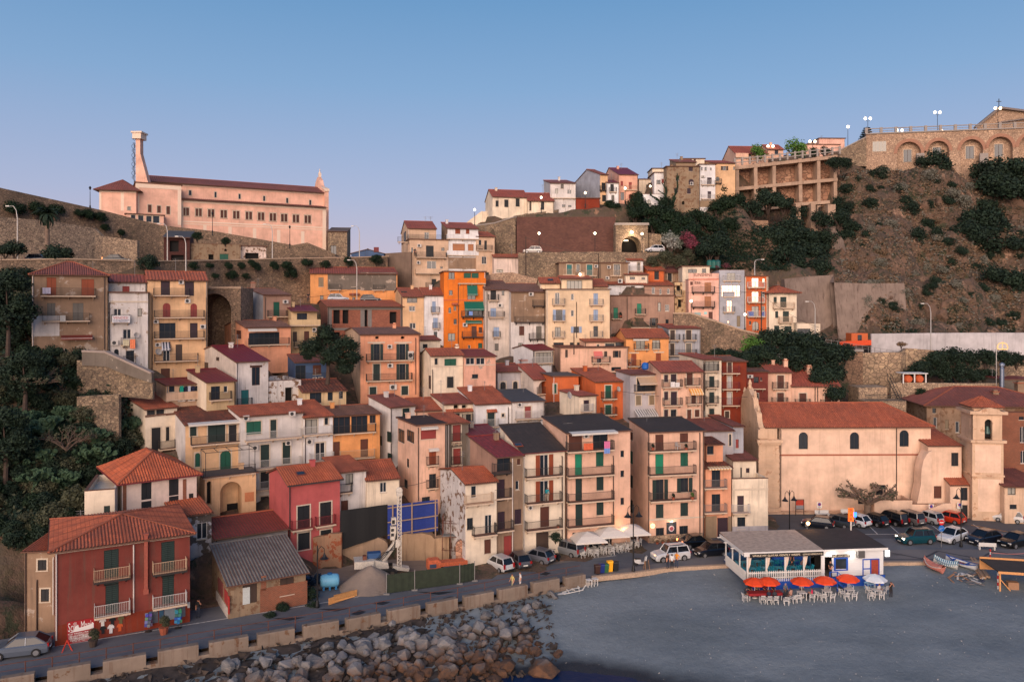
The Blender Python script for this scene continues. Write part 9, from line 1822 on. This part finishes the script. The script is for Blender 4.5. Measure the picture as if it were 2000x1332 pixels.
for i in range(len(prof)-1):
 for k in range(n):mb.f.append((i*n+k,i*n+(k+1)%n,(i+1)*n+(k+1)%n,(i+1)*n+k));mb.m.append(0)
mb.f+=[tuple(range(n))[::-1],tuple((len(prof)-1)*n+k for k in range(n))];mb.m+=[0,0];TB=pL('blue_plastic',C(110,176,206),.5,var=.1);mb.bD('shell',TB,tk,smooth=True);mb=MB();mb.lathe([(.26,0),(.26,.12),(.2,.16)],10,(0,0,1.44));mb.bD('cap',pN((30,100,150)),tk)
lm=MB();lm.prism([(-.5,0),(.5,0),(.4,.45),(-.4,.45)],'x',-.1,.1);me=lm.mesh('foot',pN((20,110,160)))
for x in(-.6,0,.6):put(me,'foot',tk,MTr((x,0,0)))
bl=tG('tarpaulin_heap','crumpled dark blue tarpaulin heap beside the stone shed','tarpaulin',Pz(612,1142,.05));mb=foliage(77,1.0,.7,.55,160,.7,5);mb.bD('sheet',pN((36,54,78),.5,.3),bl,MTr((0,0,.5)))
for i,(a,b,w,h,l)in enumerate(((Pz(642,1181,.1),Pz(697,1163,.1),.08,.62,'wide pale timber board on edge at the yard kerb'),(Pz(652,1168,.1),Pz(690,1158,.1),.06,.3,'second timber board behind the wide one'),(Pz(650,1176,.2),Pz(692,1165,2.0),.08,.08,'thin timber leaning up to the iron post'))):
 O=VV(a);o=MB();o.bar((0,0,h/2),VV(b)-O+VV((0,0,h/2)),w,h);ob=o.bD('timber_board',pL('raw_timber',C(206,146,86),.8,var=.2));ob.location=O;tag(ob,l,'board')
ge=tG('site_machine','long orange machine frame behind the green fence','machine',Pz(872,1116,.05),R(15));mb=MB();mb.box(-2.1,-.7,-.6,.6,.5,1.35);mb.box(-.7,2.2,-.55,.55,.75,1.15);mb.prism([(-2.1,1.353),(-.9,1.353),(-.9,1.5),(-1.9,1.5)],'y',-.55,.55);mb.bD('frame',pL('orange_machine',C(206,104,66),.6,var=.3),ge);mb=MB();mb.box(-1.9,-1.2,-.64,-.603,.7,1.1);mb.box(-.4,1.8,-.58,-.553,.6,.74);mb.bD('panel',pN((60,74,96)),ge);mb=MB();mb.box(-1.9,1.9,-.4,.4,0,.5);mb.bD('base',BLK,ge)
# drill rig
RW=pL('rig_white',C(196,186,172),.6,var=.25);rg=tG('drilling_rig','white crawler drilling rig with a tall lattice mast','drilling rig',Pz(740,1121,.05),R(14));
for y in(-.95,.95):
 mb=MB();mb.prism([(-1.8,.1),(-1.5,0),(1.5,0),(1.8,.15),(1.85,.5),(1.5,.75),(-1.5,.75),(-1.85,.5)],'y',y-.25,y+.25);tr=mb.bD('track',BLK,rg)
 wl=MB();wl.prism([(.22*mco(a*.524),.22*msi(a*.524))for a in range(12)],'y',-.3,.3);me=wl.mesh('roller',pN((84,72,62)))
 for x in(-1.3,-.65,0,.65,1.3):put(me,'roller',tr,MTr((x,y,.36)))
mb=MB();mb.box(-.9,1.0,-.7,.7,.76,1.0);mb.box(-2.6,-.6,-.95,.95,1.0,1.75);mb.prism([(-.6,1.0),(.9,1.0),(.9,1.35),(-.6,1.75)],'y',-.7,.7);mb.bD('body',RW,rg);mb=MB();mb.box(-2.615,-2.59,-.8,.8,1.1,1.65);mb.bD('radiator_grille',pN((120,90,70)),rg);mb=MB();mb.box(-1.2,.2,-.2,.7,1.76,2.3);mb.bD('blue_cabinet',pN((40,76,120)),rg);mb=MB();mb.box(-1.7,-1.3,-.5,.1,1.76,2.15);mb.bD('engine_cover',pN((110,62,44)),rg)
mb=MB();mb.bar((.3,0,1.3),(1.75,0,3.2),.42,.5);mb.bar((.3,-.35,1.35),(1.75,-.3,3.1),.12);mb.bar((.6,.35,1.35),(1.75,.3,3.1),.12);mb.bD('boom',RW,rg);mb=MB();mb.prism([(1.85+.42*mco(a*.524),3.2+.42*msi(a*.524))for a in range(12)],'y',-.35,.35);mb.bD('mast_pivot',RW,rg)
mb=MB();x=2.15
for dx in(-.19,.19):
 for dy in(-.19,.19):mb.bar((x+dx,dy,.6),(x+dx,dy,8.2),.08)
for i in range(19):
 z=.7+i*.4;mb.bar((x-.19,-.19,z),(x+.19,-.19,z),.06);mb.bar((x-.19,-.19,z),(x+.19,-.19,z+.4),.05);mb.bar((x-.19,-.19,z),(x-.19,.19,z+.4),.05)
mb.bD('mast',RW,rg);mb=MB();mb.box(x-.3,x+.3,-.28,.28,8.2,8.6);mb.prism([(x+.35*mco(a*.524),8.75+.35*msi(a*.524))for a in range(12)],'y',-.06,.06);mb.bD('mast_head',RW,rg);mb=MB();mb.box(x-.95,x-.35,-.3,.3,3.6,5.0);mb.box(x-.85,x-.35,-.25,.25,5.2,5.9);mb.bD('rotary_head',RW,rg);mb=MB();mb.box(x-.9,x-.6,-.32,-.29,4.0,4.3);mb.box(x-.9,x-.6,-.32,-.29,4.5,4.8);mb.box(x-.8,x-.5,-.28,-.24,5.3,5.7);mb.bD('dark_panel',BLK,rg);mb=MB();mb.prism([(1.4,.5),(3.1,.2),(3.2,.5),(1.5,.9)],'y',-.5,.5);mb.bD('stabiliser',RW,rg);mb=MB()
for i in range(4):mb.tube([(-.4+i*.2,-.5,1.6),(.3+i*.1,-.55,2.4-i*.15),(1.6,-.4,2.6+i*.2),(x-.25,-.2,4.0+i*.3)],.035,5)
mb.bD('hose',BLK,rg)
# == boats and beach timber
def boat(label,p,rz,L,W,hullm,trim,inner,cover=None,pitch=0):
 T=tG('rowing_boat',label,'boat',p,0);T.rotation_euler=(R(pitch),R(-6),R(rz));n=9;mb=MB();rm_=[]
 for i in range(n+1):
  t=i/n;x=(t-.5)*L;w=W/2*(msi(math.pi*min(1,.12+t*.95))**.7)if t<.98 else.03;w=max(.03,w*(1 if t<.9 else(1-t)/.1*.9+.1));z=.55+.25*(2*t-1)**2
  rm_.append([(x,-w,z),(x,-w*.8,z*.5),(x,0,.06+.2*max(0,t-.8)*3),(x,w*.8,z*.5),(x,w,z)])
 vs=[q for r in rm_ for q in r];fs=[(i*5+k,i*5+k+1,(i+1)*5+k+1,(i+1)*5+k)for i in range(n)for k in range(4)]+[(0,1,2,3,4)];mb.raw(vs,fs);mb.bD('hull',hullm,T)
 mb=MB()
 for i in range(n):mb.bar(rm_[i][0],rm_[i+1][0],.09,.07);mb.bar(rm_[i][4],rm_[i+1][4],.09,.07)
 mb.bD('gunwale',trim,T);mb=MB();z=.35
 mb.raw([(r[1][0],r[1][1]*.95,z+.02)for r in rm_]+[(r[3][0],r[3][1]*.95,z+.02)for r in rm_],[(i,i+1,n+2+i,n+1+i)for i in range(n)]);mb.bD('floor',inner,T)
 if cover:
  mb=MB();vs=[];
  for i,r in enumerate(rm_):vs+=[(r[0][0],r[0][1]*1.08,r[0][2]-.18),(r[0][0],r[0][1]*.6,r[0][2]+.12),(r[0][0],0,r[0][2]+.26+.03*(i%2)),(r[4][0],r[4][1]*.6,r[4][2]+.12),(r[4][0],r[4][1]*1.08,r[4][2]-.18)]
  mb.raw(vs,[(i*5+k,i*5+k+1,(i+1)*5+k+1,(i+1)*5+k)for i in range(n)for k in range(4)]);mb.bD('cover',cover,T)
 else:
  for x in(-.2,.25):mb=MB();mb.box(x*L-.12,x*L+.12,-W*.4,W*.4,.48,.53);mb.bD('thwart',trim,T)
 return T
PKT=pL('pink_tarpaulin',C(180,112,98),.8,var=.3);q=sandp(1822,1112);boat('boat under a faded pink tarpaulin on the sand',q,108,2.6,1.35,pN((176,110,96)),pN((190,170,160)),PKT,PKT)
STR=pL('striped_tarpaulin',C(60,120,140),.8);nt_=STR.node_tree;w_=N(nt_,'ShaderNodeTexWave');w_.inputs['Scale'].default_value=1.6;nt_.links.new(coords(nt_,rand=False),w_.inputs['Vector']);nt_.links.new(mX(nt_,rF(nt_,w_.outputs['Fac'],.45,.55),C(40,104,128),C(190,200,200)),nt_.nodes['Principled BSDF'].inputs['Base Color'])
boat('boat wrapped in blue and white striped cloth',sandp(1846,1107),140,2.4,1.2,pN((190,190,186)),pN((120,140,150)),STR,STR);boat('open wooden boat painted white, blue and red inside',sandp(1876,1106),128,3.2,1.3,pN((196,198,200)),pN((30,76,150)),pL('red_boat_floor',C(150,70,52),.8,var=.4),None)
BEAM=pL('grey_timber',C(166,134,106),.85,var=.25)
for i in range(5):
 p,q=sandp(1893+i*3.2,1093+i*.5),sandp(1916+i*4,1133-i*.8);O=VV(p);mb=MB();mb.bar((0,0,.15+.1*(i%2)),VV(q)-O+VV((0,0,.15+.1*(i%2))),.22,.2);o=mb.bD('timber_beam',BEAM);o.location=O;tag(o,ORD[i]+' long sawn timber beam in the bundle beside the boats','beam','timber beams beside the boats')
r=random.Random(12)
for i in range(34):
 q=sandp(r.uniform(1856,1918),r.uniform(1122,1146));mb=MB();L=r.uniform(.3,1.1);d=VV((mco(i*1.7),msi(i*1.7),r.uniform(-.1,.5))).normalized();mb.bar(-d*L/2,d*L/2,r.uniform(.08,.3),.05);o=mb.bD('scrap_piece',pN(r.choice([(190,180,170),(150,110,80),(60,70,90),(120,110,104),(200,196,190)]),.85,.2));o.location=q+VV((0,0,r.uniform(.1,.35)));tag(o,'scrap of board or panel in the debris heap before the boats','debris','debris heap before the boats')
ht=tG('timber_hut','low wooden hut with dark felt roof and pine frame at the beach edge','hut',sandp(1953,1153),R(-12));w=6;mb=MB();mb.raw([(-.3,-.4,2.0),(w,-.4,2.0),(w,3.0,2.2),(-.9,3.0,2.2),(-.3,-.4,2.12),(w,-.4,2.12),(w,3.0,2.32),(-.9,3.0,2.32)],[(0,1,2,3)[::-1],(4,5,6,7),(0,1,5,4),(1,2,6,5),(2,3,7,6),(3,0,4,7)]);mb.bD('roof',FELT,ht);PINE=pL('pine_wood',C(206,146,90),.75,var=.15)
for x in(0,2.6,5.2):mb=MB();mb.box(x-.07,x+.07,-.07,.07,-.3,1.99);mb.bD('post',PINE,ht)
mb=MB();mb.box(-.3,w,-.46,-.4,1.85,2.1);mb.bD('fascia',PINE,ht);mb=MB();mb.box(-.9,w,2.95,3.05,1.2,2.5);mb.bD('back_board',PINE,ht);mb=MB();mb.box(1.0,2.0,.6,1.3,-.2,.7);mb.bD('crate',pN((150,112,84)),ht);mb=MB();mb.bar((0,0,1.2),(1.2,.3,-.2),.08);mb.bD('brace',PINE,ht)
for px,y0,y1,l in((1934,1072,1104,'red and white striped post holding barrier tape by the hut'),(1949,1110,1150,'red and white post at the hut corner')):
 b=sandp(px,y1);T=tG('tape_post',l,'post',b);h=(y1-y0)*b.y/F
 for i in range(6):mb=MB();mb.box(-.05,.05,-.05,.05,h*i/6,h*(i+1)/6-.003);mb.bD('band',pN((190,40,36))if i%2 else pN((206,200,196)),T)
o=wire('barrier_tape',sandp(1934,1103)+VV((0,0,1.4)),sandp(2010,1106)+VV((0,0,1.5)),.15,.03);o.data.materials[0]=pN((200,120,110));tag(o,'red and white barrier tape stretched from the striped post','tape')
# == things beyond the parish church
bs_=tG('barrel_shelter','white framed shelter holding two big orange barrels','shelter',P(1786,749,130));s=130/F;mb=MB();
for x in(-22,0,22):mb.box(x*s-.08,x*s+.08,-.1,.1,0,19*s)
mb.box(-24*s,25*s,-.3,2.2,19*s,20.5*s);mb.bD('frame',W_,bs_)
BRL=pL('barrel_wood',C(186,84,40),.7,var=.15)
for x,l in((-11,'orange barrel beside the shelter corner post'),(11,'orange barrel on the side towards the palazzo')):
 mb=MB();n=14;mb.v=[];prof=[(-.6,.5),(-.3,.66),(.2,.7),(.7,.66),(1.0,.5)]
 for y,rr_ in prof:mb.v+=[(rr_*mco(6.283*k/n),y,.72+rr_*msi(6.283*k/n))for k in range(n)]
 for i in range(4):
  for k in range(n):mb.f.append((i*n+k,i*n+(k+1)%n,(i+1)*n+(k+1)%n,(i+1)*n+k));mb.m.append(0)
 mb.f.append(tuple(range(n))[::-1]);mb.m.append(0);o=mb.bD('barrel',BRL);o.location=P(1786,749,130)+VV((x*s,.4,0));tag(o,l,'barrel')
oc=tG('site_cabin','orange site cabin with small window on the upper road','cabin',P(1679,674,142));s=142/F;mb=MB();mb.box(-16*s,16*s,0,2.4,0,23*s);mb.bD('body',pL('orange_cabin',C(190,92,44),.7,var=.15),oc);mb=MB();mb.box(-4*s,4*s,-.05,0,9*s,20*s);mb.bD('window',GLASS,oc)
nn=MB();p,q=P(1640,676,140.5),P(1702,674,140.5);nn.face([p,q,q+VV((0,0,.9)),p+VV((0,0,.8))]);tag(nn.bD('barrier_net',pL('orange_net',C(210,74,34),.8,var=.2)),'orange plastic barrier net before the site cabin','barrier')
rl=tG('road_railing','pale metal railing along the upper road edge by the cabin','railing',P(1600,690,139.5));I=MTr(-P(1600,690,139.5));mb=MB();pts=[P(1600+i*12,672+i*2.0,139.5)for i in range(15)]
for p in pts:mb.bar(p-VV((0,0,1)),p+VV((0,0,1.0)),.06)
for p,q in zip(pts,pts[1:]):mb.bar(p+VV((0,0,1)),q+VV((0,0,1)),.05);mb.bar(p+VV((0,0,.5)),q+VV((0,0,.5)),.04)
mb.bD('rails',IRONG,rl,I)
st=tG('iron_stair','black iron staircase down to the terrace behind the church','stair',P(1745,782,126));mb=MB();s=126/F
for i in range(10):z=i*.33;x=.9-i*.16;mb.box(x-.12,x+.12,-.5,.5,z,z+.05)
for y in(-.55,.55):mb.bar((1.0,y,0),(-.7,y,3.3),.1);mb.bar((1.0,y,.9),(-.7,y,4.2),.06);mb.bar((1.0,y,0),(1.0,y,.9),.06);mb.bar((-.7,y,3.3),(-.7,y,4.2),.06)
mb.bD('flight',IRON,st)
fr_=tG('terrace_railing','dark iron railing on the terrace above the church roof','railing',P(1690,783,123.5));mb=MB();n=40;L=80*123.5/F
for i in range(n+1):mb.bar((L*i/n,0,0),(L*i/n,0,.95),.03)
mb.bar((0,0,.95),(L,0,.95),.06);mb.bar((0,0,.1),(L,0,.1),.04);mb.bD('rails',IRON,fr_)
ar_=tG('arch_lamp','tall pole with an arched golden light frame','lamp',P(1946,752,129));mb=MB();s=129/F;mb.tube([(0,0,-1),(0,0,82*s)],.07,6);mb.bD('pole',LPOLE,ar_);mb=MB();pts=[(2.5*s,0,70*s),(2.5*s,0,76*s),(5*s,0,81*s),(12*s,0,83*s),(20*s,0,80*s),(22*s,0,74*s),(22*s,0,70*s),(2.5*s,0,70*s)]
mb.tube([VV(p)for p in pts],.09,5);mb.tube([(12*s,0,70*s),(12*s,0,83*s)],.06,5);mb.bD('arch_frame',pL('gold_frame',C(226,160,84),.5,emit=(1,.6,.25,1),es=.5),ar_)
ch=tG('metal_flue','shiny metal flue pipe above the palazzo roof','flue',P(1957,752,127));mb=MB();mb.tube([(0,0,-1),(0,0,2.6)],.33,10);mb.lathe([(.33,2.6),(.22,2.8),(.22,3.0),(.42,3.1),(.4,3.4),(.1,3.6)],10);mb.bD('pipe',pL('zinc_pipe',C(120,130,146),.4,.6),ch)
la=tG('amber_lamp','round amber lamp glowing beside the low tiled house','lamp',Pz(1993,1010,.05));mb=MB();mb.tube([(0,0,0),(0,0,2.4)],.05,6);mb.bD('pole',DPOLE,la);mb=MB();mb.lathe([(.05,-.28),(.28,-.1),(.28,.1),(.05,.28)],10,(0,0,2.7));mb.bD('globe',pL('amber_glow',C(255,170,80),.5,emit=(1,.5,.14,1),es=4),la)
for px,py,d,col,l in((1386,520,154,(20,90,80),'dark green water tank behind the guesthouse roof'),(1394,520,154,(20,90,80),'middle green water tank behind the guesthouse roof'),(1402,520,154,(16,80,76),'last green water tank behind the guesthouse roof')):
 o=MB();o.lathe([(.5,0),(.55,.1),(.55,1.3),(.4,1.5),(.15,1.6)],10);ob=o.bD('roof_tank',pN(col,.5,.1));ob.location=P(px,py+4,d);tag(ob,l,'tank','green roof tanks')
ob=MB();ob.lathe([(.3,0),(.5,.2),(.5,.8),(.3,1.0)],10);o=ob.bD('roof_tank',pN((16,90,170),.5,.1));o.location=P(1260,722,113.5);tag(o,'bright blue water tank between tiled roofs','tank')
vine=MB();r=random.Random(31);f=hO['H6']
def vgrow(p,d,n,w):
 pts=[p]
 for i in range(n):
  d=(d+VV((r.uniform(-.5,.5),0,r.uniform(-.35,.4)))).normalized();pts.append(pts[-1]+d*.55)
  if r.random()<.3 and w>.12:vgrow(pts[-1],(d+VV((r.uniform(-1,1),0,r.uniform(-.2,.6)))).normalized(),n//2,w*.6)
 vine.tube(pts,[w*(1-.5*i/len(pts))for i in range(len(pts))],5)
for x in(-.3,.4,1.0):vgrow(VV((x,-.15,-3.5)),VV((.1,0,1)),10,.28)
o=vine.bD('climbing_vine',LIV);o.matrix_world=f.TM@MTr((0,-.1,5));tag(o,'gnarled dark vine climbing the bare stone tower house','vine')
# roof aerials, small chimneys and pipes seen all over the village
ra_=random.Random(15)
for k,f in list(hO.items()):
 if k[0]in 'HKPBCLS' and k[:2]in('HO','CH','PC','PS','PP','PT','BT','LC','LS','LB','LR'):continue
 if k in('F1','F2','F0')or f.w<2.2 or k[:2]=='LR':continue
 zr=f.h+(f.rise*.8 if f.roof in 'gs' else 0);x=f.w*ra_.uniform(.15,.85);y=f.dep*(.42 if f.roof=='g' else.75)
 if f.roof=='fg' or f.roof in 'np':continue
 if ra_.random()<.55:
  mb=MB();hh=ra_.uniform(1.3,2.4);mb.bar((x,y,zr-.4),(x,y,zr+hh),.045)
  for q in(.1,.35,.6):mb.bar((x-.5+q*.3,y,zr+hh-q),(x+.5-q*.3,y,zr+hh-q),.022)
  mb.bar((x,y-.6,zr+hh-.2),(x,y+.6,zr+hh-.2),.022);mb.bD('antenna',IRONG,f.T,f.M)
 if ra_.random()<.35:
  x2=f.w*ra_.uniform(.1,.9);mb=MB();mb.box(x2-.25,x2+.25,y-.25,y+.25,zr-.6,zr+.75);mb.box(x2-.32,x2+.32,y-.32,y+.32,zr+.753,zr+.85);mb.bD('chimney',f.wal,f.T,f.M)
 if ra_.random()<.5:mb=MB();xx=ra_.choice((.12,f.w-.12));mb.tube([(xx,-.08,-f.down),(xx,-.08,f.h-.3),(xx,-.02,f.h-.05)],.055,6);mb.bD('drainpipe',ra_.choice((PIPED,PIPED,PIPEW,IRONG)),f.T,f.M)
r=random.Random(41);mb=MB();k=0
while k<700:
 x=r.uniform(2,60);y=r.uniform(64,88)
 if y>edgeY(x)-.3:continue
 z=sandz(x,y);s_=r.uniform(.03,.09)*(2 if r.random()<.06 else 1);c=VV((x,y,z+.08));mb.raw([c+VV((r.uniform(-1,1)*s_,r.uniform(-1,1)*s_,r.uniform(-.5,.8)*s_))for _ in range(4)],[(0,1,2),(0,2,3),(0,3,1),(1,3,2)]);k+=1
tag(mb.bD('beach_pebbles',pL('pale_pebble',C(176,170,164),.9,var=.4)),kind='stuff')
